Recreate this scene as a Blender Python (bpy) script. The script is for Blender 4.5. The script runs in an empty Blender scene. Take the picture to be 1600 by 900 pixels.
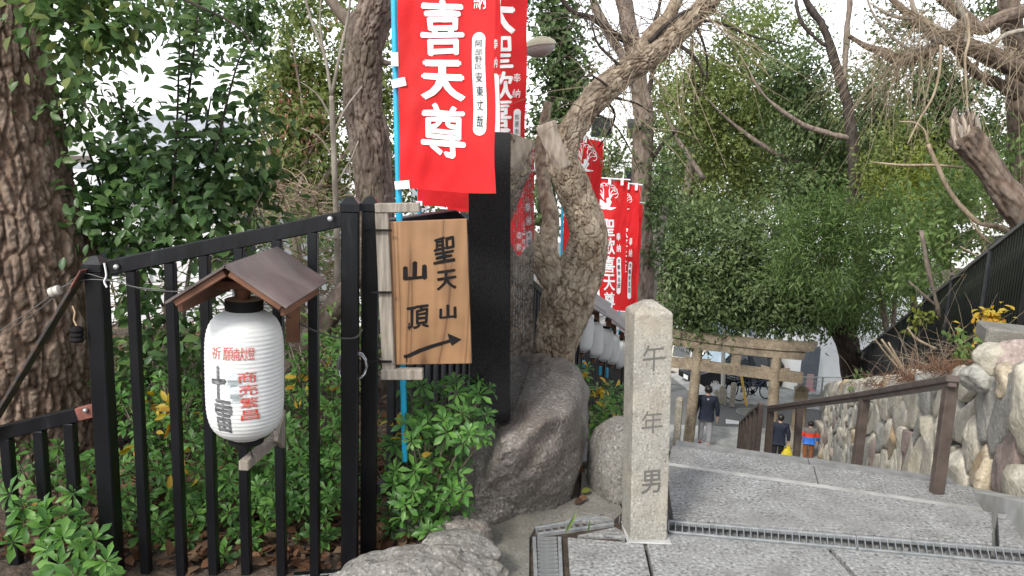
import bpy, bmesh, math, random
import numpy as np
from mathutils import Vector, Matrix, Euler

rnd = random.Random(11)
RNG = np.random.default_rng(5)
S = bpy.context.scene
COL = S.collection
rad = math.radians
V = Vector

# ------------------------------------------------------------------ camera
FPX = 1164.0                                  # focal length in pixels of a 1600 px wide frame
EYE = V((0, 0, 1.65))
PITCH, ROLL = rad(9.6), rad(2.2)
FW = V((0, math.cos(PITCH), -math.sin(PITCH)))
U0 = V((0, math.sin(PITCH), math.cos(PITCH)))
RT = V((1, 0, 0)) * math.cos(ROLL) + U0 * math.sin(ROLL)
UP = U0 * math.cos(ROLL) - V((1, 0, 0)) * math.sin(ROLL)
cam = bpy.data.cameras.new('camera')
cam.sensor_width = 36
cam.lens = 36 * FPX / 1600
cam.clip_start, cam.clip_end = 0.05, 2000
camo = bpy.data.objects.new('camera', cam)
COL.objects.link(camo)
Mc = Matrix.Identity(4)
for i in range(3):
    Mc[i][0], Mc[i][1], Mc[i][2], Mc[i][3] = RT[i], UP[i], -FW[i], EYE[i]
camo.matrix_world = Mc
S.camera = camo

# ------------------------------------------------------------------ sky and sun (thin bright overcast)
W = bpy.data.worlds.new('World')
S.world = W
W.use_nodes = True
wn, wl = W.node_tree.nodes, W.node_tree.links
bg = wn['Background']
sky = wn.new('ShaderNodeTexSky')
sky.sky_type = 'NISHITA'
sky.sun_disc = False
SUN_EL, SUN_AZ = rad(42), rad(212)            # azimuth from +Y, clockwise: behind the camera, a little left
sky.sun_elevation, sky.sun_rotation = SUN_EL, SUN_AZ
sky.air_density, sky.dust_density, sky.ozone_density = 1.0, 1.0, 1.0
hs = wn.new('ShaderNodeHueSaturation')
hs.inputs['Saturation'].default_value = 0.18
wl.new(sky.outputs[0], hs.inputs['Color'])
wl.new(hs.outputs[0], bg.inputs['Color'])
bg.inputs['Strength'].default_value = 0.15
sl = bpy.data.lights.new('sun', 'SUN')
sl.energy = 1.5
sl.angle = rad(10)
sl.color = (1, 0.95, 0.87)
so = bpy.data.objects.new('sun', sl)
COL.objects.link(so)
sd = V((math.sin(SUN_AZ) * math.cos(SUN_EL), math.cos(SUN_AZ) * math.cos(SUN_EL), math.sin(SUN_EL)))
so.rotation_euler = (-sd).to_track_quat('-Z', 'Y').to_euler()
S.view_settings.view_transform = 'Standard'
S.view_settings.look = 'None'
S.view_settings.exposure = 1.15
S.view_settings.gamma = 1
S.view_settings.use_curve_mapping = False

# ------------------------------------------------------------------ pixel <-> world
def ray(px, py):
    return FW * FPX + RT * (px - 800) + UP * (450 - py)
def at(px, py, Y):
    d = ray(px, py)
    return EYE + d * (Y / d.y)
def atz(px, py, z):
    d = ray(px, py)
    return EYE + d * ((z - EYE.z) / d.z)
SA, CA = math.sin(rad(16)), math.cos(rad(16))  # stair axis: 16 degrees right of straight ahead
AX, NX = V((SA, CA, 0)), V((CA, -SA, 0))
def on_n(px, py, n):                           # meets the upright plane at offset n from the stair axis
    d = ray(px, py)
    return EYE + d * (n / (d.x * CA - d.y * SA))
def an(a, n, z=0.0):
    return AX * a + NX * n + V((0, 0, z))
def pxm(Y):                                    # metres per photo pixel at depth Y
    return Y / FPX

# ------------------------------------------------------------------ object helpers
WM = {}
def link(name, data, parent=None, M=None):
    o = bpy.data.objects.new(name, data)
    COL.objects.link(o)
    M = M.copy() if M is not None else Matrix.Identity(4)
    if parent is not None:
        o.parent = parent
        o.matrix_parent_inverse = WM[parent.name].inverted()
    o.matrix_basis = M
    WM[o.name] = M
    return o
def tag(o, label=None, cat=None, group=None, kind=None):
    if label: o['label'] = label
    if cat: o['category'] = cat
    if group: o['group'] = group
    if kind: o['kind'] = kind
    return o
def thing(name, label, cat, loc=(0, 0, 0), group=None):
    return tag(link(name, None, None, Matrix.Translation(V(loc))), label, cat, group)
def copy_tree(o, M, label=None, parent=None):
    c = o.copy()
    COL.objects.link(c)
    if parent is None:
        c.matrix_basis = M
        WM[c.name] = M
        if label: c['label'] = label
    else:
        pinv = o.matrix_parent_inverse.copy()
        c.parent = parent
        c.matrix_parent_inverse = pinv
        WM[c.name] = WM[o.name]
    for ch in o.children:
        copy_tree(ch, M, None, c)
    return c
def mesh_np(name, verts, faces, mat, smooth=False, sharp=None):
    """verts (N,3) array, faces list of index arrays with equal length per block"""
    me = bpy.data.meshes.new(name)
    verts = np.asarray(verts, dtype=np.float32)
    if isinstance(faces, np.ndarray):
        faces = [faces]
    nl = sum(f.size for f in faces); nf = sum(len(f) for f in faces)
    me.vertices.add(len(verts)); me.loops.add(nl); me.polygons.add(nf)
    me.vertices.foreach_set('co', verts.ravel())
    me.loops.foreach_set('vertex_index', np.concatenate([f.ravel() for f in faces]).astype(np.int32))
    tot = np.concatenate([np.full(len(f), f.shape[1]) for f in faces]).astype(np.int32)
    st = np.concatenate([[0], np.cumsum(tot)[:-1]]).astype(np.int32)
    me.polygons.foreach_set('loop_start', st)
    if smooth:
        me.polygons.foreach_set('use_smooth', np.ones(nf, dtype=bool))
    me.update(calc_edges=True)
    me.validate()
    if smooth and sharp:
        me.set_sharp_from_angle(angle=rad(sharp))
    if mat: me.materials.append(mat)
    return me
def frame(o, x, y, z):
    M = Matrix.Identity(4)
    for i in range(3):
        M[i][0], M[i][1], M[i][2], M[i][3] = x[i], y[i], z[i], o[i]
    return M
def along(p0, p1, up=V((0, 0, 1))):
    z = (p1 - p0).normalized()
    x = up.cross(z)
    if x.length < 1e-4: x = V((1, 0, 0))
    x.normalize()
    return frame(p0, x, z.cross(x), z)
_BOX = {}
def bevel_box(sx, sy, sz, b):
    k = (round(sx, 4), round(sy, 4), round(sz, 4), b)
    if k not in _BOX:
        bm = bmesh.new()
        bmesh.ops.create_cube(bm, size=1)
        bmesh.ops.scale(bm, vec=(sx, sy, sz), verts=bm.verts)
        if b: bmesh.ops.bevel(bm, geom=bm.edges[:], offset=b, segments=1, affect='EDGES')
        bm.verts.index_update()
        _BOX[k] = ([v.co.copy() for v in bm.verts], [[v.index for v in f.verts] for f in bm.faces])
        bm.free()
    return _BOX[k]
class MB:
    def __init__(s): s.v, s.f = [], []
    def add(s, vs, fs, M=None):
        o = len(s.v)
        s.v += [M @ V(v) for v in vs] if M is not None else [V(v) for v in vs]
        s.f += [[i + o for i in f] for f in fs]
        return s
    def box(s, c, size, M=None, bev=0.0):
        vs, fs = bevel_box(*size, bev)
        c = V(c)
        return s.add([v + c for v in vs], fs, M)
    def bar(s, p0, p1, w, h, bev=0.0, up=V((0, 0, 1))):
        p0, p1 = V(p0), V(p1)
        L = (p1 - p0).length
        return s.box((0, 0, L / 2), (w, h, L), along(p0, p1, up), bev)
    def tube(s, path, r, n=8, cap=True):
        path = [V(p) for p in path]
        rs = r if isinstance(r, (list, tuple)) else [r] * len(path)
        o = len(s.v); x = None
        for i, p in enumerate(path):
            t = (path[min(i + 1, len(path) - 1)] - path[max(i - 1, 0)]).normalized()
            if x is None:
                x = t.orthogonal().normalized()
            x = (x - t * x.dot(t)).normalized(); y = t.cross(x)
            for k in range(n):
                a = 2 * math.pi * k / n
                s.v.append(p + (x * math.cos(a) + y * math.sin(a)) * rs[i])
        for i in range(len(path) - 1):
            for k in range(n):
                a, b = o + i * n + k, o + i * n + (k + 1) % n
                s.f.append([a, b, b + n, a + n])
        if cap:
            s.f.append([o + k for k in range(n)][::-1])
            s.f.append([o + (len(path) - 1) * n + k for k in range(n)])
        return s
    def lathe(s, prof, n=24, M=None, cap=True):
        vs, fs = [], []
        for r, z in prof:
            for k in range(n):
                a = 2 * math.pi * k / n
                vs.append((r * math.cos(a), r * math.sin(a), z))
        m = len(prof)
        for i in range(m - 1):
            for k in range(n):
                a, b = i * n + k, i * n + (k + 1) % n
                fs.append([a, b, b + n, a + n])
        if cap:
            fs.append(list(range(n))[::-1]); fs.append([(m - 1) * n + k for k in range(n)])
        return s.add(vs, fs, M)
    def prism(s, poly, z0, z1, M=None):
        n = len(poly)
        vs = [(x, y, z0) for x, y in poly] + [(x, y, z1) for x, y in poly]
        fs = [list(range(n))[::-1], list(range(n, 2 * n))] + [[i, (i + 1) % n, n + (i + 1) % n, n + i] for i in range(n)]
        return s.add(vs, fs, M)
    def mesh(s, name, mat, smooth=False, sharp=35, fixn=True):
        me = bpy.data.meshes.new(name)
        me.from_pydata([tuple(v) for v in s.v], [], s.f)
        if fixn:
            bm = bmesh.new(); bm.from_mesh(me)
            bmesh.ops.recalc_face_normals(bm, faces=bm.faces[:]); bm.to_mesh(me); bm.free()
        if smooth:
            me.polygons.foreach_set('use_smooth', [True] * len(me.polygons))
            me.set_sharp_from_angle(angle=rad(sharp))
        if mat: me.materials.append(mat)
        return me
    def obj(s, name, mat, parent=None, smooth=False, sharp=35, kind=None):
        o = link(name, s.mesh(name, mat, smooth, sharp), parent)
        if kind: o['kind'] = kind
        return o

# ------------------------------------------------------------------ noise
def _hash(ix, iy, iz, seed):
    h = (ix.astype(np.int64) * 374761393 + iy.astype(np.int64) * 668265263 + iz.astype(np.int64) * 2147483647 + seed * 974711) & 0xFFFFFFFF
    h = ((h ^ (h >> 13)) * 1274126177) & 0xFFFFFFFF
    h = ((h ^ (h >> 16)) * 2246822519) & 0xFFFFFFFF
    return ((h ^ (h >> 15)) & 0xFFFFFF) / float(0x1000000)
def vnoise(P, seed=0):
    P = np.asarray(P, dtype=np.float64)
    I = np.floor(P); f = P - I
    f = f * f * (3 - 2 * f)
    r = 0
    for dx in (0, 1):
        for dy in (0, 1):
            for dz in (0, 1):
                w = (f[:, 0] if dx else 1 - f[:, 0]) * (f[:, 1] if dy else 1 - f[:, 1]) * (f[:, 2] if dz else 1 - f[:, 2])
                r = r + w * _hash(I[:, 0] + dx, I[:, 1] + dy, I[:, 2] + dz, seed)
    return r * 2 - 1
def fbm(P, octv=4, seed=0, gain=0.5):
    P = np.asarray(P, dtype=np.float64); a, r = 1.0, 0
    for k in range(octv):
        r = r + a * vnoise(P * 2 ** k, seed + k); a *= gain
    return r
def voro(P, seed=0):
    P = np.asarray(P, dtype=np.float64); I = np.floor(P)
    f1 = np.full(len(P), 9.0); f2 = f1.copy(); cid = np.zeros(len(P))
    for dx in (-1, 0, 1):
        for dy in (-1, 0, 1):
            for dz in (-1, 0, 1):
                c = I + (dx, dy, dz)
                q = np.stack([_hash(c[:, 0], c[:, 1], c[:, 2], seed + k) for k in range(3)], 1) + c
                d = np.sqrt(((P - q) ** 2).sum(1))
                m = d < f1
                f2 = np.where(m, f1, np.minimum(f2, d))
                cid = np.where(m, _hash(c[:, 0], c[:, 1], c[:, 2], seed + 9), cid)
                f1 = np.where(m, d, f1)
    return f1, f2, cid

# ------------------------------------------------------------------ materials
def new_mat(name):
    m = bpy.data.materials.new(name); m.use_nodes = True
    return m, m.node_tree.nodes, m.node_tree.links, m.node_tree.nodes['Principled BSDF']
def ramp(N, stops, interp='LINEAR'):
    r = N.new('ShaderNodeValToRGB'); cr = r.color_ramp; cr.interpolation = interp
    while len(cr.elements) < len(stops): cr.elements.new(0.5)
    for e, (p, c) in zip(cr.elements, stops):
        e.position = p; e.color = (*c, 1)
    return r
def m_noise(name, stops, scale=8, detail=6, rough=0.7, bump=0.0, bscale=None, stretch=(1, 1, 1), metal=0.0, spec=0.5,
            stain=None, stain_scale=1.2, rand=0.0, bdist=0.01):
    m, N, L, P = new_mat(name)
    tc = N.new('ShaderNodeTexCoord'); mp = N.new('ShaderNodeMapping')
    mp.inputs['Scale'].default_value = stretch
    L.new(tc.outputs['Object'], mp.inputs[0])
    nz = N.new('ShaderNodeTexNoise'); nz.inputs['Scale'].default_value = scale; nz.inputs['Detail'].default_value = detail
    L.new(mp.outputs[0], nz.inputs['Vector'])
    r = ramp(N, stops); L.new(nz.outputs['Fac'], r.inputs[0])
    col = r.outputs[0]
    if stain:
        n2 = N.new('ShaderNodeTexNoise'); n2.inputs['Scale'].default_value = stain_scale; n2.inputs['Detail'].default_value = 5
        L.new(tc.outputs['Object'], n2.inputs['Vector'])
        r2 = ramp(N, [(0.45, (0, 0, 0)), (0.7, (1, 1, 1))]); L.new(n2.outputs['Fac'], r2.inputs[0])
        mx = N.new('ShaderNodeMixRGB'); mx.inputs[2].default_value = (*stain, 1)
        ml = N.new('ShaderNodeMath'); ml.operation = 'MULTIPLY'; ml.inputs[1].default_value = 0.75
        L.new(r2.outputs[0], ml.inputs[0]); L.new(ml.outputs[0], mx.inputs[0]); L.new(col, mx.inputs[1]); col = mx.outputs[0]
    if rand:
        oi = N.new('ShaderNodeObjectInfo'); h = N.new('ShaderNodeHueSaturation')
        mr = N.new('ShaderNodeMapRange'); mr.inputs[3].default_value = 1 - rand; mr.inputs[4].default_value = 1 + rand
        L.new(oi.outputs['Random'], mr.inputs[0]); L.new(mr.outputs[0], h.inputs['Value']); L.new(col, h.inputs['Color']); col = h.outputs[0]
    L.new(col, P.inputs['Base Color'])
    P.inputs['Roughness'].default_value = rough; P.inputs['Metallic'].default_value = metal
    P.inputs['Specular IOR Level'].default_value = spec
    if bump:
        nb = N.new('ShaderNodeTexNoise'); nb.inputs['Scale'].default_value = bscale or scale; nb.inputs['Detail'].default_value = 8
        L.new(mp.outputs[0], nb.inputs['Vector'])
        b = N.new('ShaderNodeBump'); b.inputs['Strength'].default_value = bump; b.inputs['Distance'].default_value = bdist
        L.new(nb.outputs['Fac'], b.inputs['Height']); L.new(b.outputs[0], P.inputs['Normal'])
    return m
def m_plain(name, c, rough=0.6, metal=0.0, var=0.12, scale=6, bump=0.05, spec=0.5):
    lo = tuple(x * (1 - var) for x in c); hi = tuple(min(1, x * (1 + var)) for x in c)
    return m_noise(name, [(0.3, lo), (0.7, hi)], scale, 5, rough, bump, scale * 4, metal=metal, spec=spec)
def m_leaf(name, cols, rough=0.45, trans=0.25, spec=0.3):
    """leaf colour differs from leaf to leaf (random per island / per object)"""
    m, N, L, P = new_mat(name)
    g = N.new('ShaderNodeNewGeometry'); oi = N.new('ShaderNodeObjectInfo')
    ad = N.new('ShaderNodeMath'); ad.operation = 'ADD'
    L.new(g.outputs['Random Per Island'], ad.inputs[0]); L.new(oi.outputs['Random'], ad.inputs[1])
    fr = N.new('ShaderNodeMath'); fr.operation = 'FRACT'; L.new(ad.outputs[0], fr.inputs[0])
    n = len(cols)
    r = ramp(N, [(i / max(1, n - 1), c) for i, c in enumerate(cols)]); L.new(fr.outputs[0], r.inputs[0])
    L.new(r.outputs[0], P.inputs['Base Color'])
    P.inputs['Roughness'].default_value = rough; P.inputs['Specular IOR Level'].default_value = spec
    t = N.new('ShaderNodeBsdfTranslucent')
    h = N.new('ShaderNodeHueSaturation'); h.inputs['Value'].default_value = 1.5; h.inputs['Saturation'].default_value = 1.1
    L.new(r.outputs[0], h.inputs['Color']); L.new(h.outputs[0], t.inputs['Color'])
    mx = N.new('ShaderNodeMixShader'); mx.inputs[0].default_value = trans
    L.new(P.outputs[0], mx.inputs[1]); L.new(t.outputs[0], mx.inputs[2])
    L.new(mx.outputs[0], N['Material Output'].inputs['Surface'])
    return m
def m_granite(name, dark, mid, light, scale=95, rough=0.75, bump=0.25, stain=None, rand=0.0, ss=2.2, bdist=0.004, con=0.2):
    m = m_noise(name, [(0.5 - con, dark), (0.5 - con * .25, mid), (0.5 + con * .25, mid), (0.5 + con, light)], scale, 4, rough,
                bump, scale * 0.6, stain=stain, stain_scale=ss, rand=rand, bdist=bdist)
    N, L = m.node_tree.nodes, m.node_tree.links; P = N['Principled BSDF']
    src = P.inputs['Base Color'].links[0].from_socket
    tc = N.new('ShaderNodeTexCoord'); n3 = N.new('ShaderNodeTexNoise'); n3.inputs['Scale'].default_value = ss * 3.3; n3.inputs['Detail'].default_value = 9
    n3.inputs['Roughness'].default_value = 0.65
    L.new(tc.outputs['Object'], n3.inputs['Vector'])
    r3 = ramp(N, [(0.3, (0.72, 0.71, 0.70)), (0.7, (1.2, 1.2, 1.2))]); L.new(n3.outputs['Fac'], r3.inputs[0])
    mx = N.new('ShaderNodeMixRGB'); mx.blend_type = 'MULTIPLY'; mx.inputs[0].default_value = 1
    L.new(src, mx.inputs[1]); L.new(r3.outputs[0], mx.inputs[2]); L.new(mx.outputs[0], P.inputs['Base Color'])
    return m
def m_bark(name, cols, vs=22, stretch=(1, 1, 0.35), moss=None, bump=0.6):
    m = m_noise(name, [(0.3, cols[0]), (0.5, cols[1]), (0.72, cols[2])], vs, 8, 0.9, bump, vs * 2.2, stretch, spec=0.2,
                stain=moss, stain_scale=2.0, bdist=0.012)
    N, L = m.node_tree.nodes, m.node_tree.links; P = N['Principled BSDF']
    src = P.inputs['Base Color'].links[0].from_socket           # bark plates differ a little from one another
    at_ = N.new('ShaderNodeAttribute'); at_.attribute_name = 'plate'
    mr = N.new('ShaderNodeMapRange'); mr.inputs[3].default_value = 0.82; mr.inputs[4].default_value = 1.18
    L.new(at_.outputs['Fac'], mr.inputs[0])
    h = N.new('ShaderNodeHueSaturation'); L.new(mr.outputs[0], h.inputs['Value']); L.new(src, h.inputs['Color'])
    a2 = N.new('ShaderNodeAttribute'); a2.attribute_name = 'crack_shade'   # shade painted into the cracks between plates, tinted red-brown like inner bark
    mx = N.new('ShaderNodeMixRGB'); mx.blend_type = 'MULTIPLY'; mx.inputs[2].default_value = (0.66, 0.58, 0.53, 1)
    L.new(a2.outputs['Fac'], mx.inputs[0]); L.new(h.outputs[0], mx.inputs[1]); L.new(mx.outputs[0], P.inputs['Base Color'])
    return m

MAT = dict(
    black=m_noise('black_paint', [(0.35, (0.004, 0.0045, 0.006)), (0.62, (0.008, 0.009, 0.011)), (0.72, (0.02, 0.021, 0.023)), (0.85, (0.10, 0.10, 0.10))], 16, 9, 0.28, 0.12, 60, (1, 1, 0.22), spec=0.4),
    black2=m_noise('black_fence_paint', [(0.3, (0.016, 0.017, 0.021)), (0.7, (0.039, 0.040, 0.046))], 8, 6, 0.45, 0.05, 40),
    rust=m_noise('rusted_steel', [(0.3, (0.02, 0.02, 0.022)), (0.55, (0.05, 0.04, 0.035)), (0.75, (0.16, 0.06, 0.03))], 25, 8, 0.6, 0.2, 60),
    rustplate=m_plain('rust_red_plate', (0.16, 0.055, 0.04), 0.7, var=0.4, scale=30),
    steel=m_plain('galvanised_steel', (0.42, 0.43, 0.44), 0.42, 0.75, var=0.2, scale=30),
    grate=m_plain('grate_steel', (0.30, 0.315, 0.325), 0.5, 0.35, var=0.25, scale=25),
    paper=m_plain('white_lantern_paper', (0.64, 0.65, 0.645), 0.6, var=0.03, scale=40),
    ink=m_plain('black_ink', (0.012, 0.011, 0.011), 0.8, var=0.3, scale=30, spec=0.15),
    inkgrey=m_noise('worn_grey_ink', [(0.35, (0.06, 0.06, 0.065)), (0.7, (0.22, 0.22, 0.23))], 60, 6, 0.7),
    redink=m_noise('worn_red_ink', [(0.35, (0.5, 0.06, 0.04)), (0.75, (0.62, 0.2, 0.16))], 60, 6, 0.7),
    blueink=m_plain('pale_blue_print', (0.56, 0.61, 0.63), 0.6, var=0.12, scale=40),
    red=m_noise('red_banner_cloth', [(0.3, (0.52, 0.010, 0.014)), (0.7, (0.66, 0.020, 0.024))], 3.5, 8, 0.65, 0.35, 320, spec=0.2, stain=(0.58, 0.03, 0.03), stain_scale=2.2),
    white=m_plain('white_print', (0.82, 0.82, 0.83), 0.6, var=0.04),
    pole=m_plain('light_blue_pole', (0.02, 0.36, 0.58), 0.35, var=0.1),
    wood=None, oldwood=m_noise('weathered_grey_wood', [(0.3, (0.17, 0.145, 0.12)), (0.7, (0.36, 0.32, 0.27))], 14, 8, 0.85, 0.4, 30, (6, 6, 0.5)),
    brownwood=m_noise('brown_lantern_wood', [(0.3, (0.112, 0.042, 0.021)), (0.7, (0.210, 0.091, 0.049))], 14, 8, 0.6, 0.2, 30, (0.950, 0.700, 0.950)),
    roofsheet=m_noise('brown_plastic_roof', [(0.3, (0.065, 0.052, 0.05)), (0.7, (0.115, 0.098, 0.094))], 6, 6, 0.35, 0.05, 30, stain=(0.2, 0.17, 0.16), stain_scale=5),
    tan=m_plain('tan_wood', (0.5, 0.36, 0.22), 0.6),
    stele=m_noise('polished_black_granite', [(0.4, (0.008, 0.008, 0.009)), (0.8, (0.03, 0.03, 0.032))], 240, 2, 0.12, 0.02, 200, spec=0.35),
    mirror=m_noise('mirror_polished_granite', [(0.4, (0.03, 0.03, 0.032)), (0.8, (0.09, 0.09, 0.092))], 240, 2, 0.035, 0.0, spec=0.6),
    pave=m_granite('grey_granite_paving', (0.085, 0.088, 0.09), (0.25, 0.253, 0.255), (0.42, 0.423, 0.425), 62, stain=(0.2, 0.2, 0.195), rand=0.06, con=0.165),
    concrete=m_noise('pale_concrete', [(0.3, (0.30, 0.305, 0.30)), (0.7, (0.47, 0.47, 0.46))], 9, 8, 0.85, 0.25, 60, stain=(0.22, 0.22, 0.2), stain_scale=2.5),
    darkconcrete=m_noise('grey_concrete', [(0.3, (0.15, 0.155, 0.155)), (0.7, (0.25, 0.25, 0.25))], 12, 8, 0.85, 0.25, 60),
    pillar=m_granite('pale_granite', (0.115, 0.109, 0.098), (0.310, 0.301, 0.270), (0.483, 0.471, 0.431), 95, stain=(0.391, 0.333, 0.253), ss=3.5),
    patch=m_granite('dirty_concrete', (0.10, 0.095, 0.085), (0.19, 0.185, 0.165), (0.28, 0.275, 0.25), 70, stain=(0.13, 0.12, 0.095), ss=3),
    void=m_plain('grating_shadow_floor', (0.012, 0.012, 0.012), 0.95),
    carve=m_plain('carved_grey', (0.13, 0.125, 0.115), 0.9),
    boulder=m_granite('brown_grey_boulder', (0.085, 0.075, 0.066), (0.20, 0.182, 0.165), (0.40, 0.38, 0.35), 70, stain=(0.085, 0.06, 0.045), ss=2.0, bump=0.9, bdist=0.012, con=0.18),
    rockgrey=m_granite('grey_rock', (0.075, 0.073, 0.066), (0.194, 0.188, 0.173), (0.362, 0.350, 0.325), 75, stain=(0.125, 0.112, 0.088), ss=4, bump=0.9, bdist=0.012),
    soil=m_noise('dark_soil', [(0.3, (0.03, 0.022, 0.016)), (0.7, (0.10, 0.07, 0.05))], 14, 8, 0.95, 0.8, 40, bdist=0.03),
    asphalt=m_noise('asphalt', [(0.3, (0.12, 0.122, 0.12)), (0.7, (0.19, 0.19, 0.188))], 60, 6, 0.85, 0.3, 120, stain=(0.11, 0.11, 0.11), stain_scale=0.6),
    handrail=m_noise('brown_handrail_paint', [(0.3, (0.065, 0.05, 0.043)), (0.7, (0.115, 0.09, 0.078))], 12, 6, 0.42, 0.05, 60),
    torii=m_granite('brown_torii_stone', (0.151, 0.119, 0.081), (0.292, 0.238, 0.167), (0.410, 0.346, 0.249), 30, stain=(0.130, 0.102, 0.070), ss=3.0),
    stonepost=m_granite('post_stone', (0.176, 0.154, 0.121), (0.330, 0.308, 0.253), (0.495, 0.462, 0.396), 30),
    cutwood=m_noise('pale_dead_wood', [(0.3, (0.24, 0.19, 0.145)), (0.7, (0.46, 0.39, 0.32))], 10, 8, 0.9, 0.4, 40, (4, 4, 0.6)),
    wire=m_plain('thin_wire', (0.064, 0.060, 0.056), 0.5),
    wwire=m_plain('white_string', (0.75, 0.75, 0.75), 0.6),
    glass=m_plain('dark_glass', (0.02, 0.025, 0.03), 0.06, spec=0.8, bump=0),
    skin=m_plain('skin', (0.55, 0.34, 0.25), 0.55),
    hair=m_plain('black_hair', (0.012, 0.010, 0.009), 0.5, var=0.4, scale=60),
)
def m_wood():
    m, N, L, P = new_mat('signboard_cedar')
    tc = N.new('ShaderNodeTexCoord'); mp = N.new('ShaderNodeMapping')
    mp.inputs['Scale'].default_value = (1, 1, 0.09)
    L.new(tc.outputs['Object'], mp.inputs[0])
    nz = N.new('ShaderNodeTexNoise'); nz.inputs['Scale'].default_value = 7; nz.inputs['Detail'].default_value = 2
    nz.inputs['Distortion'].default_value = 0.6
    L.new(mp.outputs[0], nz.inputs['Vector'])
    mm = N.new('ShaderNodeMath'); mm.operation = 'MULTIPLY'; mm.inputs[1].default_value = 15
    L.new(nz.outputs['Fac'], mm.inputs[0])
    sn = N.new('ShaderNodeMath'); sn.operation = 'PINGPONG'; sn.inputs[1].default_value = 1
    L.new(mm.outputs[0], sn.inputs[0])
    r = ramp(N, [(0.0, (0.13, 0.063, 0.028)), (0.22, (0.25, 0.138, 0.066)), (1.0, (0.325, 0.19, 0.094))])
    L.new(sn.outputs[0], r.inputs[0])
    n2 = N.new('ShaderNodeTexNoise'); n2.inputs['Scale'].default_value = 3.5; n2.inputs['Detail'].default_value = 6
    L.new(tc.outputs['Object'], n2.inputs['Vector'])
    r2 = ramp(N, [(0.3, (0.62, 0.58, 0.55)), (0.7, (1.15, 1.1, 1.05))]); L.new(n2.outputs['Fac'], r2.inputs[0])
    mx = N.new('ShaderNodeMixRGB'); mx.blend_type = 'MULTIPLY'; mx.inputs[0].default_value = 1
    L.new(r.outputs[0], mx.inputs[1]); L.new(r2.outputs[0], mx.inputs[2]); L.new(mx.outputs[0], P.inputs['Base Color'])
    P.inputs['Roughness'].default_value = 0.5
    b = N.new('ShaderNodeBump'); b.inputs['Strength'].default_value = 0.25; b.inputs['Distance'].default_value = 0.002
    L.new(sn.outputs[0], b.inputs['Height']); L.new(b.outputs[0], P.inputs['Normal'])
    return m
MAT['wood'] = m_wood()
LEAF = dict(
    azalea=m_leaf('evergreen_shrub_leaf', [(0.040, 0.111, 0.025), (0.067, 0.167, 0.033), (0.050, 0.134, 0.033), (0.111, 0.233, 0.050), (0.078, 0.178, 0.044)], 0.4),
    azalea_lit=m_leaf('light_shrub_leaf', [(0.069, 0.176, 0.029), (0.117, 0.254, 0.044), (0.098, 0.215, 0.048)], 0.4),
    camellia=m_leaf('dark_glossy_leaf', [(0.038, 0.084, 0.030), (0.057, 0.112, 0.036), (0.076, 0.139, 0.040), (0.046, 0.089, 0.038), (0.121, 0.190, 0.057)], 0.4, 0.22),
    camphor=m_leaf('broad_tree_leaf', [(0.053, 0.105, 0.037), (0.083, 0.150, 0.045), (0.112, 0.180, 0.060), (0.068, 0.120, 0.045)], 0.4, 0.3),
    olive=m_leaf('olive_green_leaf', [(0.12, 0.155, 0.048), (0.165, 0.205, 0.062), (0.215, 0.25, 0.08), (0.09, 0.12, 0.04)], 0.5, 0.42),
    dark=m_leaf('deep_green_leaf', [(0.055, 0.09, 0.034), (0.08, 0.125, 0.044), (0.105, 0.155, 0.055), (0.045, 0.07, 0.03)], 0.45, 0.25),
    grey=m_leaf('mid_green_leaf', [(0.075, 0.12, 0.046), (0.115, 0.165, 0.062), (0.165, 0.22, 0.09), (0.052, 0.085, 0.036)], 0.42, 0.34, 0.35),
    bamboo=m_leaf('narrow_green_leaf', [(0.08, 0.145, 0.048), (0.12, 0.19, 0.06), (0.16, 0.23, 0.075), (0.085, 0.135, 0.05)], 0.5, 0.38),
    yellow=m_leaf('yellow_green_leaf', [(0.13, 0.17, 0.03), (0.18, 0.21, 0.04), (0.22, 0.24, 0.05), (0.11, 0.14, 0.03)], 0.45, 0.35),
    light=m_leaf('light_green_leaf', [(0.12, 0.19, 0.06), (0.17, 0.25, 0.08), (0.21, 0.29, 0.10), (0.09, 0.15, 0.05)], 0.45, 0.35),
    gold=m_leaf('golden_leaf', [(0.42, 0.28, 0.03), (0.5, 0.4, 0.06), (0.45, 0.18, 0.03)], 0.5, 0.35),
    pinkleaf=m_leaf('withered_pink_leaf', [(0.35, 0.13, 0.10), (0.28, 0.14, 0.10), (0.30, 0.20, 0.14)], 0.7, 0.3),
    litter=m_leaf('dead_leaf', [(0.070, 0.032, 0.017), (0.119, 0.056, 0.028), (0.168, 0.091, 0.049), (0.049, 0.025, 0.015), (0.210, 0.140, 0.084)], 0.8, 0.1),
)
BARK = dict(
    big=m_bark('furrowed_brown_bark', [(0.106, 0.074, 0.054), (0.196, 0.143, 0.109), (0.297, 0.230, 0.179)], 28),
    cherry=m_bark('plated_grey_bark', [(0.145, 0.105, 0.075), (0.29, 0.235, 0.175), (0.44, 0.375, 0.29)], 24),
    mid=m_bark('greyish_bark', [(0.09, 0.07, 0.06), (0.19, 0.15, 0.125), (0.28, 0.235, 0.2)], 18, moss=(0.14, 0.12, 0.09)),
    dark=m_bark('dark_bark', [(0.025, 0.02, 0.017), (0.05, 0.04, 0.034), (0.085, 0.07, 0.06)], 14),
    redbrown=m_bark('grey_brown_bark', [(0.075, 0.056, 0.044), (0.145, 0.113, 0.09), (0.23, 0.185, 0.152)], 11),
    pale=m_bark('pale_bark', [(0.17, 0.15, 0.125), (0.28, 0.25, 0.21), (0.38, 0.35, 0.3)], 16),
    twig=m_bark('pale_twig', [(0.203, 0.155, 0.101), (0.324, 0.257, 0.182), (0.446, 0.365, 0.270)], 16, bump=0.2),
)
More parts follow.
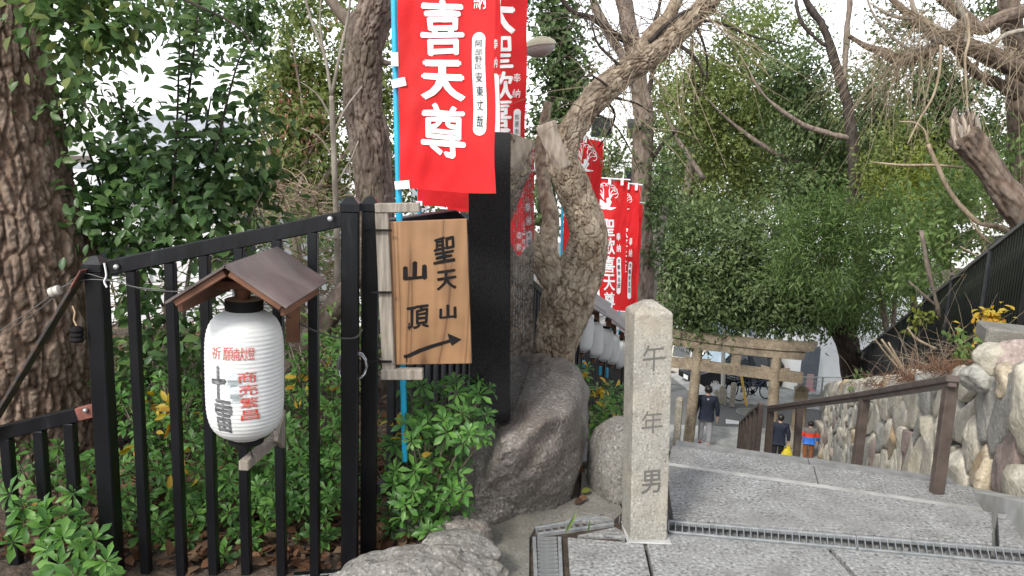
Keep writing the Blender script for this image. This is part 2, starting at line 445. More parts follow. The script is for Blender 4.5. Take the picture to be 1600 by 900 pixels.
# ------------------------------------------------------------------ generators: trunks, leaves, rocks
def catmull(P, n):
    P = np.asarray(P, float); m = len(P)
    Q = np.vstack([2 * P[0] - P[1], P, 2 * P[-1] - P[-2]])
    t = np.linspace(0, m - 1 - 1e-6, n); i = t.astype(int); f = (t - i)[:, None]
    a, b, c, d = Q[i], Q[i + 1], Q[i + 2], Q[i + 3]
    return 0.5 * (2 * b + (c - a) * f + (2 * a - 5 * b + 4 * c - d) * f ** 2 + (3 * b - a - 3 * c + d) * f ** 3)
def trunk_mesh(name, path, radii, mat, nu=24, ds=0.05, style='smooth', amp=0.01, cell=0.05, axial=2.0, bulge=0.08, seed=0):
    path = np.asarray([tuple(p) for p in path], float)
    Ltot = np.sqrt((np.diff(path, axis=0) ** 2).sum(1)).sum()
    n = max(6, int(Ltot / ds))
    C = catmull(np.hstack([path, np.asarray(radii, float)[:, None]]), n)
    P, Rr = C[:, :3], np.maximum(C[:, 3], 0.002)
    T = np.gradient(P, axis=0); T /= np.linalg.norm(T, axis=1)[:, None] + 1e-9
    x = np.cross(T[0], (0.3, 0.9, 0.2)); x /= np.linalg.norm(x)
    X = np.zeros_like(P)
    for i in range(n):
        x = x - T[i] * x.dot(T[i]); x /= np.linalg.norm(x); X[i] = x
    Y = np.cross(T, X)
    th = np.linspace(0, 2 * np.pi, nu, endpoint=False)
    s = np.concatenate([[0], np.cumsum(np.sqrt((np.diff(P, axis=0) ** 2).sum(1)))])
    ct, st_ = np.cos(th), np.sin(th)
    rm = Rr.mean(); c = np.full(n * nu, 0.5); e = np.ones(n * nu)
    cx = (Rr[:, None] * 0.5 + rm * 0.5) * ct[None]; cy = (Rr[:, None] * 0.5 + rm * 0.5) * st_[None]; cz = np.repeat(s[:, None], nu, 1)
    Q = np.stack([cx.ravel(), cy.ravel(), cz.ravel()], 1)
    d = bulge * np.repeat(Rr[:, None], nu, 1).ravel() * fbm(Q / (rm * 1.6), 3, seed)
    if style == 'furrow':
        q = Q / (cell, cell, cell * axial)
        q = q + 0.55 * np.stack([vnoise(q * 0.7, seed + 20), vnoise(q * 0.7, seed + 21), 0 * d], 1)
        f1, f2, c = voro(q, seed)
        e = np.clip((f2 - f1) / 0.26, 0, 1)
        d = d + amp * (e ** 0.7 - 0.8 + 0.28 * fbm(Q / (cell * 0.35), 3, seed + 5) + 0.35 * (c - 0.5))
    elif style == 'plate':
        q = Q / (cell, cell, cell * axial)
        q = q + 0.5 * np.stack([vnoise(q * 0.8, seed + 20), vnoise(q * 0.8, seed + 21), vnoise(q * 0.8, seed + 22)], 1) + 0.24 * np.stack([vnoise(q * 3.1, seed + 23), vnoise(q * 3.1, seed + 24), vnoise(q * 3.1, seed + 25)], 1)
        f1, f2, c = voro(q, seed)
        e = np.clip((f2 - f1) / (0.05 + 0.13 * np.clip(0.5 + 0.9 * fbm(Q / (cell * 2.3), 2, seed + 40), 0.05, 1)), 0, 1)
        d = d + amp * (e ** 0.6 - 0.8 + 0.25 * (c - 0.5) + 0.22 * fbm(Q / (cell * 0.3), 2, seed + 5))
    else:
        d = d + amp * fbm(Q / (cell, cell, cell * axial), 4, seed)
    R2 = (np.repeat(Rr[:, None], nu, 1).ravel() + d).reshape(n, nu)
    Vt = P[:, None] + R2[..., None] * (X[:, None] * ct[None, :, None] + Y[:, None] * st_[None, :, None])
    Vt = Vt.reshape(-1, 3)
    i, k = np.meshgrid(np.arange(n - 1), np.arange(nu), indexing='ij')
    a = i * nu + k; b = i * nu + (k + 1) % nu
    F4 = np.stack([a, b, b + nu, a + nu], -1).reshape(-1, 4)
    c0, c1 = len(Vt), len(Vt) + 1
    Vt = np.vstack([Vt, P[0], P[-1]])
    k = np.arange(nu)
    F3 = np.vstack([np.stack([np.full(nu, c0), (k + 1) % nu, k], 1),
                    np.stack([np.full(nu, c1), (n - 1) * nu + k, (n - 1) * nu + (k + 1) % nu], 1)])
    me = mesh_np(name, Vt, [F4, F3], mat, True)
    me.attributes.new('plate', 'FLOAT', 'POINT').data.foreach_set('value', np.concatenate([c, [0.5, 0.5]]).astype(np.float32))
    me.attributes.new('crack_shade', 'FLOAT', 'POINT').data.foreach_set('value', np.concatenate([1 - e, [0, 0]]).astype(np.float32))
    return me
def trunk(name, path, radii, mat, parent=None, **kw):
    return link(name, trunk_mesh(name, path, radii, mat, **kw), parent)
def ptrunk(name, pts, Y, mat, parent=None, **kw):
    """pts: (px, py, width px[, depth]) read off the photograph, given a real depth"""
    P, R_ = [], []
    for p in pts:
        y = p[3] if len(p) > 3 else Y
        P.append(at(p[0], p[1], y)); R_.append(p[2] * 0.5 * pxm(y))
    return trunk(name, P, R_, mat, parent, **kw)

TM = dict(
    diamond=(np.array([(0, 0, 0), (.45, -.5, .1), (1, 0, -.06), (.45, .5, .1)], float), [np.array([(0, 1, 2), (0, 2, 3)])]),
    oval=(np.array([(0, 0, 0), (.36, 0, .02), (.7, 0, .01), (1, 0, -.07), (.32, -.42, .1), (.68, -.45, .1), (.32, .42, .1), (.68, .45, .1)], float),
          [np.array([(0, 4, 1), (2, 5, 3), (0, 1, 6), (2, 3, 7)]), np.array([(1, 4, 5, 2), (1, 2, 7, 6)])]),
    obov=(np.array([(0, 0, 0), (.4, 0, .02), (.72, 0, .0), (1, 0, -.12), (.35, -.26, .07), (.7, -.5, .06), (.35, .26, .07), (.7, .5, .06)], float),
          [np.array([(0, 4, 1), (2, 5, 3), (0, 1, 6), (2, 3, 7)]), np.array([(1, 4, 5, 2), (1, 2, 7, 6)])]),
)
def leaf_frames(d, nrm):
    d = d / (np.linalg.norm(d, axis=1)[:, None] + 1e-9)
    s = np.cross(nrm, d); s /= np.linalg.norm(s, axis=1)[:, None] + 1e-9
    return d, s, np.cross(d, s)
def leaf_mesh(name, pos, d, nrm, L, ratio, mat, tmpl='diamond'):
    T, F = TM[tmpl]
    d, s, u = leaf_frames(np.asarray(d, float), np.asarray(nrm, float))
    L = np.asarray(L, float)[:, None, None]
    Vt = np.asarray(pos, float)[:, None] + L * (T[None, :, 0:1] * d[:, None] + T[None, :, 1:2] * ratio * s[:, None] + T[None, :, 2:3] * u[:, None])
    n, k = len(d), len(T)
    off = (np.arange(n) * k)[:, None, None]
    Fs = [(f[None] + off).reshape(-1, f.shape[1]) for f in F]
    return mesh_np(name, Vt.reshape(-1, 3), Fs, mat, tmpl != 'diamond')
def unit(n, rng=None):
    g = (rng or RNG).normal(size=(n, 3))
    return g / np.linalg.norm(g, axis=1)[:, None]
def crown_pts(clumps, tw=14, spread=0.2, droop=0.3, gap=-0.15, shell=0.45, seed=0):
    """clumps: (centre, radii, number of leaves) -> leaf positions, directions, normals (leaves gathered on twigs)"""
    rng = np.random.default_rng(seed + 100)
    PP, DD, NN = [], [], []
    for c, r, n in clumps:
        c = np.array(tuple(c)); r = np.array(r)
        m = max(3, int(n / tw * 1.7))
        u = unit(m, rng); q = u * (rng.random(m) ** shell)[:, None]
        p = c + q * r
        g = vnoise(p / (0.55 * r.mean()) + seed, seed)
        p, q = p[g > gap], q[g > gap]
        if len(p) == 0: continue
        o = q + 0.35 * unit(len(p), rng); o[:, 2] += 0.1
        o /= np.linalg.norm(o, axis=1)[:, None]
        k = tw
        P2 = np.repeat(p, k, 0); O2 = np.repeat(o, k, 0)
        t = rng.normal(size=(len(P2), 1)) * spread * 1.3
        P2 = P2 + O2 * t + rng.normal(size=P2.shape) * spread * 0.55
        D2 = O2 * 0.7 + unit(len(P2), rng) * 0.9; D2[:, 2] -= droop
        N2 = unit(len(P2), rng) * 0.45 + O2 * 0.8; N2[:, 2] += 0.45
        PP.append(P2); DD.append(D2); NN.append(N2)
    return np.vstack(PP), np.vstack(DD), np.vstack(NN)
def crown(parent, clumps, L, ratio, mat, name='crown', tmpl='diamond', var=0.3, **kw):
    P, D, N = crown_pts(clumps, **kw)
    rng = np.random.default_rng(kw.get('seed', 0))
    Ls = L * (1 + var * (rng.random(len(P)) * 2 - 1))
    o = link(name, leaf_mesh(name, P, D, N, Ls, ratio, mat, tmpl), parent)
    o['kind'] = 'stuff'
    return o
def pc(px, py, Y, rx, ry, n, deep=1.0):
    m = pxm(Y)
    return (at(px, py, Y), (rx * m, (rx + ry) * 0.5 * m * deep, ry * m), n)
def rock_mesh(name, radii, mat, seed=0, sub=4, amp=0.12, planes=6, power=2.6, fine=0.02):
    bm = bmesh.new(); bmesh.ops.create_icosphere(bm, subdivisions=sub, radius=1)
    P = np.array([v.co[:] for v in bm.verts]); bm.verts.index_update()
    F = np.array([[v.index for v in f.verts] for f in bm.faces]); bm.free()
    k = (np.abs(P) ** power).sum(1) ** (1 / power)
    P = P / k[:, None]
    rng = np.random.default_rng(seed)
    for _ in range(planes):
        nrm = unit(1, rng)[0]; d = 0.72 + 0.2 * rng.random()
        e = P @ nrm - d
        P = P - np.where(e > 0, e * 0.85, 0)[:, None] * nrm
    P = P * (1 + amp * fbm(P * 1.3 + seed * 3.1, 4, seed))[:, None] + fine * np.stack([fbm(P * 6 + 7 * j, 3, seed + j) for j in range(3)], 1)
    return mesh_np(name, P * np.array(radii), F, mat, True)
def rock(name, c, radii, mat, parent=None, rotz=0, **kw):
    return link(name, rock_mesh(name, radii, mat, **kw), parent, Matrix.Translation(V(c)) @ Matrix.Rotation(rotz, 4, 'Z'))

# ------------------------------------------------------------------ the ground
A0, SLOPE, ZS = 4.08, 0.375, -5.92            # landing edge, stair slope, street level
def zs(a): return np.clip(-SLOPE * (a - A0), ZS, 0)
WX, WY, WZ = 3.04, 4.1, -0.2                  # the stone wall's foot where it leaves the picture on the right
WD = V((math.sin(rad(19.9)), math.cos(rad(19.9)), 0)); WN = V((WD.y, -WD.x, 0))
def street_z(Y): return ZS - 0.03 - 0.2 * np.clip(Y - 24.2, 0, 9)
def wall_off(X, Y): return (X - WX) * WN.x + (Y - WY) * WN.y
def ground_z(X, Y):
    a, n = X * SA + Y * CA, X * CA - Y * SA
    z = zs(a) - 0.36
    bed = np.where(a < 4.0, -0.03, zs(a) - 0.05)
    t = np.clip((-0.20 - n) / 0.12, 0, 1)
    z = z * (1 - t) + bed * t
    left = np.clip(-0.42 * (Y - 7.0), -6.6, 0) - 0.03
    t = np.clip((-1.5 - n) / 1.2, 0, 1)
    z = z * (1 - t) + left * t
    w = wall_off(X, Y)
    bank = np.clip(-0.356 * (a - 9.8), ZS, 1.6) + 0.15 * np.clip(w - 1.4, 0, 3)
    t = np.clip((w - 0.9) / 0.6, 0, 1) * np.clip((21.5 - Y) / 1.5, 0, 1)
    z = z * (1 - t) + np.maximum(z, bank) * t
    far = street_z(Y) - 0.06
    return np.where((Y > 17.5) & (t < 0.5), np.minimum(z, far), z)
gx = np.concatenate([-np.geomspace(8, 400, 24)[::-1], np.arange(-7.8, 12.1, 0.17), np.geomspace(12.5, 400, 24)])
gy = np.concatenate([[-60, -20, -6, -2], np.arange(-1, 26, 0.17), np.geomspace(26.3, 900, 40)])
GX, GY = np.meshgrid(gx, gy)
GZ = ground_z(GX, GY) + 0.015 * fbm(np.stack([GX.ravel() * 2.2, GY.ravel() * 2.2, 0 * GX.ravel()], 1), 3, 4).reshape(GX.shape)
nx_, ny_ = len(gx), len(gy)
ii, jj = np.meshgrid(np.arange(ny_ - 1), np.arange(nx_ - 1), indexing='ij')
q = ii * nx_ + jj
ground = link('ground', mesh_np('ground', np.stack([GX.ravel(), GY.ravel(), GZ.ravel()], 1),
              np.stack([q, q + 1, q + nx_ + 1, q + nx_], -1).reshape(-1, 4), MAT['soil'], True))
ground['kind'] = 'structure'

# street at the foot of the stairs, running on downhill behind
def sheet(name, rows, mat):
    """rows: list of equal-length point rows"""
    m = len(rows[0]); vs = [p for r in rows for p in r]
    fs = [[i * m + j, i * m + j + 1, (i + 1) * m + j + 1, (i + 1) * m + j] for i in range(len(rows) - 1) for j in range(m - 1)]
    me = bpy.data.meshes.new(name); me.from_pydata([tuple(v) for v in vs], [], fs); me.materials.append(mat)
    o = link(name, me); o['kind'] = 'structure'
    return o
ys = [20.9, 24.2, 26, 28, 30, 33.2, 60, 140]
sheet('street', [[V((x, y, float(street_z(y)))) for x in (-25, -5, 3, 9, 14, 40)] for y in ys], MAT['asphalt'])
sheet('lower_landing', [[V((x, y, ZS + 0.0)) for x in (3.2, 6, 9.4)] for y in (17.6, 21.35)], MAT['concrete'])

# ------------------------------------------------------------------ stairs: each step a block of its own
stairs = tag(link('stairs', None, None, Matrix.Translation(an(A0, 0))), kind='structure')
def wall_n(a):                                 # offset n of the wall foot at axis distance a
    s = (a - (WX * SA + WY * CA)) / (WD.x * SA + WD.y * CA)
    return (WX * CA - WY * SA) + s * (WD.x * CA - WD.y * SA)
def prism_pts(mb, pts, z0, z1):
    n = len(pts)
    vs = [V((p.x, p.y, z0)) for p in pts] + [V((p.x, p.y, z1)) for p in pts]
    mb.add(vs, [list(range(n))[::-1], list(range(n, 2 * n))] + [[i, (i + 1) % n, n + (i + 1) % n, n + i] for i in range(n)])
def bevel_obj(o, b=0.006):
    bm = bmesh.new(); bm.from_mesh(o.data)
    bmesh.ops.recalc_face_normals(bm, faces=bm.faces[:])
    bmesh.ops.bevel(bm, geom=bm.edges[:], offset=b, segments=2, affect='EDGES', profile=0.6)
    bm.to_mesh(o.data); bm.free()
edges = [4.08, 4.82, 5.37]
while len(edges) < 38: edges.append(edges[-1] + 0.378)
for i in range(1, 37):
    a0, a1, z = edges[i - 1], edges[i], -0.16 * i
    nose = 0.2 if i < 3 else 0.16
    def strip(aa, bb, mat, nm, nsplit):
        w0, w1 = -0.24, wall_n((aa + bb) / 2) - 0.26
        cuts = [w0 + (w1 - w0) * k / nsplit + (0.06 * rnd.uniform(-1, 1) if 0 < k < nsplit else 0) for k in range(nsplit + 1)]
        for k in range(nsplit):
            mb = MB()
            prism_pts(mb, [an(aa, cuts[k] + 0.002), an(aa, cuts[k + 1] - 0.002), an(bb, cuts[k + 1] - 0.002), an(bb, cuts[k] + 0.002)], z - 0.2, z)
            o = mb.obj(nm, mat, stairs)
            if i < 8: bevel_obj(o, 0.005)
    if i in (1,):
        strip(a0 + 0.004, a1 - 0.30, MAT['concrete'], 'tread', 1)
        strip(a1 - 0.296, a1, MAT['pave'], 'nosing_stone', 2)
    elif i == 2:
        strip(a0 + 0.004, a1 - 0.2, MAT['darkconcrete'], 'tread', 1)
        strip(a1 - 0.196, a1, MAT['darkconcrete'], 'nosing_stone', 2)
    else:
        strip(a0 + 0.004, a1, MAT['pave'], 'tread', 2 if i < 14 else 1)

# ------------------------------------------------------------------ landing paved with granite slabs
paving = tag(link('paved_landing', None), kind='structure')
def slab(pix, name='paving_stone', z=0.0, th=0.1, mat=None, gap=0.004, world=False):
    pts = pix if world else [atz(x, y, z) for x, y in pix]
    c = sum(pts, V()) / len(pts)
    pts = [p + (c - p).normalized() * gap * 1.4 for p in pts]
    mb = MB(); prism_pts(mb, pts, z - th, z)
    o = mb.obj(name, mat or MAT['pave'], paving)
    bevel_obj(o, 0.006)
    return o
GA, GB = atz(1045, 831, 0), atz(1600, 880, 0)      # near side of the long grating
GC, GD = atz(1045, 812, 0), atz(1600, 857, 0)      # its far side
gd = (GB - GA).normalized(); gd2 = (GD - GC).normalized()
slab([(886, 838), (950, 843), (1006, 848), (1050, 1050), (900, 1050)])
slab([(1009, 848), (1045, 833), (1292, 855), (1470, 1050), (1056, 1050)])
slab([atz(1297, 855, 0), GB + (GA - GB).normalized() * 0.0 + V((0, -0.015, 0)), GB + gd * 1.2 + V((0, -0.015, 0)), atz(2300, 1050, 0), atz(1480, 1050, 0)], world=True)
slab([atz(1050, 810, 0), atz(1553, 850, 0), an(A0, 1.40), an(A0, -0.24)], world=True)
slab([atz(1560, 851, 0), GD + gd2 * 1.3 + V((0, 0.015, 0)), an(A0, 2.2), an(A0, 1.415)], world=True)
slab([(900, 836), (962, 822), (976, 830), (980, 838)], mat=MAT['pave'])
# mortar bed under everything
mb = MB(); prism_pts(mb, [V((-0.3, 0.6, 0)), V((5, 0.6, 0)), an(A0 - 0.03, 2.3), an(A0 - 0.03, -0.3)], -0.2, -0.098)
o = mb.obj('mortar_bed', MAT['darkconcrete'], paving)
# concrete patch round the boulder and broken paving beside it
slab([(700, 812), (900, 790), (838, 822), (829, 838), (828, 900), (700, 1000), (690, 880)], 'concrete_patch', 0.0, 0.12, MAT['patch'])
slab([(908, 735), (940, 720), (975, 800), (960, 812), (905, 800)], 'flagstone', 0.0, 0.1, MAT['patch'])
slab([(880, 812), (906, 800), (960, 812), (930, 815)], 'flagstone', -0.004, 0.1, MAT['darkconcrete'])
slab([(838, 820), (944, 801), (972, 806), (900, 776), (870, 790)], 'concrete_patch', -0.002, 0.08, MAT['patch'])
slab([(905, 690), (938, 690), (938, 716), (905, 722)], 'flagstone', 0.0, 0.1, MAT['darkconcrete'])

# ------------------------------------------------------------------ drain gratings, bar by bar
def grating(label, c0, c1, f0, f1, nb, h=0.02):
    """c0->c1 near edge, f0->f1 far edge"""
    c0, c1, f0, f1 = [V((p.x, p.y, 0)) for p in (c0, c1, f0, f1)]
    t = thing('drain_grating', label, 'drain grating', (c0 + c1 + f0 + f1) / 4)
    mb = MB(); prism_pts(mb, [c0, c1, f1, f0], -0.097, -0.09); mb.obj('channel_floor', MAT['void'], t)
    wv = (f0 - c0).normalized()
    for p, q_, s in ((c0, c1, 1), (f0, f1, -1)):
        a, b = p + wv * 0.008 * s, q_ + wv * 0.008 * s
        mb = MB(); mb.bar(a + V((0, 0, -h / 2)), b + V((0, 0, -h / 2)), 0.016, h, 0.002); mb.obj('side_rail', MAT['grate'], t)
    me = None
    for i in range(nb + 1):
        f = i / nb
        a, b = c0.lerp(c1, f), f0.lerp(f1, f)
        d = b - a
        M = frame(a.lerp(b, 0.5) + V((0, 0, -h / 2 - 0.001)), d.normalized(), V((0, 0, 1)).cross(d.normalized()), V((0, 0, 1)))
        if me is None:
            me = MB().box((0, 0, 0), (d.length - 0.018, 0.0048, h - 0.004)).mesh('bar', MAT['grate'])
        link('bar', me, t, M)
    return t
g1e = GB + gd * 0.55; g2e = GD + gd2 * 0.55
mid = 0.40
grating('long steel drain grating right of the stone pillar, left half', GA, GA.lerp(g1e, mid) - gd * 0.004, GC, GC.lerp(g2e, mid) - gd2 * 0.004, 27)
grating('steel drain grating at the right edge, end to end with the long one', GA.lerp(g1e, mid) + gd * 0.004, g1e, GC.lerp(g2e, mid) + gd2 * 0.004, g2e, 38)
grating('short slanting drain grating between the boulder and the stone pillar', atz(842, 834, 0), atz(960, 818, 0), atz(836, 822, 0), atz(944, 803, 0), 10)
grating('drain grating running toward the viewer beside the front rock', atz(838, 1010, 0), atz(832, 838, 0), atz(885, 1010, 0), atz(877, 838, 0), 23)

# ------------------------------------------------------------------ stone wall on the right
def clip_poly(poly, p, n):
    out = []
    for i in range(len(poly)):
        a, b = poly[i], poly[(i + 1) % len(poly)]
        da = (a[0] - p[0]) * n[0] + (a[1] - p[1]) * n[1]; db = (b[0] - p[0]) * n[0] + (b[1] - p[1]) * n[1]
        if da <= 0: out.append(a)
        if da * db < 0:
            t = da / (da - db); out.append((a[0] + t * (b[0] - a[0]), a[1] + t * (b[1] - a[1])))
    return out
wall = thing('stone_wall', 'retaining wall of big rounded fieldstones along the right of the stairs', 'stone wall', (WX, WY, WZ))
WSL = (ZS - WZ) / 15.85
def wall_h(s): return 0.8 + 0.08 * max(0, s) if s > 0 else 0.8
def wall_p(s, h, d=0.0):                       # d: distance out of the face, toward the stairs
    p = V((WX, WY, WZ)) + WD * s - WN * d
    p.z += WSL * s + h
    return p
seeds = []
s = -1.6
while s < 15.6:
    w = rnd.uniform(0.36, 0.6) if s < 1.5 else rnd.uniform(0.36, 0.68)
    H = wall_h(s); k = max(2, round(H / (w * rnd.uniform(0.65, 1.05))))
    for j in range(k):
        seeds.append((s + rnd.uniform(-.14, .14), (j + 0.5 + rnd.uniform(-.28, .28) + (0.25 if int(s * 7) % 2 else -0.2)) * H / k))
    s += w
    if rnd.random() < 0.5: seeds.append((s + rnd.uniform(-.2, .2), rnd.uniform(0.1, H)))
MAT['stone'] = [m_granite('cream_wall_stone', (0.347, 0.321, 0.258), (0.541, 0.508, 0.426), (0.682, 0.644, 0.553), 40, rand=0.15, bump=1.0, bdist=0.012, stain=(0.386, 0.347, 0.258)),
                m_granite('grey_wall_stone', (0.193, 0.193, 0.174), (0.347, 0.342, 0.309), (0.489, 0.483, 0.438), 40, rand=0.2, bump=1.0, bdist=0.012, stain=(0.220, 0.206, 0.167)),
                m_granite('tan_wall_stone', (0.258, 0.206, 0.142), (0.450, 0.386, 0.283), (0.592, 0.528, 0.412), 40, rand=0.15, bump=1.0, bdist=0.012, stain=(0.489, 0.309, 0.129)),
                m_granite('brown_wall_stone', (0.193, 0.148, 0.129), (0.321, 0.258, 0.232), (0.438, 0.373, 0.335), 40, rand=0.15, bump=1.0, bdist=0.012, stain=(0.180, 0.129, 0.115))]
for k, (s, h) in enumerate(seeds):
    poly = [(s - 1.1, 0.0), (s + 1.1, 0.0), (s + 1.1, wall_h(s) + 0.08), (s - 1.1, wall_h(s) + 0.08)]
    for s2, h2 in seeds:
        if (s2, h2) == (s, h) or abs(s2 - s) > 2.3: continue
        d = (s2 - s, h2 - h); L = math.hypot(*d)
        if L < 0.16: L = 0.16
        poly = clip_poly(poly, ((s + s2) / 2 - d[0] / L * 0.005, (h + h2) / 2 - d[1] / L * 0.005), (d[0] / L, d[1] / L))
        if len(poly) < 3: break
    if len(poly) < 3: continue
    cs, ch = sum(p[0] for p in poly) / len(poly), sum(p[1] for p in poly) / len(poly)
    R_ = [math.hypot(p[0] - cs, p[1] - ch) for p in poly]
    if max(R_) < 0.09: continue
    # round the outline: polar resample, smoothed
    m = 26; out = []
    for i in range(m):
        t = 2 * math.pi * i / m; dx, dy = math.cos(t), math.sin(t); best = 9
        for j in range(len(poly)):
            ax, ay = poly[j][0] - cs, poly[j][1] - ch; bx, by = poly[(j + 1) % len(poly)][0] - cs, poly[(j + 1) % len(poly)][1] - ch
            den = dx * (by - ay) - dy * (bx - ax)
            if abs(den) < 1e-9: continue
            u = (ax * (by - ay) - ay * (bx - ax)) / den; v = (ax * dy - ay * dx) / den
            if u > 0 and -1e-6 <= v <= 1 + 1e-6: best = min(best, u)
        out.append(best)
    for _ in range(2):
        out = [min(out[i], 0.03 + 0.25 * out[i - 1] + 0.5 * out[i] + 0.25 * out[(i + 1) % m]) for i in range(m)]
    dep = 0.05 + 0.05 * rnd.random() + 0.06 * min(0.4, sum(out) / m)
    tilt = (rnd.uniform(-.3, .3), rnd.uniform(-.2, .35))
    rings = [(1.0, -0.16), (1.0, -0.02), (0.97, dep * 0.55), (0.88, dep * 0.9), (0.6, dep * 1.0), (0.3, dep * 1.0)]
    vs = []
    for f, d in rings:
        for i in range(m):
            t = 2 * math.pi * i / m
            a, b = out[i] * f * math.cos(t), out[i] * f * math.sin(t)
            vs.append((cs + a, ch + b, d + (a * tilt[0] + b * tilt[1] if d > 0 else 0)))
    vs.append((cs, ch, dep * 1.05))
    A_ = np.array(vs); nz = fbm(A_ * 4.5 + k * 1.7, 4, k)
    A_[:, 2] += np.where(A_[:, 2] > -0.1, nz * 0.028 + 0.008 * fbm(A_ * 22 + k, 3, k + 5), 0)
    for _ in range(3):                         # flat split faces
        e_ = np.array([rnd.gauss(0, .5), rnd.gauss(0, .5), 1.0]); e_ /= np.linalg.norm(e_); q_ = (A_ - (cs, ch, 0)) @ e_ - dep * rnd.uniform(.72, 1.05)
        A_ -= np.where((q_ > 0) & (A_[:, 2] > 0), q_ * .9, 0)[:, None] * e_
    A_[2 * m:, 2] = np.maximum(A_[2 * m:, 2], 0.03 + 0.03 * np.minimum(1, np.arange(len(A_) - 2 * m) / m))
    W_ = np.array([tuple(wall_p(*p)) for p in A_])
    F4 = np.array([[r * m + i, r * m + (i + 1) % m, (r + 1) * m + (i + 1) % m, (r + 1) * m + i] for r in range(5) for i in range(m)])
    F3 = np.array([[5 * m + i, 5 * m + (i + 1) % m, 6 * m] for i in range(m)])
    right = s < 0.9
    mt = rnd.choices(MAT['stone'], [6, 5, .7, 1] if right else ([8, 4, .8, .15] if s < 8 else [6, 6, .6, .2]))[0]
    link('stone', mesh_np('stone', W_, [F4, F3], mt, True), wall)
# mortar core behind the stones, and the sloping concrete kerb at the foot
mb = MB(); rows = []
for s in np.linspace(-1.9, 15.9, 20):
    h = wall_h(s)
    rows.append([wall_p(s, -0.3, 0.0), wall_p(s, h - 0.03, 0.0), wall_p(s, h + 0.03, -0.9), wall_p(s, -0.3, -0.9)])
vs = [p for r in rows for p in r]
mb.add(vs, [[i * 4 + j, i * 4 + (j + 1) % 4, (i + 1) * 4 + (j + 1) % 4, (i + 1) * 4 + j] for i in range(19) for j in range(4)] + [[0, 1, 2, 3], [76, 77, 78, 79]])
mb.obj('wall_core', m_plain('dark_mortar', (0.06, 0.055, 0.045), 0.95, var=.4), wall)
mb = MB(); rows = []
for s in np.linspace(-1.9, 15.9, 20):
    a = float((WX + WD.x * s) * SA + (WY + WD.y * s) * CA)
    zt = WSL * s + 0.02
    rows.append([wall_p(s, -0.5, 0.30), wall_p(s, 0.0 + 0.02, 0.28), wall_p(s, 0.045, -0.02), wall_p(s, -0.5, -0.02)])
vs = [p for r in rows for p in r]
mb.add(vs, [[i * 4 + j, i * 4 + (j + 1) % 4, (i + 1) * 4 + (j + 1) % 4, (i + 1) * 4 + j] for i in range(19) for j in range(4)] + [[0, 1, 2, 3], [76, 77, 78, 79]])
tag(mb.obj('stair_kerb', MAT['concrete']), kind='structure')
# loose stones and a concrete block on top at the right edge
for i, (px, py, Y, r, lab) in enumerate([
        (1558, 562, 4.9, (0.13, 0.13, 0.115), 'pale angular stone on the wall top at the right'),
        (1592, 562, 4.8, (0.16, 0.15, 0.13), 'brown rounded stone on the wall top at the right edge'),
        (1585, 600, 4.6, (0.13, 0.12, 0.12), 'small tan stone under the pale angular stone'),
        (1530, 590, 4.95, (0.12, 0.14, 0.10), 'grey flat stone at the low end of the wall-top stones')]):
    o = rock('loose_stone', at(px, py, Y), r, MAT['stone'][[0, 3, 2, 1][i]], None, i * 1.1, seed=30 + i, sub=4)
    tag(o, lab, 'stone', 'loose stones on the wall top')
blk = MB().box((0, 0, 0), (0.95, 0.30, 0.11), frame(at(1656, 532, 5.0), V((0.93, -0.33, -0.02)).normalized(), V((0.33, 0.93, 0)).normalized(), V((0, 0, 1))), 0.012).obj('concrete_block', MAT['patch'])
tag(blk, 'long pale concrete block lying on the wall top at the right edge', 'concrete block')
# ------------------------------------------------------------------ lettering
_GL = {}
def glyph(ch, bold=0.0):
    k = (ch, bold)
    if k not in _GL:
        cu = bpy.data.curves.new('glyph', 'FONT'); cu.body = ch; cu.size = 1; cu.resolution_u = 3; cu.offset = bold
        o = bpy.data.objects.new('glyph', cu); COL.objects.link(o)
        bpy.context.view_layer.update()
        me = bpy.data.meshes.new_from_object(o.evaluated_get(bpy.context.evaluated_depsgraph_get()))
        vs = np.array([v.co[:] for v in me.vertices])
        fs = [list(p.vertices) for p in me.polygons]
        lo, hi = vs.min(0), vs.max(0)
        vs = (vs - (lo + hi) / 2) / np.maximum(hi - lo, 1e-6)
        _GL[k] = (vs[:, :2], fs)
        bpy.data.objects.remove(o); bpy.data.curves.remove(cu); bpy.data.meshes.remove(me)
    return _GL[k]
def stroke(pts):
    """brush stroke: (u, v, width) points -> outline polygon strip"""
    pts = [np.array(p, float) for p in pts]; vs, fs = [], []
    for i, p in enumerate(pts):
        t = pts[min(i + 1, len(pts) - 1)][:2] - pts[max(i - 1, 0)][:2]; t /= np.linalg.norm(t) + 1e-9
        n = np.array([-t[1], t[0]]) * p[2] / 2
        vs += [p[:2] + n, p[:2] - n]
    for i in range(len(pts) - 1): fs.append([2 * i, 2 * i + 1, 2 * i + 3, 2 * i + 2])
    return np.array(vs), fs
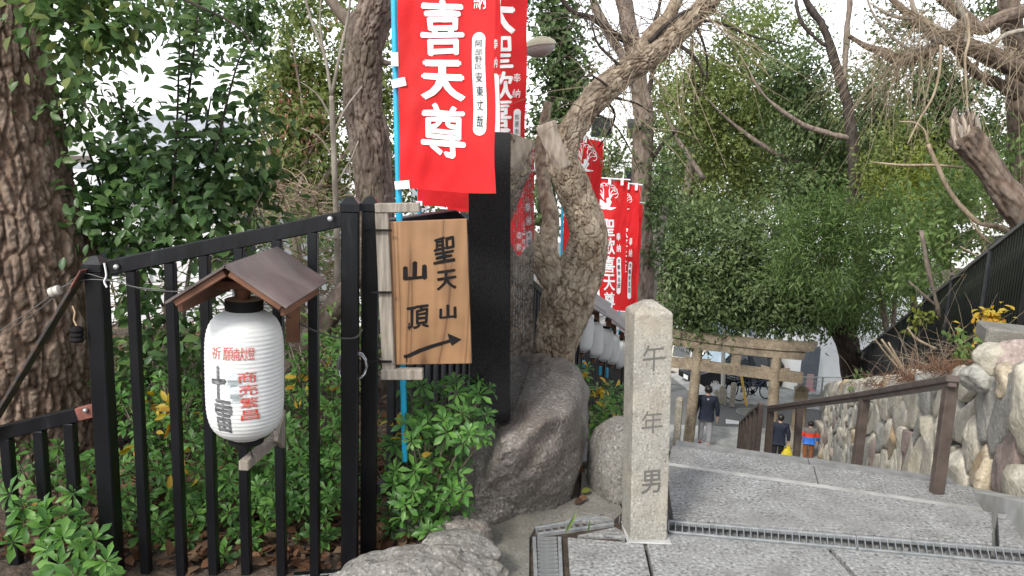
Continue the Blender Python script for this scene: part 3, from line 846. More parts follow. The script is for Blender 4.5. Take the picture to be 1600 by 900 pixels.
def lettering(items, mapf, mat, parent, name='lettering', cut=0.03, thick=0.0, M=None):
    """items: (verts2d, faces) in local metres; cut into a grid so that they follow a curved surface, then mapped"""
    bm = bmesh.new()
    for vs, fs in items:
        bv = [bm.verts.new((p[0], p[1], p[2] if len(p) > 2 else 0.0)) for p in vs]
        for f in fs:
            try: bm.faces.new([bv[i] for i in f])
            except ValueError: pass
    if cut:
        xs = [v.co.x for v in bm.verts]; ys = [v.co.y for v in bm.verts]
        for ax, lo, hi in ((0, min(xs), max(xs)), (1, min(ys), max(ys))):
            k = math.floor(lo / cut) + 1
            while k * cut < hi:
                co, no = [0, 0, 0], [0, 0, 0]; co[ax] = k * cut; no[ax] = 1
                bmesh.ops.bisect_plane(bm, geom=bm.verts[:] + bm.edges[:] + bm.faces[:], plane_co=co, plane_no=no)
                k += 1
    for v in bm.verts: v.co = mapf(v.co.x, v.co.y, v.co.z)
    me = bpy.data.meshes.new(name); bm.to_mesh(me); bm.free(); me.materials.append(mat)
    return link(name, me, parent, M)
def put(ch, cx, cy, w, h, bold=0.02, slant=0.05, jit=0.0):
    v, fs = glyph(ch)
    v = v.copy()
    v[:, 1] = v[:, 1] + slant * v[:, 0]
    if jit:
        q = np.stack([v[:, 0] * 4, v[:, 1] * 4, np.full(len(v), cx * 37 + cy * 11)], 1)
        v = v + jit * np.stack([vnoise(q, 3), vnoise(q, 4)], 1)
    # heavier strokes: shifted copies, each a hair in front of the last
    out, ff = [], []
    for k, (sx, sy) in enumerate(((0, 0), (1, 0), (-1, 0), (0, .8), (0, -.8)) if bold > 0.012 else ((0, 0),)):
        q = np.zeros((len(v), 3)); q[:, :2] = (v + (sx * bold, sy * bold)) * (w, h) + (cx, cy); q[:, 2] = k * 0.00016
        ff += [[i + k * len(v) for i in f] for f in fs]; out.append(q)
    return (np.vstack(out), ff)
def sc2(vs, s):
    vs = vs.copy(); vs[:, :2] = vs[:, :2] * s; return vs
def round_rect(cx, cy, w, h, n=8):
    r = w / 2; pts = []
    for k in range(n + 1): pts.append((cx + r * math.cos(math.pi * k / n), cy + h / 2 - r + r * math.sin(math.pi * k / n)))
    for k in range(n + 1): pts.append((cx - r * math.cos(math.pi * k / n), cy - h / 2 + r - r * math.sin(math.pi * k / n)))
    return (np.array(pts), [list(range(len(pts)))])

# ------------------------------------------------------------------ black fences on the left
def post_mesh(w, h, capw=None):
    mb = MB(); mb.box((0, 0, h / 2 - 0.02), (w, w, h - 0.04), None, 0.004)
    c = (capw or w + 0.006) / 2
    for z0, z1, a, b in ((h - 0.04, h - 0.012, c, c), (h - 0.012, h + 0.016, c, 0.012)):
        vs = [(x * a, y * a, z0) for x, y in ((-1, -1), (1, -1), (1, 1), (-1, 1))] + [(x * b, y * b, z1) for x, y in ((-1, -1), (1, -1), (1, 1), (-1, 1))]
        mb.add(vs, [[3, 2, 1, 0], [4, 5, 6, 7]] + [[i, (i + 1) % 4, 4 + (i + 1) % 4, 4 + i] for i in range(4)])
    return mb.mesh('post', MAT['black'])
FY = 2.76
pL, pM = at(163, 640, FY), at(547, 640, FY + 0.03)
zL, zM = at(163, 407, FY).z, at(547, 314, FY).z
front_fence = thing('metal_fence', 'tall black metal fence panel with sloping top rail behind the big paper lantern', 'fence', (pL.x, FY, -0.1))
for p, z, r in ((pL, zL, 0.0), (pM, zM, 0.12)):
    link('post', post_mesh(0.064, z + 0.12), front_fence, Matrix.Translation((p.x, p.y, -0.12)) @ Matrix.Rotation(r, 4, 'Z'))
r0, r1 = at(172, 418, FY), at(540, 341, FY + 0.02)
mb = MB(); mb.bar(r0, r1, 0.036, 0.058, 0.004); mb.obj('top_rail', MAT['black'], front_fence)
mb = MB(); mb.bar(r0 + V((0, 0, -1.32)), r1 + V((0, 0, -1.45)), 0.036, 0.05, 0.004); mb.obj('bottom_rail', MAT['black'], front_fence)
for i, px in enumerate((217, 275, 327, 380, 437, 491)):
    b = at(px, 640, FY + 0.01)
    f = (b.x - r0.x) / (r1.x - r0.x); zt = r0.z + (r1.z - r0.z) * f - 0.028
    link('bar', MB().box((0, 0, (zt + 0.12) / 2), (0.036, 0.036, zt + 0.12), None, 0.003).mesh('bar', MAT['black']), front_fence, Matrix.Translation((b.x, b.y, -0.12)))
for px, py in ((182, 417), (516, 342)):
    link('bolt', MB().lathe([(0.011, 0), (0.011, 0.004), (0.008, 0.009), (0.002, 0.011)], 10, Matrix.Rotation(rad(90), 4, 'X')).mesh('bolt', MAT['steel'], True), front_fence,
         Matrix.Translation(at(px, py, FY - 0.025)))
# lower fence running off to the left, and the slanting brace
low = thing('metal_fence', 'low black fence panel at the lower left with a rusty rail end', 'fence', (at(60, 700, FY).x, FY, -0.3))
q1, q0 = at(146, 641, FY), at(-60, 691, FY)
mb = MB(); mb.bar(q0, q1 + (q0 - q1).normalized() * 0.06, 0.036, 0.056, 0.004); mb.obj('top_rail', MAT['black'], low)
mb = MB(); mb.bar(q1 + (q0 - q1).normalized() * 0.085, q1 + (q1 - q0).normalized() * 0.012, 0.03, 0.05, 0.002); mb.obj('rail_end', MAT['rustplate'], low)
link('bolt', MB().lathe([(0.010, 0), (0.010, 0.004), (0.007, 0.009), (0.002, 0.011)], 10, Matrix.Rotation(rad(90), 4, 'X')).mesh('bolt', MAT['steel'], True), low, Matrix.Translation(at(134, 641, FY - 0.02)))
for px in (-40, 12, 64, 112):
    b = at(px, 700, FY); f = (b.x - q0.x) / (q1.x - q0.x); zt = q0.z + (q1.z - q0.z) * f - 0.027
    link('bar', MB().box((0, 0, (zt + 0.5) / 2), (0.04, 0.036, zt + 0.5), None, 0.003).mesh('bar', MAT['black']), low, Matrix.Translation((b.x, b.y, -0.5)))
br = thing('fence_brace', 'slanting flat steel brace leaning in front of the big furrowed trunk', 'brace', at(60, 560, FY - 0.02))
mb = MB(); mb.bar(at(131, 424, FY - 0.045), at(-25, 685, FY - 0.045), 0.012, 0.05, 0.002, V((0, 1, 0))); mb.obj('brace_bar', MAT['rust'], br)
mb = MB(); mb.bar(at(132, 421, FY - 0.053), at(116, 449, FY - 0.053), 0.006, 0.056, 0.001, V((0, 1, 0))); mb.obj('end_plate', MAT['rustplate'], br)

# long slatted fence going down beside the stairs
NF = -1.346
back_fence = thing('slatted_fence', 'long black slatted fence running down the left side of the stairs behind the cherry tree', 'fence', an(2.72, NF))
def ftop(a): return 1.40 if a < 3.55 else 1.40 - 0.36 * (a - 3.55)
slat_me = MB().box((0, 0, -0.62), (0.034, 0.034, 1.24), None, 0.003).mesh('slat', MAT['black2'])
rotF = Matrix.Rotation(-rad(16), 4, 'Z')
a = 2.86
while a < 20.2:
    link('slat', slat_me, back_fence, Matrix.Translation(an(a, NF, ftop(a) - 0.05)) @ rotF); a += 0.105
bp = post_mesh(0.064, 1.5)
p2 = at(577, 640, 2.93)
link('post', post_mesh(0.064, at(575, 313, 2.93).z + 0.12), back_fence, Matrix.Translation((p2.x, p2.y, -0.12)) @ Matrix.Rotation(0.1, 4, 'Z'))
for a in (4.6, 5.9, 7.1, 8.9, 10.7, 12.5, 14.3, 16.1, 17.9, 19.7):
    link('post', bp, back_fence, Matrix.Translation(an(a, NF, ftop(a) - 1.42)) @ rotF)
for dz, nm in ((-0.025, 'top_rail'), (-1.16, 'bottom_rail')):
    for a0, a1 in ((2.75, 3.55), (3.55, 20.2)):
        mb = MB(); mb.bar(an(a0, NF, ftop(a0) + dz), an(a1, NF, ftop(a1) + dz), 0.044, 0.05, 0.004); mb.obj(nm, MAT['black2'], back_fence)

# ------------------------------------------------------------------ paper lanterns
def lantern_body_mesh(R_, H, ribs, n):
    prof = []; m = ribs * 4
    for i in range(m + 1):
        t = i / m * 2 - 1
        r = R_ * (1 - abs(t) ** 3.6 * 0.55) * (1 - 0.02 * t)
        r = R_ * max(0.30, (1 - abs(t) ** 4.2) ** 0.5 * 0.55 + 0.45 * (1 - abs(t) ** 9) ** 0.5) if abs(t) < 0.999 else R_ * 0.44
        r = max(r, R_ * 0.44)
        ph = (i % 4) / 4
        prof.append((r * (1 - (0.0 if ribs < 12 else 0.012) * (1 - math.cos(2 * math.pi * ph)) * 0.5), t * H / 2))
    return MB().lathe(prof, n, None, False).mesh('paper_body', MAT['paper'], True, 60), prof
LC = at(383, 584, 2.45)
big = thing('paper_lantern', 'big ribbed white paper lantern with red and black writing under a small gabled roof', 'paper lantern', LC)
LR, LH = 0.1285, 0.458
bm_, prof = lantern_body_mesh(LR, LH, 32, 72)
tilt = Matrix.Translation(LC) @ Matrix.Rotation(rad(0.5), 4, 'Y')
link('paper_body', bm_, big, tilt)
pz = np.array([p[1] for p in prof]); pr = np.array([p[0] for p in prof])
def lmap(u, v, dz=0.0, d=0.0022):              # u: arc from the side that faces the camera
    r = float(np.interp(v, pz, pr)) + d + dz
    t = u / LR + math.atan2(LC.x, LC.y) * -1.0
    return V((r * math.sin(t), -r * math.cos(t), v))
mpx = LR / 61.0
def lp(px, py): return (LR * math.asin(max(-1, min(1, (px - 383) / 62.0))), (584 - py) * LH / 224.0)
it = []
for i, ch in enumerate('祈願献燈'):
    u, v = lp(342 + i * 16, 534); it.append(put(ch, u + (0.0 if i else -0.004), v, 0.034 + 0.003 * (i == 0), 0.042, 0.0))
lettering(it, lmap, MAT['redink'], big, 'red_lettering', 0.008, M=tilt)
it = []
for i, ch in enumerate('商売繁昌'):
    u, v = lp(386 + i * 1.3, 572 + i * 21); it.append(put(ch, u, v, 0.058, 0.036, 0.013, 0.04))
lettering(it, lmap, MAT['redink'], big, 'red_lettering', 0.008, M=tilt)
it = [put('十', *lp(343, 583), 0.052, 0.11, 0.05, 0.05), put('雷', *lp(349, 638), 0.060, 0.11, 0.03, -0.04)]
lettering(it, lmap, MAT['inkgrey'], big, 'black_lettering', 0.008, M=tilt)
u, v = lp(368, 590)
it = [(np.array([(u + 0.03 * math.cos(t), v + 0.052 * math.sin(t)) for t in np.linspace(0, 2 * math.pi, 20, endpoint=False)]), [list(range(20))]),
      (np.array([(u + x, v + y) for x, y in ((-.03, .03), (.045, .045), (.05, .02), (-.02, -.005))]), [[0, 1, 2, 3]]),
      (np.array([(u + x, v + y) for x, y in ((-.02, -.01), (.035, -.02), (.03, -.045), (-.015, -.05))]), [[0, 1, 2, 3]])]
lettering(it, lambda a, b, c: lmap(a, b, c, 0.0012), MAT['blueink'], big, 'printed_emblem', 0.008, M=tilt)
zt = LH / 2
link('top_ring', MB().lathe([(0.060, zt - 0.006), (0.062, zt - 0.004), (0.062, zt + 0.030), (0.0595, zt + 0.030)], 40, None, False).mesh('top_ring', MAT['ink'], True), big, tilt)
link('ring_lining', MB().lathe([(0.059, zt + 0.030), (0.058, zt - 0.004), (0.02, zt - 0.006)], 40, None, True).mesh('ring_lining', MAT['tan'], True), big, tilt)
link('bottom_ring', MB().lathe([(0.057, -zt - 0.016), (0.059, -zt - 0.014), (0.059, -zt + 0.004), (0.055, -zt + 0.006)], 40).mesh('bottom_ring', MAT['ink'], True), big, tilt)
RX, RYf, RYb = -0.866, 2.215, 2.72
zr = at(428, 385, RYb).z; 
def roof_panel(sx, mat=None):
    mb = MB(); n = 30
    a = rad(33); w = 0.222
    for i in range(n):                        # corrugations across the slope
        f0, f1 = i / n * w, (i + 0.62) / n * w
    ex, ez = math.cos(a), math.sin(a)
    ys_ = np.linspace(RYf, RYb, 57)
    vs, fs = [], []
    for k, y in enumerate(ys_):
        d = 0.0022 if k % 2 else 0.0
        for f in (0.0, w):
            vs += [(RX + sx * f * ex + sx * d * ez, y, zr - f * ez + d * ex), (RX + sx * f * ex - sx * 0.006 * ez, y, zr - f * ez - 0.006 * ex)]
    for k in range(len(ys_) - 1):
        o = k * 4; fs += [[o, o + 2, o + 6, o + 4], [o + 1, o + 5, o + 7, o + 3], [o, o + 4, o + 5, o + 1], [o + 2, o + 3, o + 7, o + 6]]
    fs += [[0, 1, 3, 2], [len(vs) - 4, len(vs) - 2, len(vs) - 1, len(vs) - 3]]
    mb.add(vs, fs); return mb.obj('roof_sheet', MAT['roofsheet'], big)
roof_panel(1); roof_panel(-1)
for sx in (1, -1):                             # rafters and boards under the sheets
    ex, ez = math.cos(rad(33)), math.sin(rad(33))
    for y in (RYf + 0.03, RYb - 0.05):
        mb = MB(); mb.bar(V((RX + sx * 0.008, y, zr - 0.026)), V((RX + sx * 0.195 * ex, y, zr - 0.195 * ez - 0.02)), 0.022, 0.034, 0.002, V((0, 1, 0))); mb.obj('rafter', MAT['brownwood'], big)
    mb = MB(); mb.bar(V((RX + sx * 0.19 * ex, RYf + 0.045, zr - 0.19 * ez - 0.03)), V((RX + sx * 0.19 * ex, RYb - 0.065, zr - 0.19 * ez - 0.03)), 0.016, 0.05, 0.002); mb.obj('eave_board', MAT['brownwood'], big)
mb = MB(); mb.bar(V((RX - 0.115, 2.44, zr - 0.098)), V((RX + 0.115, 2.44, zr - 0.098)), 0.04, 0.03, 0.003); mb.obj('cross_beam', MAT['brownwood'], big)
mb = MB(); mb.lathe([(0.006, -0.05), (0.022, -0.03), (0.026, -0.004), (0.026, 0.0)], 16, Matrix.Translation((LC.x + 0.0, LC.y, zr - 0.114))); mb.obj('lamp_socket', MAT['brownwood'], big, True)
mb = MB(); mb.tube([(LC.x, LC.y, zr - 0.16), (LC.x + 0.003, LC.y, LC.z + zt + 0.0)], 0.0022, 5); mb.obj('hanging_wire', MAT['ink'], big)
mb = MB(); mb.bar(at(380, 728, 2.40), at(438, 678, 2.74), 0.034, 0.036, 0.003); mb.obj('bottom_arm', MAT['oldwood'], big)
w0 = at(441, 640, 2.72); w1 = at(441, 700, 2.72); w2 = at(428, 690, 2.62)
mb = MB(); mb.add([w0 + V((-.005, 0, 0)), w1 + V((-.005, 0, 0)), w2 + V((-.005, 0, 0)), w0 + V((.012, 0, 0)), w1 + V((.012, 0, 0)), w2 + V((.012, 0, 0))], [[0, 1, 2], [3, 5, 4], [0, 3, 4, 1], [1, 4, 5, 2], [2, 5, 3, 0]])
mb.obj('arm_bracket', MAT['oldwood'], big)
mb = MB(); mb.tube([LC + V((0.005, 0, -zt - 0.012)), at(395, 716, 2.44)], 0.002, 5); mb.obj('tie_wire', MAT['ink'], big)
mb = MB(); mb.bar(V((RX + 0.05, RYb + 0.008, zr - 0.05)), V((RX + 0.05, RYb + 0.008, zr - 0.36)), 0.05, 0.018, 0.002, V((0, 1, 0))); mb.obj('back_board', MAT['brownwood'], big)

# the row of small lanterns further down the fence
small_px = [(911, 519, 7.3), (928, 530, 7.95), (944, 538, 8.6), (956, 545, 9.3), (967, 553, 10.1), (976, 558, 11.0)]
dgrey = m_plain('grey_roof_sheet', (0.24, 0.23, 0.23), 0.55, var=0.15)
sl0 = None
lab6 = ['small white paper lantern half hidden by the cherry trunk, first of the row', 'small white paper lantern second from the cherry trunk', 'small white paper lantern third from the cherry trunk',
        'small white paper lantern fourth from the cherry trunk', 'small white paper lantern second from the stone pillar', 'small white paper lantern partly hidden by the stone pillar, last of the row']
for i, (px, py, Y) in enumerate(small_px):
    c = at(px, py, Y)
    M = Matrix.Translation(c) @ Matrix.Rotation(rad(-14), 4, 'Z')
    if sl0 is None:
        sl0 = link('paper_lantern', None, None, M); tag(sl0, lab6[0], 'paper lantern', 'small lanterns in a row along the fence')
        sm, _ = lantern_body_mesh(0.105, 0.40, 24, 32)
        link('paper_body', sm, sl0, M)
        link('top_ring', MB().lathe([(0.045, 0.185), (0.045, 0.215)], 20).mesh('top_ring', MAT['ink'], True), sl0, M)
        link('bottom_ring', MB().lathe([(0.043, -0.21), (0.043, -0.187)], 20).mesh('bottom_ring', MAT['ink'], True), sl0, M)
        def smap(u, v, dz): return V(((0.097 + dz) * math.sin(u / .095 + 0.55), -(0.097 + dz) * math.cos(u / .095 + 0.55), v))
        lettering([put(ch, 0, 0.05 - 0.045 * k, 0.035, 0.038, 0.02) for k, ch in enumerate('家内安全')], smap, MAT['ink'], sl0, 'black_lettering', 0.012, M=M)
        lettering([put('献燈', 0.0, 0.10, 0.05, 0.022, 0.02)], smap, MAT['redink'], sl0, 'red_lettering', 0.012, M=M)
        for sx in (1, -1):
            mb = MB(); mb.box((0.0, 0, 0), (0.29, 0.46, 0.012)); 
            link('roof_sheet', mb.mesh('roof_sheet', dgrey), sl0, M @ Matrix.Translation((sx * 0.118, 0.0, 0.335)) @ Matrix.Rotation(sx * rad(30), 4, 'Y'))
        link('ridge_beam', MB().box((0, 0.05, 0.31), (0.03, 0.3, 0.04)).mesh('ridge_beam', MAT['brownwood']), sl0, M)
        link('bottom_arm', MB().box((0, 0.12, -0.235), (0.03, 0.3, 0.03)).mesh('bottom_arm', MAT['brownwood']), sl0, M)
        link('back_board', MB().box((0, 0.24, 0.03), (0.06, 0.02, 0.58)).mesh('back_board', MAT['brownwood']), sl0, M)
    else:
        copy_tree(sl0, M @ Matrix.Rotation(rnd.uniform(-.08, .08), 4, 'Y'), lab6[i])

# ------------------------------------------------------------------ wooden signboard on its bracket
SY = 2.86
sb = thing('wooden_signboard', 'cedar signboard with brushed black characters and an arrow, beside the black stone slab', 'signboard', at(670, 572, SY))
b0, b1, b2, b3 = at(613, 570, SY), at(737, 568, SY), at(729, 342, SY), at(603, 347, SY)
th = V((0, 0.026, 0))
mb = MB(); mb.add([b0, b1, b2, b3, b0 + th, b1 + th, b2 + th, b3 + th], [[0, 1, 2, 3], [7, 6, 5, 4], [0, 4, 5, 1], [1, 5, 6, 2], [2, 6, 7, 3], [3, 7, 4, 0]])
board = mb.obj('board', MAT['wood'], sb); bevel_obj(board, 0.002)
BW, BH = 124.0, 225.0
def bmap(px, py, dz=0.0):
    f, g = (px - 613 + (570 - py) * 10 / 223) / 124.0, (570 - py) / 224.5
    p = b0.lerp(b1, f).lerp(b3.lerp(b2, f), g)
    return p + V((0, -0.0018 - dz, 0))
it = [put('聖', 693, -391, 33, 38, 0.026, 0.12, 0.035), put('天', 697, -437, 30, 29, 0.035, 0.10, 0.03), put('山', 699, -487, 25, 22, 0.045, 0.12, 0.03),
      put('山', 648, -422, 32, 28, 0.06, 0.08, 0.04), put('頂', 653, -494, 33, 36, 0.03, 0.1, 0.04),
      (stroke([(631, -557, 5), (638, -556, 6), (655, -548, 6.5), (675, -541, 6), (703, -533, 5)])),
      (np.array([(699, -521), (721, -531), (706, -541), (702, -534)]), [[0, 3, 1], [3, 2, 1]]),
      stroke([(639, -503, 2.4), (639.5, -515, 1.6)]), stroke([(635, -556, 2.0), (636, -566, 1.2)])]
lettering(it[:5], lambda x, y, z: bmap(x, -y, z), MAT['ink'], sb, 'brushed_lettering', 0)
lettering(it[5:7], lambda x, y, z: bmap(x, -y, z), MAT['ink'], sb, 'painted_arrow', 0)
for q_ in it[7:]: lettering([q_], lambda x, y, z: bmap(x, -y, z), MAT['ink'], sb, 'paint_drip', 0)
fb = thing('sign_bracket', 'weathered grey wooden bracket that holds the cedar signboard to the black post', 'bracket', at(600, 590, SY))
mb = MB(); mb.bar(at(597, 332, SY), at(608, 578, SY), 0.05, 0.036, 0.003, V((0, 1, 0))); mb.obj('upright', MAT['oldwood'], fb)
mb = MB(); mb.bar(at(587, 325, SY - 0.003), at(656, 324, SY - 0.003), 0.04, 0.036, 0.003); mb.obj('top_arm', MAT['oldwood'], fb)
mb = MB(); mb.bar(at(596, 584, SY - 0.003), at(661, 584, SY - 0.003), 0.04, 0.042, 0.003); mb.obj('bottom_arm', MAT['oldwood'], fb)
for y in (360, 457, 565):
    mb = MB(); mb.bar(at(571, y, SY - 0.03), at(612, y, SY - 0.03), 0.004, 0.009); mb.obj('tie', MAT['ink'], fb)

# ------------------------------------------------------------------ red banners
def banner(label, cor, Y, white=None, black=None, pole=None, loops=(), pole_w=0.026, group=None, wave=0.012, seed=0, hem=0.0, pole_to=0.0):
    """cor: pixel corners TL TR BR BL; lettering items in (u,v): u 0..1 left to right, v 0..1 from bottom"""
    Ys = Y if isinstance(Y, (list, tuple)) else [Y] * 4
    TL, TR, BR, BL = [at(x, y, d) for (x, y), d in zip(cor, Ys)]
    W_ = ((TR - TL).length + (BR - BL).length) / 2; H_ = ((TL - BL).length + (TR - BR).length) / 2
    nrm = (TR - TL).cross(TL - BL).normalized()
    if nrm.y > 0: nrm = -nrm
    def P(u, v, d=0.0):
        p = BL.lerp(BR, u).lerp(TL.lerp(TR, u), v)
        q = np.array([[u * 2.4 + seed, v * H_ * 2.2, seed * 1.7]]); q2 = np.array([[u * 7 + v * 4, v * H_ * 9 - u * 5, seed + 5.0]])
        w = wave * (math.sin(u * 5.5 + v * 2.5 + seed) * 0.9 * (0.3 + u) + 1.4 * vnoise(q, seed)[0]) + wave * 0.30 * vnoise(q2, seed)[0] + 0.0035 * (1 - abs(float(vnoise(np.array([[u * 5 + v * 9, v * H_ * 6 - u * 3, seed + 2.0]]), 7)[0]))) ** 6
        ex = (TR - TL).normalized() * (0.004 * math.sin(v * 23 + seed) * (u - .2)) + V((0, 0, 0.006 * math.sin(u * 4 + seed) * (1 - v)))
        return p + nrm * (w + d) + ex
    root = thing('nobori_banner', label, 'banner', BL, group)
    nu, nv = 30, max(24, int(H_ * 48))
    vs = [P(i / nu, j / nv) for j in range(nv + 1) for i in range(nu + 1)]
    fs = np.array([[j * (nu + 1) + i, j * (nu + 1) + i + 1, (j + 1) * (nu + 1) + i + 1, (j + 1) * (nu + 1) + i] for j in range(nv) for i in range(nu)])
    vs = np.array([tuple(v) for v in vs]); k = len(vs)
    vb = vs - np.array(tuple(nrm)) * 0.001
    o = link('cloth', mesh_np('cloth', np.vstack([vs, vb]), [fs, fs[:, ::-1] + k], MAT['red'], True), root)
    mp = lambda x, y, z: P(x / W_, y / H_, 0.0034 + z)
    mp2 = lambda x, y, z: P(x / W_, y / H_, 0.0075 + z)
    sc = lambda items: [(sc2(v, (W_, H_)), f) for v, f in items]
    if white: lettering(sc(white), mp, MAT['white'], root, 'white_lettering', 0.02)
    if black: lettering(sc(black), mp2, MAT['ink'], root, 'black_lettering', 0.02)
    if pole:
        mb = MB(); mb.tube([at(*pole[0]), at(*pole[1])], pole_w / 2, 12); mb.obj('pole', MAT['pole'], root, True)
    for l in loops:
        a, b = at(*l[0]), at(*l[1])
        mb = MB(); mb.bar(a, b, 0.006, l[2], 0.001, V((0, 0, 1))); mb.obj('loop', MAT['white'], root)
    return root
def pu(px, py, x0, x1, y0, y1): return ((px - x0) / (x1 - x0), (y1 - py) / (y1 - y0))
# front banner; its cloth goes on above the picture
T1 = -260
def b1(px, py): return pu(px, py, 624, 774, T1, 298)
w1 = lambda ch, px, py, w, h, bold=0.035, s=0.06: put(ch, *b1(px, py), w / 150, h / 558, bold, s * 0.25, 0.03)
white = [w1('歓', 692, -70, 70, 80, 0.022), w1('喜', 693, 33, 66, 84, 0.024), w1('天', 693, 116, 64, 60, 0.05), w1('尊', 693, 198, 66, 84, 0.024),
         w1('納', 750, -12, 18, 30, 0.01), w1('奉', 750, -55, 18, 30, 0.01), round_rect(*b1(750, 121), 20.5 / 150, 164 / 558)]
# a capsule is a true capsule in metres: rebuild with the cloth's own proportions
def capsule(u, v, w, h, asp):
    vs, f = round_rect(0, 0, w, h * asp); vs = vs.copy(); vs[:, 1] /= asp
    return (vs + (u, v), f)
white[-1] = capsule(*b1(750, 121), 20.5 / 150, 164 / 558, 558 / 150)
black = [w1(ch, 750, y, 11, h, 0.012) for ch, y, h in (('阿', 57, 11), ('部', 70, 11), ('野', 82, 10), ('区', 93, 8), ('安', 110, 16), ('東', 132, 17), ('丈', 154, 17), ('哉', 180, 20))]
banner('large red banner with white characters on a blue pole above the cedar signboard', [(618, T1), (772, T1), (775, 301), (627, 295)], [3.02, 3.0, 3.0, 3.02], white, black,
       pole=((609, T1 - 20, 3.03), (633, 720, 3.03)), loops=[((612, 132, 3.0), (634, 127, 3.0), 0.033), ((617, 290, 3.0), (640, 288, 3.0), 0.033), ((611, 93, 3.0), (622.5, 93, 3.0), 0.052)], wave=0.024, seed=2)
# two more behind it
def b2(px, py): return pu(px, py, 652, 782, -150, 326)
banner('red banner mostly hidden behind the large front banner, its hem showing below', [(655, -150), (783, -150), (781, 330), (653, 322)], [4.62, 4.62, 4.62, 4.62],
       [capsule(*b2(775, 165), 12 / 130, 120 / 476, 476 / 130), put('納', *b2(773, 88), 9 / 130, 16 / 476, 0.01), put('奉', *b2(773, 60), 9 / 130, 16 / 476, 0.01)], None,
       pole=((648, -170, 4.64), (660, 640, 4.64)), loops=[((650, 318, 4.6), (660, 318, 4.6), 0.03)], seed=7, wave=0.014)
def b3(px, py): return pu(px, py, 700, 823, -180, 330)
w3 = lambda ch, px, py, w, h, bold=0.024: put(ch, *b3(px, py), w / 123, h / 510, bold, 0.02, 0.02)
banner('red banner with white characters standing above the black stone slab', [(700, -180), (826, -180), (818, 330), (700, 330)], [5.6, 5.5, 5.5, 5.6],
       [w3('大', 779, 15, 48, 56, 0.05), w3('聖', 779, 72, 44, 50), w3('歓', 780, 125, 44, 44), w3('喜', 780, 170, 44, 46), w3('天', 780, 216, 44, 40, 0.05),
        w3('奉', 808, 113, 12, 14, 0.01), w3('納', 808, 138, 12, 14, 0.01), capsule(*b3(811, 225), 11 / 123, 124 / 510, 510 / 123)],
       [w3(ch, 811, 176 + k * 12, 6, 9, 0.01) for k, ch in enumerate('松原市')],
       pole=((694, -190, 5.6), (706, 640, 5.6)), seed=4, wave=0.016)
# banners further down the stairs
def crest(cx, cy, s, asp):
    """round crest: two crossed white radishes under outlined leaves (s: width in u)"""
    it = []
    for sx in (-1, 1):
        it.append(stroke([(sx * .02, -.05, .10), (sx * .10, -.18, .20), (sx * .02, -.33, .18), (sx * -.14, -.42, .10), (sx * -.34, -.40, .02)]) if sx > 0 else
                  stroke([(-.36, -.12, .12), (-.24, -.22, .20), (-.06, -.36, .19), (.14, -.43, .10), (.36, -.38, .02)]))
        for k in range(4):
            a0 = math.pi / 2 - sx * (0.25 + k * 0.42)
            c = (0.34 * math.cos(a0), 0.08 + 0.30 * math.sin(a0))
            it.append(stroke([(c[0] + .125 * math.cos(a0 + t), c[1] + .125 * math.sin(a0 + t), .03) for t in np.linspace(-1.7, 1.7, 7)]))
        for k in range(3):
            a0 = math.pi / 2 - sx * (0.4 + k * 0.5)
            it.append(stroke([(sx * .12, -.1, .03), (.2 * math.cos(a0) + sx * .03, .05 + .2 * math.sin(a0), .035), (.36 * math.cos(a0), .08 + .32 * math.sin(a0), .02)]))
    return [(v * (s, s / asp) + (cx, cy), f) for v, f in it]
def far_banner(label, cor, Y, chars, col=0.42, small=0.8, crest_v=0.87, pole=None, seed=0, mirror=1, loops=3):
    w = abs(cor[1][0] - cor[0][0]); h = abs(cor[3][1] - cor[0][1]); asp = h / w
    white = crest(col, crest_v, 0.72, asp)
    cw, ch_ = 0.42, 0.42 / asp * 1.05
    v = crest_v - 0.24
    for c in chars:
        white.append(put(c, col, v, cw, ch_, 0.025)); v -= ch_ * 1.12
    for k, c in enumerate('奉納'): white.append(put(c, small, 0.56 - k * 0.09, 0.14, 0.06, 0.02))
    white.append(capsule(small + 0.02, 0.25, 0.16, 0.30, asp))
    black = [put(c, small + 0.02, 0.37 - k * 0.05, 0.09, 0.035, 0.03) for k, c in enumerate('大阪市北田')]
    lp_ = []
    for k in range(loops):
        f = (k + 0.5) / loops
        x = cor[0][0] + (cor[1][0] - cor[0][0]) * f; y = cor[0][1] + (cor[1][1] - cor[0][1]) * f
        lp_.append(((x, y - 4, Y - .02), (x - 0.5, y + 7, Y - .02), 0.034))
    b = banner(label, cor, Y, white, black, pole=pole, loops=lp_, group=None, seed=seed, wave=0.02)
    mb = MB(); mb.tube([at(cor[0][0] - 2, cor[0][1] - 3, Y), at(cor[1][0] + 3, cor[1][1] - 2, Y)], 0.008, 6); mb.obj('cross_rod', MAT['white'], b)
    return b
far_banner('red banner with a white crest rising behind the elbow of the cherry trunk', [(886, 210), (943, 222), (926, 455), (878, 430)], 7.2, '大聖歓喜天尊', pole=((881, 200, 7.22), (873, 640, 7.22)), seed=1, col=0.5, small=0.86)
far_banner('red banner with a white crest to the right of the cherry trunk', [(924, 280), (982, 283), (975, 479), (938, 476)], 8.8, '聖歓喜天尊', pole=((921, 270, 8.82), (936, 570, 8.82)), seed=3, col=0.4, small=0.74)
far_banner('narrow red banner overlapped by the crested one, left of the grey trunk', [(962, 287), (1001, 291), (992, 488), (956, 484)], 9.8, '歓喜天尊', pole=((959, 280, 9.82), (953, 590, 9.82)), seed=5, col=0.35, small=0.7)
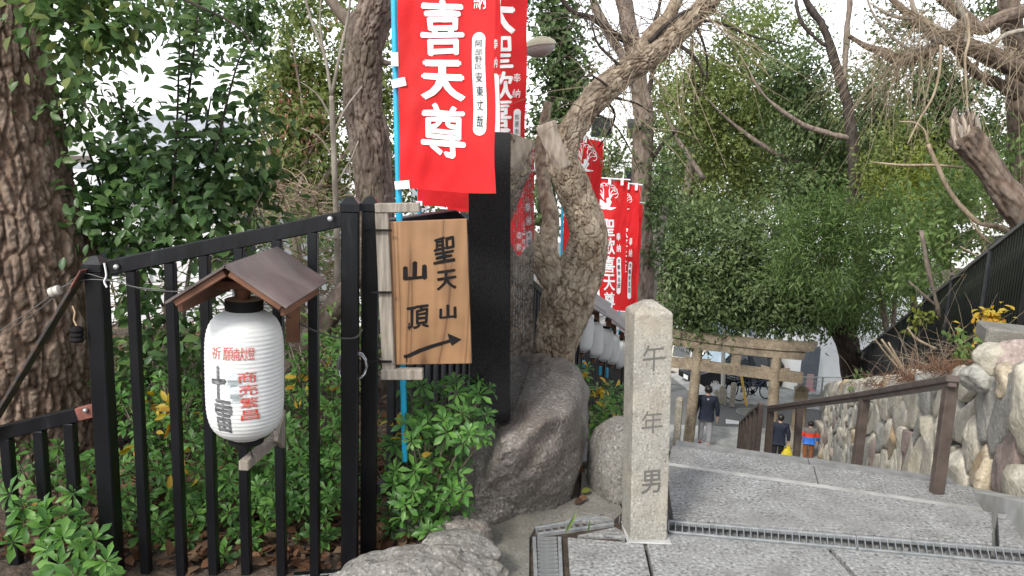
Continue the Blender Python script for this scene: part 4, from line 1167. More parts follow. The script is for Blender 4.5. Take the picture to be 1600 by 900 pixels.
far_banner('rearmost red banner beside the grey trunk', [(972, 316), (1004, 319), (995, 486), (966, 482)], 10.9, '聖天尊', pole=((970, 310, 10.92), (966, 590, 10.92)), seed=6, col=0.3, small=0.75, loops=2)
# a blue pole low on the fence between the lanterns
for k, (px, py0, py1, Y) in enumerate([(912, 566, 574, 6.9), (938, 576, 586, 7.8), (949, 578, 590, 8.4)]):
    mb = MB(); mb.tube([at(px, py0 - 3, Y), at(px - 0.5, py1, Y)], 0.014, 8)
    tag(mb.obj('banner_pole', MAT['pole'], None, True), ['light blue pole end under the first small lanterns', 'light blue pole end under the third small lantern', 'light blue pole end under the fourth small lantern'][k], 'pole', 'blue pole ends on the slatted fence')

# ------------------------------------------------------------------ black stone slab on its boulder, other rocks, stone pillar
cz = 0.52
cB, cC, cA = at(797, 635, 3.30), at(833, 555, 4.45), at(735, 632, 3.27)
for p in (cA, cB, cC): p.z = 0
cD = cA + (cC - cB)
zt_ = at(797, 207, 3.30).z
stele = thing('stone_monument', 'tall polished black granite slab standing edge-on on a boulder', 'monument', (cA + cC) / 2 + V((0, 0, cz - .05)))
sh_ = at(797, 207, 3.30) - cB; sh_.z = 0; sh_ *= 1.0       # the slab leans a little to the left
def lean(p): return p + sh_ * ((p.z - cz) / (zt_ - cz))
mb = MB(); prism_pts(mb, [cA, cB, cC, cD], cz - 0.06, zt_); mb.v = [lean(p) for p in mb.v]
o = mb.obj('slab', MAT['stele'], stele); bevel_obj(o, 0.004)
e1 = (cC - cB).normalized(); no = V((e1.y, -e1.x, 0)); Ls = (cC - cB).length
vs = [cB + e1 * 0.006 + no * 0.0015 + V((0, 0, cz - 0.05)), cB + e1 * (Ls - 0.03) + no * 0.0015 + V((0, 0, cz - 0.05)), cB + e1 * (Ls - 0.03) + no * 0.0015 + V((0, 0, zt_ - 0.006)), cB + e1 * 0.006 + no * 0.0015 + V((0, 0, zt_ - 0.006))]
vs = [lean(p) for p in vs]; back = [v - no * 0.001 for v in vs]
MB().add(vs + back, [[0, 1, 2, 3], [7, 6, 5, 4], [0, 4, 5, 1], [1, 5, 6, 2], [2, 6, 7, 3], [3, 7, 4, 0]]).obj('polished_face', MAT['mirror'], stele)
eng = MB(); re_ = random.Random(5)             # worn illegible engraving: short cut marks in upright columns
for c_ in np.arange(0.12, Ls - 0.12, 0.11):
    z_ = zt_ - 0.12 - re_.uniform(0, .06)
    while z_ > cz + 0.16 + re_.uniform(0, .2):
        for _ in range(4):
            a_ = cB + e1 * (c_ + re_.uniform(-.02, .02)) + no * 0.0022 + V((0, 0, z_ + re_.uniform(-.02, .02))); ang = re_.choice((0, 0, 1.57, .7, -.7)); l_ = re_.uniform(.012, .03)
            eng.bar(a_, a_ + e1 * (l_ * math.cos(ang)) + V((0, 0, l_ * math.sin(ang))), 0.0012, 0.004)
        z_ -= 0.055
eng.v = [lean(p) for p in eng.v]
o = eng.obj('engraving', m_plain('engraved_grey', (0.22, 0.22, 0.215), 0.9), stele); o['kind'] = 'stuff'
boul = rock('boulder', (0.055, 3.89, 0.13), (0.36, 0.82, 0.40), MAT['boulder'], None, -0.18, seed=4, sub=6, amp=0.10, planes=9, power=3.4, fine=0.022)
tag(boul, 'large brown-grey boulder that carries the black granite slab', 'boulder')
tag(rock('boulder', (0.575, 3.66, 0.09), (0.13, 0.2, 0.27), MAT['rockgrey'], None, 0.3, seed=9, sub=5, amp=0.08, planes=5, power=3, fine=0.02), 'speckled grey boulder close behind the stone pillar', 'boulder')
tag(rock('rock', at(664, 849, 2.45) + V((0.0, 0, -0.225)), (0.31, 0.20, 0.17), MAT['rockgrey'], None, 0.1, seed=12, sub=6, amp=0.20, planes=12, power=2.2, fine=0.035), 'rough grey rock at the bottom edge in front of the fence post', 'rock')
tag(rock('rock', at(722, 812, 3.0) + V((0, 0, -0.085)), (0.13, 0.12, 0.10), MAT['boulder'], None, 0.5, seed=15, sub=5, amp=0.1, planes=5, fine=0.02), 'small brown rock with a fallen leaf on top, left of the boulder', 'rock')
tag(rock('rock', at(715, 843, 2.74) + V((0, 0, -0.075)), (0.17, 0.12, 0.085), MAT['rockgrey'], None, -0.2, seed=18, sub=5, amp=0.12, planes=6, fine=0.02), 'flat tan rock between the front rock and the small brown one', 'rock')
tag(rock('rock', (-0.36, 3.15, -0.06), (0.14, 0.12, 0.10), MAT['boulder'], None, 0.9, seed=21, sub=4, amp=0.12), 'dark rock under the leaves left of the boulder', 'rock')

pb0, pt0 = V((0, 0, 0)), V((0, 0, 0))
pbase = atz(1013.5, 846, 0); pw = 0.168
ptop = at(1022, 490, pbase.y + 0.012)
pil = thing('stone_pillar', 'square pale granite pillar carved with three characters at the head of the stairs', 'stone pillar', pbase)
zax = (ptop - pbase).normalized(); yax = V((-0.10, 1, 0)); yax = (yax - zax * yax.dot(zax)).normalized(); xax = yax.cross(zax)
Mp = frame(pbase, xax, yax, zax); ph = (ptop - pbase).length
mb = MB(); vs = []
prof_ = [(-0.05, 0.5), (ph, 0.5), (ph + 0.012, 0.46), (ph + 0.036, 0.12), (ph + 0.040, 0.0)]
hw = pw / 2
vs = [(x * hw, hw + y * hw, z) for z in (-0.05, ph - 0.006) for x, y in ((-1, -1), (1, -1), (1, 1), (-1, 1))] + [(x * hw * .94, hw + y * hw * .94, ph + 0.004) for x, y in ((-1, -1), (1, -1), (1, 1), (-1, 1))] + [(x * hw * .25, hw + y * hw * .25, ph + 0.044) for x, y in ((-1, -1), (1, -1), (1, 1), (-1, 1))]
fs = [[3, 2, 1, 0]] + [[r * 4 + i, r * 4 + (i + 1) % 4, r * 4 + 4 + (i + 1) % 4, r * 4 + 4 + i] for r in range(3) for i in range(4)] + [[12, 13, 14, 15]]
mb.add(vs, fs)
shaft = link('shaft', mb.mesh('shaft', MAT['pillar']), pil, Mp); bevel_obj(shaft, 0.006)
k_ = ph / 356.0
lettering([put('午', 0.004, (846 - 556) * k_ - 0.0, 0.10, 0.118, 0.006, 0.06, 0.02), put('年', 0.002, (846 - 655) * k_, 0.095, 0.105, 0.006, 0.04, 0.02), put('男', 0.004, (846 - 749) * k_, 0.085, 0.105, 0.02, 0.05, 0.02)],
          lambda x, y, z: V((x, -0.0012 - z, y)), MAT['carve'], pil, 'carved_lettering', 0, M=Mp)
tag(MB().box((0, 0, 0), (0.2, 0.2, 0.008), Matrix.Translation(pbase + V((0.0, 0.075, 0.003))), 0.003).obj('mortar_joint', MAT['concrete'], pil))

# ------------------------------------------------------------------ handrail down the stairs
hr = thing('handrail', 'brown steel handrail stepping down the middle of the stairs', 'handrail', at(1460, 790, 4.1))
posts = [((1461, 790), (1487, 590), 4.1), ((1333, 768), (1352, 617), 5.5), ((1243, 741), (1250, 632), 7.5), ((1198, 737), (1205, 633), 7.85)]
for (b, t, Y) in posts:
    p, q_ = at(*b, Y), at(*t, Y + 0.02)
    mb = MB(); mb.bar(p + V((0, 0, -0.12)), q_ + V((0, 0, -0.02)), 0.068, 0.05, 0.004, V((0, 1, 0))); mb.obj('post', MAT['handrail'], hr)
tops = [at(1490, 592, 4.06), at(1352, 616, 5.5), at(1203, 637, 7.85)]
for i in range(2):
    mb = MB(); mb.bar(tops[i], tops[i + 1], 0.075, 0.04, 0.006); mb.obj('rail', MAT['handrail'], hr)
    mb = MB(); mb.bar(tops[i] + V((0, 0, -0.034)), tops[i + 1] + V((0, 0, -0.034)), 0.045, 0.028, 0.004); mb.obj('under_rail', MAT['handrail'], hr)
hr2 = thing('handrail', 'lower flight of the brown handrail with its posts bunched together', 'handrail', at(1190, 712, 10.4))
lowp = [(1189, 10.2, 631), (1181, 11.3, 637), (1174, 12.5, 643), (1168, 13.8, 649), (1163, 15.2, 653), (1159, 16.6, 657), (1156, 18.0, 660)]
prev = None
for px, Y, ty in lowp:
    t_ = at(px + 1, ty, Y)
    mb = MB(); mb.bar(t_ + V((0, 0, -0.95)), t_, 0.066, 0.05, 0.004, V((0, 1, 0))); mb.obj('post', MAT['handrail'], hr2)
    if prev is not None:
        mb = MB(); mb.bar(prev, t_, 0.075, 0.05, 0.006); mb.obj('rail', MAT['handrail'], hr2)
    prev = t_

# ------------------------------------------------------------------ street lamp head behind the banners
lm = thing('street_lamp', 'old cream street lamp head reaching out from behind the red banners', 'street lamp', at(766, 520, 6.6))
lc = at(843, 74, 6.4)
dirx = (at(866, 70, 6.3) - at(812, 82, 6.5)).normalized(); up = V((0, 0, 1)); up = (up - dirx * up.dot(dirx)).normalized(); yy = up.cross(dirx)
Ml = frame(lc, dirx, yy, up)
def half_shell(mb, rx, ry, rz, top=True, n=20, m=8):
    vs, fs = [], []
    for j in range(m + 1):
        ph_ = math.pi / 2 * j / m
        for i in range(n):
            t = 2 * math.pi * i / n
            vs.append((rx * math.cos(ph_) * math.cos(t), ry * math.cos(ph_) * math.sin(t), (rz if top else -rz) * math.sin(ph_)))
    for j in range(m):
        for i in range(n): fs.append([j * n + i, j * n + (i + 1) % n, (j + 1) * n + (i + 1) % n, (j + 1) * n + i])
    mb.add(vs, fs, Ml); return mb
half_shell(MB(), 0.155, 0.1, 0.085).obj('lamp_hood', m_plain('cream_lamp_hood', (0.5, 0.47, 0.34), 0.5, var=0.15), lm, True)
half_shell(MB(), 0.145, 0.092, 0.08, False).obj('lamp_glass', m_plain('milky_lamp_glass', (0.42, 0.38, 0.36), 0.2, var=0.15), lm, True)
mb = MB(); mb.tube([lc - dirx * 0.1, lc - dirx * 0.3 + V((0, 0, -.02)), at(772, 120, 6.6), at(766, 200, 6.6), at(771, 640, 6.6)], 0.03, 10); mb.obj('lamp_pole', MAT['steel'], lm, True)

# ------------------------------------------------------------------ wires, insulators, cable coil on the front fence
wy = FY - 0.05
def hang(pts, r, name, mat, label, cat):
    P = catmull([tuple(at(*p)) for p in pts], 12 * len(pts))
    mb = MB(); mb.tube([V(p) for p in P], r, 5)
    return tag(mb.obj(name, mat, None, True), label, cat)
hang([(0, 517, wy), (45, 487, wy), (82, 460, wy), (100, 447, wy), (136, 437, wy), (180, 440, wy), (230, 453, wy), (330, 456, 2.6), (395, 452, 2.6)], 0.0022, 'wire', MAT['wire'], 'upper thin grey wire strung from the left edge to the big lantern', 'wire')
hang([(0, 524, wy), (50, 492, wy), (86, 463, wy), (104, 445, wy), (130, 428, wy), (160, 434, wy), (210, 448, wy), (258, 453, wy)], 0.0018, 'wire', MAT['wire'], 'lower thin grey wire crossing the trunk and the left fence post', 'wire')
hang([(395, 452, 2.6), (420, 475, 2.68), (450, 495, FY - .04), (492, 517, FY - .04), (530, 528, FY - .04), (556, 527, FY - .05), (566, 515, FY)], 0.0035, 'cable', MAT['wire'], 'dark cable drooping from the lantern to the middle fence post', 'cable')
co = []
for k in range(60):
    t = k / 60 * 2 * math.pi * 4; r = 0.055 + 0.004 * math.sin(k * 1.3)
    co.append(at(550 + 0 * k, 572, FY + 0.05) + V((r * math.cos(t) * 1.0, 0.012 * math.sin(k * 0.7), 1.15 * r * math.sin(t))))
mb = MB(); mb.tube(co, 0.0028, 5); tag(mb.obj('cable_coil', MAT['steel'], None, True), 'coil of thin grey cable hung between the two middle fence posts', 'cable coil')
hang([(163, 411, wy - .02), (166, 430, wy - .02), (163, 440, wy - .02), (167, 449, wy - .02)], 0.0035, 'string', MAT['wwire'], 'bit of white string tied on the left fence post', 'string')
mb = MB(); M_ = Matrix.Translation(at(86, 455, wy)) @ Matrix.Rotation(rad(70), 4, 'Y')
mb.lathe([(0.008, -0.022), (0.018, -0.018), (0.019, -0.004), (0.014, 0), (0.019, 0.004), (0.018, 0.018), (0.008, 0.022)], 14, M_)
tag(mb.obj('insulator', m_plain('porcelain', (0.5, 0.47, 0.42), 0.4), None, True), 'cream porcelain insulator on the wire in front of the trunk', 'insulator')
ins = thing('insulator', 'black ringed insulator dangling from the slanting brace', 'insulator', at(120, 522, wy))
mb = MB(); mb.lathe([(0.006, -0.032)] + [(0.021 + (0.004 if k % 2 else 0), -0.03 + k * 0.009) for k in range(7)] + [(0.008, 0.032)], 16, Matrix.Translation(at(120, 522, wy))); mb.obj('body', MAT['ink'], ins, True)
mb = MB(); mb.tube([at(120, 510, wy), at(115, 500, wy), at(117, 488, wy), at(113, 478, wy)], 0.003, 5); mb.obj('hanger', MAT['tan'], ins)
# ------------------------------------------------------------------ trees close by
def gz(x, y): return float(ground_z(np.array([x]), np.array([y]))[0])
def leaf_objects(parent, P, D, N, L, ratio, mats, tmpl='oval', name='leaf'):
    """single leaves that can be picked apart: one object each, four shared shapes"""
    shapes = []
    for mt in mats:
        for r in (ratio * 0.9, ratio * 1.1):
            shapes.append(leaf_mesh(name, [(0, 0, 0)], [(0, 1, 0)], [(0, 0, 1)], [1.0], r, mt, tmpl))
    d, s, u = leaf_frames(np.asarray(D, float), np.asarray(N, float))
    for i in range(len(P)):
        l = float(L[i])
        M = frame(P[i], V(-s[i]) * l, V(d[i]) * l, V(u[i]) * l)
        link(name, rnd.choice(shapes), parent, M)
# the big furrowed tree at the left edge
TY = 3.75
bt = thing('big_tree', 'huge furrowed tree trunk at the left edge with low leafy branches', 'tree', at(40, 800, TY))
ptrunk('trunk', [(-30, -260, 130), (-30, -60, 140), (-32, 60, 178), (-28, 180, 206), (-16, 300, 232), (-4, 400, 268), (4, 500, 292), (8, 600, 306), (8, 700, 318), (6, 830, 350), (4, 960, 410)], TY, BARK['big'], bt,
       nu=340, ds=0.0085, style='furrow', amp=0.028, cell=0.042, axial=4.2, bulge=0.05, seed=3)
ptrunk('branch', [(-10, -120, 60), (60, -90, 40), (150, -60, 26), (260, -30, 12)], 3.6, BARK['big'], bt, nu=12, ds=0.06, amp=0.006)
mb = MB()
low_clumps = [pc(105, 5, 3.35, 70, 35, 110), pc(150, 45, 3.35, 65, 45, 130), pc(110, 85, 3.4, 40, 40, 60), pc(190, 35, 3.4, 40, 35, 70), pc(130, -20, 3.4, 80, 30, 100)]
P, D, N = crown_pts(low_clumps, tw=9, spread=0.07, droop=0.55, gap=-0.5, shell=0.5, seed=2)
Ls = 0.064 * (0.75 + 0.5 * RNG.random(len(P)))
k = min(260, len(P)); sel = RNG.permutation(len(P))
leaf_objects(bt, P[sel[:k]], D[sel[:k]], N[sel[:k]], Ls[sel[:k]], 0.58, [LEAF['camphor'], LEAF['olive']])
if len(P) > k:
    o = link('leafage', leaf_mesh('leafage', P[sel[k:]], D[sel[k:]], N[sel[k:]], Ls[sel[k:]], 0.55, LEAF['camphor'], 'oval'), bt); o['kind'] = 'stuff'
crown(bt, [pc(120, 150, 3.9, 40, 50, 130), pc(105, 200, 3.9, 30, 40, 60), pc(140, 120, 3.9, 45, 35, 70), pc(300, 18, 4.6, 75, 35, 330), pc(385, 40, 5.0, 50, 45, 300), pc(330, 75, 5, 40, 30, 90), pc(240, 10, 4.8, 40, 25, 140), pc(400, 5, 5, 60, 25, 200)],
      0.05, 0.55, LEAF['camphor'], 'crown', 'oval', tw=8, spread=0.07, droop=0.6, gap=-0.3, seed=5)
for pts in ([(60, 10, 9), (130, 40, 6), (190, 60, 3)], [(60, 90, 8), (110, 130, 5), (150, 190, 2)], [(230, -30, 8), (300, 5, 5), (370, 40, 3), (400, 80, 1.5)], [(20, -20, 12), (90, 20, 7), (140, 70, 4), (160, 110, 2)]):
    ptrunk('branch', pts, 3.45, BARK['dark'], bt, nu=8, ds=0.04, amp=0.002)
# crown high over the picture's top edge: it shades the fence as the tree above does in the photograph
crown(bt, [(V((-1.0, 2.5, 5.6)), (2.4, 2.2, 1.0), 2600), (V((1.3, 4.2, 6.6)), (2.4, 2.2, 0.9), 1700)], 0.10, 0.55, LEAF['camphor'], 'upper_crown', tw=12, spread=0.15, droop=0.4, gap=-0.1, seed=8)

# dark glossy shrub standing behind the left fence
CY = 4.0
cam_ = thing('glossy_shrub', 'tall dark shrub with glossy oval leaves and upright shoots behind the left fence', 'shrub', (at(275, 700, CY).x, CY, gz(at(275, 700, CY).x, CY)))
cl = [pc(185, 250, CY, 60, 60, 150), pc(170, 330, CY - .1, 65, 65, 230), pc(250, 280, CY, 70, 70, 260), pc(330, 230, CY + .1, 70, 75, 200), pc(330, 310, CY, 80, 60, 230), pc(400, 300, CY + .1, 55, 60, 140), pc(255, 360, CY - .1, 80, 45, 190),
      pc(230, 440, CY - .2, 55, 70, 130), pc(290, 520, CY - .3, 60, 70, 100), pc(200, 190, CY, 45, 40, 50), pc(225, 560, CY - .3, 45, 80, 90), pc(360, 370, CY, 60, 40, 80), pc(390, 190, CY + .2, 40, 40, 60)]
P, D, N = crown_pts(cl, tw=7, spread=0.07, droop=0.25, gap=-0.35, shell=0.55, seed=11)
Ls = 0.075 * (0.75 + 0.5 * RNG.random(len(P)))
# upright shoots with leaves set alternately
SP, SD, SN = [], [], []
shoots = [([(268, 330), (275, 230), (279, 120), (281, 50)], 3.9), ([(285, 300), (292, 180), (303, 80), (312, -10)], 3.95), ([(330, 260), (352, 170), (368, 110), (382, 70)], 4.0), ([(215, 300), (205, 215), (188, 165)], 4.0), ([(300, 300), (318, 220), (330, 150)], 4.1), ([(160, 300), (140, 240), (120, 200)], 4.0)]
for pts, Y in shoots:
    pw_ = [(x, y, 4.5 - 3 * i / len(pts)) for i, (x, y) in enumerate(pts)]
    ptrunk('stem', pw_, Y, BARK['dark'], cam_, nu=6, ds=0.05, amp=0.0)
    C = catmull([tuple(at(x, y, Y)) for x, y in pts], 40)
    m = int(20 * np.linalg.norm(C[-1] - C[0]) / 0.35)
    for k in range(m):
        i = int(8 + (len(C) - 9) * k / m); a = k * 2.4 + rnd.uniform(-.4, .4)
        SP.append(C[i]); SD.append((math.cos(a), math.sin(a) * 0.8, 0.25 - 0.55 * rnd.random())); SN.append((rnd.uniform(-.5, .5), -0.75, 0.7))
SP, SD, SN = map(np.array, (SP, SD, SN)); SL = 0.088 * (0.7 + 0.5 * RNG.random(len(SP)))
k = 300 - min(len(SP), 170)
sel = np.argsort(P[:, 1])[: 4 * k]; sel = RNG.permutation(sel)[:k]
leaf_objects(cam_, SP[:170], SD[:170], SN[:170], SL[:170], 0.48, [LEAF['camellia']])
leaf_objects(cam_, P[sel], D[sel], N[sel], Ls[sel], 0.52, [LEAF['camellia'], LEAF['camellia'], LEAF['camphor']])
rest = np.setdiff1d(np.arange(len(P)), sel)
o = link('leafage', leaf_mesh('leafage', P[rest], D[rest], N[rest], Ls[rest], 0.52, LEAF['camellia'], 'oval'), cam_); o['kind'] = 'stuff'
for pts in ([(262, 720, 11), (258, 560, 9), (262, 430, 7), (268, 330, 5)], [(275, 720, 9), (285, 520, 7), (300, 400, 5), (330, 290, 3)], [(250, 700, 8), (235, 520, 6), (210, 400, 5), (180, 300, 3)], [(300, 480, 4), (370, 380, 3), (410, 300, 2)], [(255, 480, 4), (190, 360, 3), (150, 310, 2)]):
    ptrunk('stem', pts, CY, BARK['mid'], cam_, nu=8, ds=0.06, amp=0.002)
# light trees behind it: yellow-green crown, withered pinkish leaves
t5 = thing('olive_tree', 'yellow-green leafy tree behind the glossy shrub, left of the red banners', 'tree', (at(470, 500, 9).x, 9.0, gz(at(470, 500, 9).x, 9)))
crown(t5, [pc(455, 110, 8.6, 35, 60, 1134), pc(480, 200, 8.4, 55, 60, 1890), pc(560, 60, 9, 50, 60, 1620), pc(590, 170, 9, 35, 80, 1620), pc(440, 190, 8.6, 35, 50, 972), pc(510, 130, 9, 50, 70, 1350), pc(595, 270, 9, 30, 60, 1026), pc(415, 150, 8.8, 25, 40, 432), pc(480, 20, 9, 50, 45, 864), pc(430, 260, 8.5, 60, 40, 1134),
          pc(500, 290, 8.6, 60, 45, 1134), pc(400, 300, 9, 60, 40, 810)], 0.075, 0.5, LEAF['olive'], tw=12, spread=0.12, droop=0.35, gap=-0.12, seed=21)
crown(t5, [pc(420, 170, 7.6, 60, 40, 90), pc(470, 230, 7.6, 60, 50, 140), pc(440, 300, 7.6, 60, 30, 80), pc(540, 40, 7.5, 40, 40, 90)], 0.06, 0.3, LEAF['pinkleaf'], 'withered_leaves', tw=14, spread=0.16, droop=0.8, gap=-0.2, seed=23)
for pts in ([(470, 520, 18), (465, 400, 15), (445, 320, 12), (415, 220, 7), (380, 150, 3)], [(462, 390, 10), (500, 290, 8), (540, 240, 6), (560, 200, 3)], [(450, 330, 8), (480, 250, 6), (470, 150, 4), (455, 60, 2)], [(440, 300, 6), (400, 250, 5), (350, 230, 2)], [(470, 260, 5), (520, 190, 4), (600, 130, 2)]):
    ptrunk('branch', pts, 8.2, BARK['mid'], t5, nu=8, ds=0.1, amp=0.006)
sap = thing('sapling', 'thin pale bare sapling left of the cracked tree trunk', 'tree', (at(525, 560, 5).x, 5.0, gz(at(525, 560, 5).x, 5)))
for pts in ([(522, 620, 10), (527, 420, 10), (524, 300, 9), (521, 220, 9), (518, 150, 8)], [(518, 150, 6), (508, 90, 5), (486, 30, 4), (470, -30, 3)], [(518, 150, 6), (530, 90, 5), (545, 20, 4), (548, -30, 3)], [(521, 210, 5), (540, 170, 4), (566, 135, 2)], [(520, 190, 4), (498, 150, 3), (470, 128, 1.5)],
            [(524, 290, 4), (548, 250, 3), (560, 220, 2)], [(508, 90, 4), (500, 40, 3), (503, -20, 2)], [(522, 250, 3), (500, 215, 2.5), (470, 200, 1.5)]):
    ptrunk('stem' if pts[0][2] > 6 else 'branch', pts, 5.0, BARK['pale'], sap, nu=8, ds=0.05, amp=0.002)
ct = thing('cracked_tree', 'old leaning tree trunk with cracked greyish bark between fence post and banners', 'tree', (at(590, 560, 5.6).x, 5.6, gz(at(590, 560, 5.6).x, 5.6)))
ptrunk('trunk', [(600, 640, 66), (596, 480, 62), (590, 380, 60), (586, 300, 58), (577, 220, 60), (566, 170, 58), (566, 110, 56), (575, 50, 54), (592, 0, 52), (610, -60, 46)], 5.6, BARK['mid'], ct, nu=150, ds=0.014, style='plate', amp=0.024, cell=0.055, axial=3.4, bulge=0.12, seed=6)
for pts in ([(572, 70, 26), (550, 40, 22), (528, 15, 18), (505, -20, 14)], [(585, 70, 14), (596, 95, 10), (612, 98, 7), (625, 88, 5)], [(590, 20, 20), (620, -30, 16)]):
    ptrunk('branch', pts, 5.6, BARK['mid'], ct, nu=16, ds=0.03, amp=0.006)
# brush of dead twigs on the ground behind the fence
def twig_heap(name, label, cat, areas, r0=0.004, mat=None, parent=None, sag=0.3, length=(0.3, 0.9), up_=0.4):
    mb = MB()
    for (px, py, Y, rx, ry, n) in areas:
        c, R3, _ = pc(px, py, Y, rx, ry, n)
        for k in range(n):
            p = c + V((rnd.gauss(0, .5) * R3[0], rnd.gauss(0, .5) * R3[1], rnd.gauss(0, .5) * R3[2]))
            d = V(unit(1)[0]); d.z = abs(d.z) * up_; d.normalize(); L = rnd.uniform(*length); pts = []
            b = V(unit(1)[0]) * 0.25
            for i in range(4):
                t = i / 3; pts.append(p + d * L * t + b * L * t * t * 0.6 + V((0, 0, -sag * L * t * t)))
            mb.tube(pts, [r0, r0 * .8, r0 * .6, r0 * .3], 4, False)
    o = mb.obj(name, mat or BARK['twig'], parent)
    o['kind'] = 'stuff'
    if label: o['label'] = label; o['category'] = cat
    return o
twig_heap('dead_twigs', 'heap of dead brown twigs on the ground behind the left fence', 'twigs', [(500, 440, 5.2, 70, 60, 130), (470, 520, 4.8, 70, 50, 110), (230, 480, 5.0, 60, 80, 90), (420, 330, 6.5, 100, 40, 120), (500, 320, 6.5, 60, 40, 80)], 0.005, BARK['twig'])
lgs = thing('fallen_branch', 'pale fallen branch lying behind the fence right of the lantern roof', 'branch', at(470, 465, 4.6))
ptrunk('wood', [(440, 462, 12), (480, 466, 13), (520, 470, 12), (560, 480, 9)], 4.6, BARK['pale'], lgs, nu=10, ds=0.05, amp=0.004)
rt = thing('fallen_branch', 'thick brown root rising behind the fence bars toward the middle post', 'branch', at(470, 560, 4.4))
ptrunk('wood', [(410, 600, 40), (450, 570, 44), (490, 525, 40), (530, 470, 34), (560, 430, 26)], 4.5, BARK['mid'], rt, nu=30, ds=0.03, style='plate', amp=0.008, cell=0.05, axial=2)
# crooked cherry tree in the middle
KY = 4.75
ch_ = thing('cherry_tree', 'crooked tree with plated grey bark leaning right across the sky behind the boulder', 'tree', at(870, 640, KY))
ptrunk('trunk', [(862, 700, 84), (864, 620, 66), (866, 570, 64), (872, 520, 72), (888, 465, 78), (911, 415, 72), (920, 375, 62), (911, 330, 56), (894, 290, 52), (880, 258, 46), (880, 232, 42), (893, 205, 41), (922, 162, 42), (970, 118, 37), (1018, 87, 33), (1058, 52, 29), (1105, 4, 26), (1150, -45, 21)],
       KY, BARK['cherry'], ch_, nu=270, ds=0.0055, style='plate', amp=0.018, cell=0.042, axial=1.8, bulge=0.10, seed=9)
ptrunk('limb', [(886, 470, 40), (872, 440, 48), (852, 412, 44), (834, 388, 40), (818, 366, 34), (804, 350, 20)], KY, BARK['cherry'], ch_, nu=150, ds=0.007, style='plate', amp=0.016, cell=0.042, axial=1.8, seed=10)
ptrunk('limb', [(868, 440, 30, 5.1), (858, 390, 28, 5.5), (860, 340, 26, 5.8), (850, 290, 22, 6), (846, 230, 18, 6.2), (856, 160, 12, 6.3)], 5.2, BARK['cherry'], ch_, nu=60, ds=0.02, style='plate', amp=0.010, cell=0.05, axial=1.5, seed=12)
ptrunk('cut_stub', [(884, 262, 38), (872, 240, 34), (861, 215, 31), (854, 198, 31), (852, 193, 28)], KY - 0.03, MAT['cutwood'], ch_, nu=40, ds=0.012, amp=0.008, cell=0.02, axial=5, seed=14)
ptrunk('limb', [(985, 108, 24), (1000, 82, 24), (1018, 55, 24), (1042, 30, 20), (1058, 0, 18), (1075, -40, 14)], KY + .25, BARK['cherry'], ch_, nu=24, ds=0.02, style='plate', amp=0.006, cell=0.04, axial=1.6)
ptrunk('limb', [(1030, 68, 12), (985, 66, 11), (955, 50, 10), (925, 28, 8), (895, 18, 6), (870, -10, 5)], KY + .4, BARK['dark'], ch_, nu=12, ds=0.03, amp=0.004)
for pts in ([(1015, 66, 9), (1040, 40, 7), (1070, 18, 5), (1120, 10, 3)], [(985, 120, 7), (960, 95, 5), (935, 70, 4), (925, 40, 2)], [(950, 135, 5), (925, 118, 3), (900, 122, 2), (880, 108, 1.2)], [(1060, 30, 7), (1120, 35, 5), (1170, 55, 3), (1230, 70, 1.5)], [(1080, 25, 5), (1100, 70, 4), (1105, 110, 2.5), (1098, 150, 1.2)],
            [(1050, 62, 6), (1085, 90, 5), (1100, 120, 3)], [(980, 100, 4), (978, 70, 3), (990, 40, 2)], [(900, 190, 5), (930, 180, 4), (960, 195, 3), (985, 235, 2), (1000, 270, 1)], [(940, 150, 4), (990, 160, 3), (1015, 175, 1.5)], [(925, 165, 4), (915, 150, 3), (912, 128, 1.5)], [(940, 150, 5), (960, 175, 4), (955, 200, 3), (935, 230, 1.5)]):
    ptrunk('branch', pts, KY + rnd.uniform(-.2, .3), BARK['dark'], ch_, nu=7, ds=0.04, amp=0.002)
def twigs_from(pts, Y, n, length, r0, parent, mat, droop=0.1, name='twigs', seed=1, spread=1.0, dirb=(0, 0, 0), depth=0.3):
    rr = random.Random(seed); mb = MB()
    C = catmull([tuple(at(x, y, Y)) for x, y in pts], 60)
    for k in range(n):
        p = V(C[rr.randrange(len(C))]) + V((0, rr.uniform(-depth, depth), 0))
        d = V((rr.gauss(0, 1), rr.gauss(0, .6), rr.gauss(0, 1))) * spread + V(dirb); d.normalize(); L = rr.uniform(*length)
        b = V((rr.gauss(0, 1), rr.gauss(0, 1), rr.gauss(0, 1))) * 0.35
        q = [p + d * L * t + b * L * t * t * .5 + V((0, 0, -droop * L * t * t)) for t in (0, .25, .5, .75, 1)]
        mb.tube(q, [r0, r0 * .8, r0 * .6, r0 * .45, r0 * .2], 4, False)
        if rr.random() < 0.7:
            e = (d + V((rr.gauss(0, .6), rr.gauss(0, .6), rr.gauss(0, .6)))).normalized()
            mb.tube([q[2], q[2] + e * L * .25, q[2] + e * L * .45 + V((0, 0, -droop * L * .2))], [r0 * .6, r0 * .4, r0 * .2], 4, False)
    o = mb.obj(name, mat, parent); o['kind'] = 'stuff'; return o
twigs_from([(900, 190), (970, 118), (1058, 52), (1105, 0)], KY, 120, (0.2, 0.75), 0.0045, ch_, BARK['twig'], 0.25, seed=3, depth=0.1)
twigs_from([(895, 20), (985, 66), (1040, 30)], KY + .4, 100, (0.15, 0.7), 0.004, ch_, BARK['mid'], 0.1, seed=4, depth=0.1)

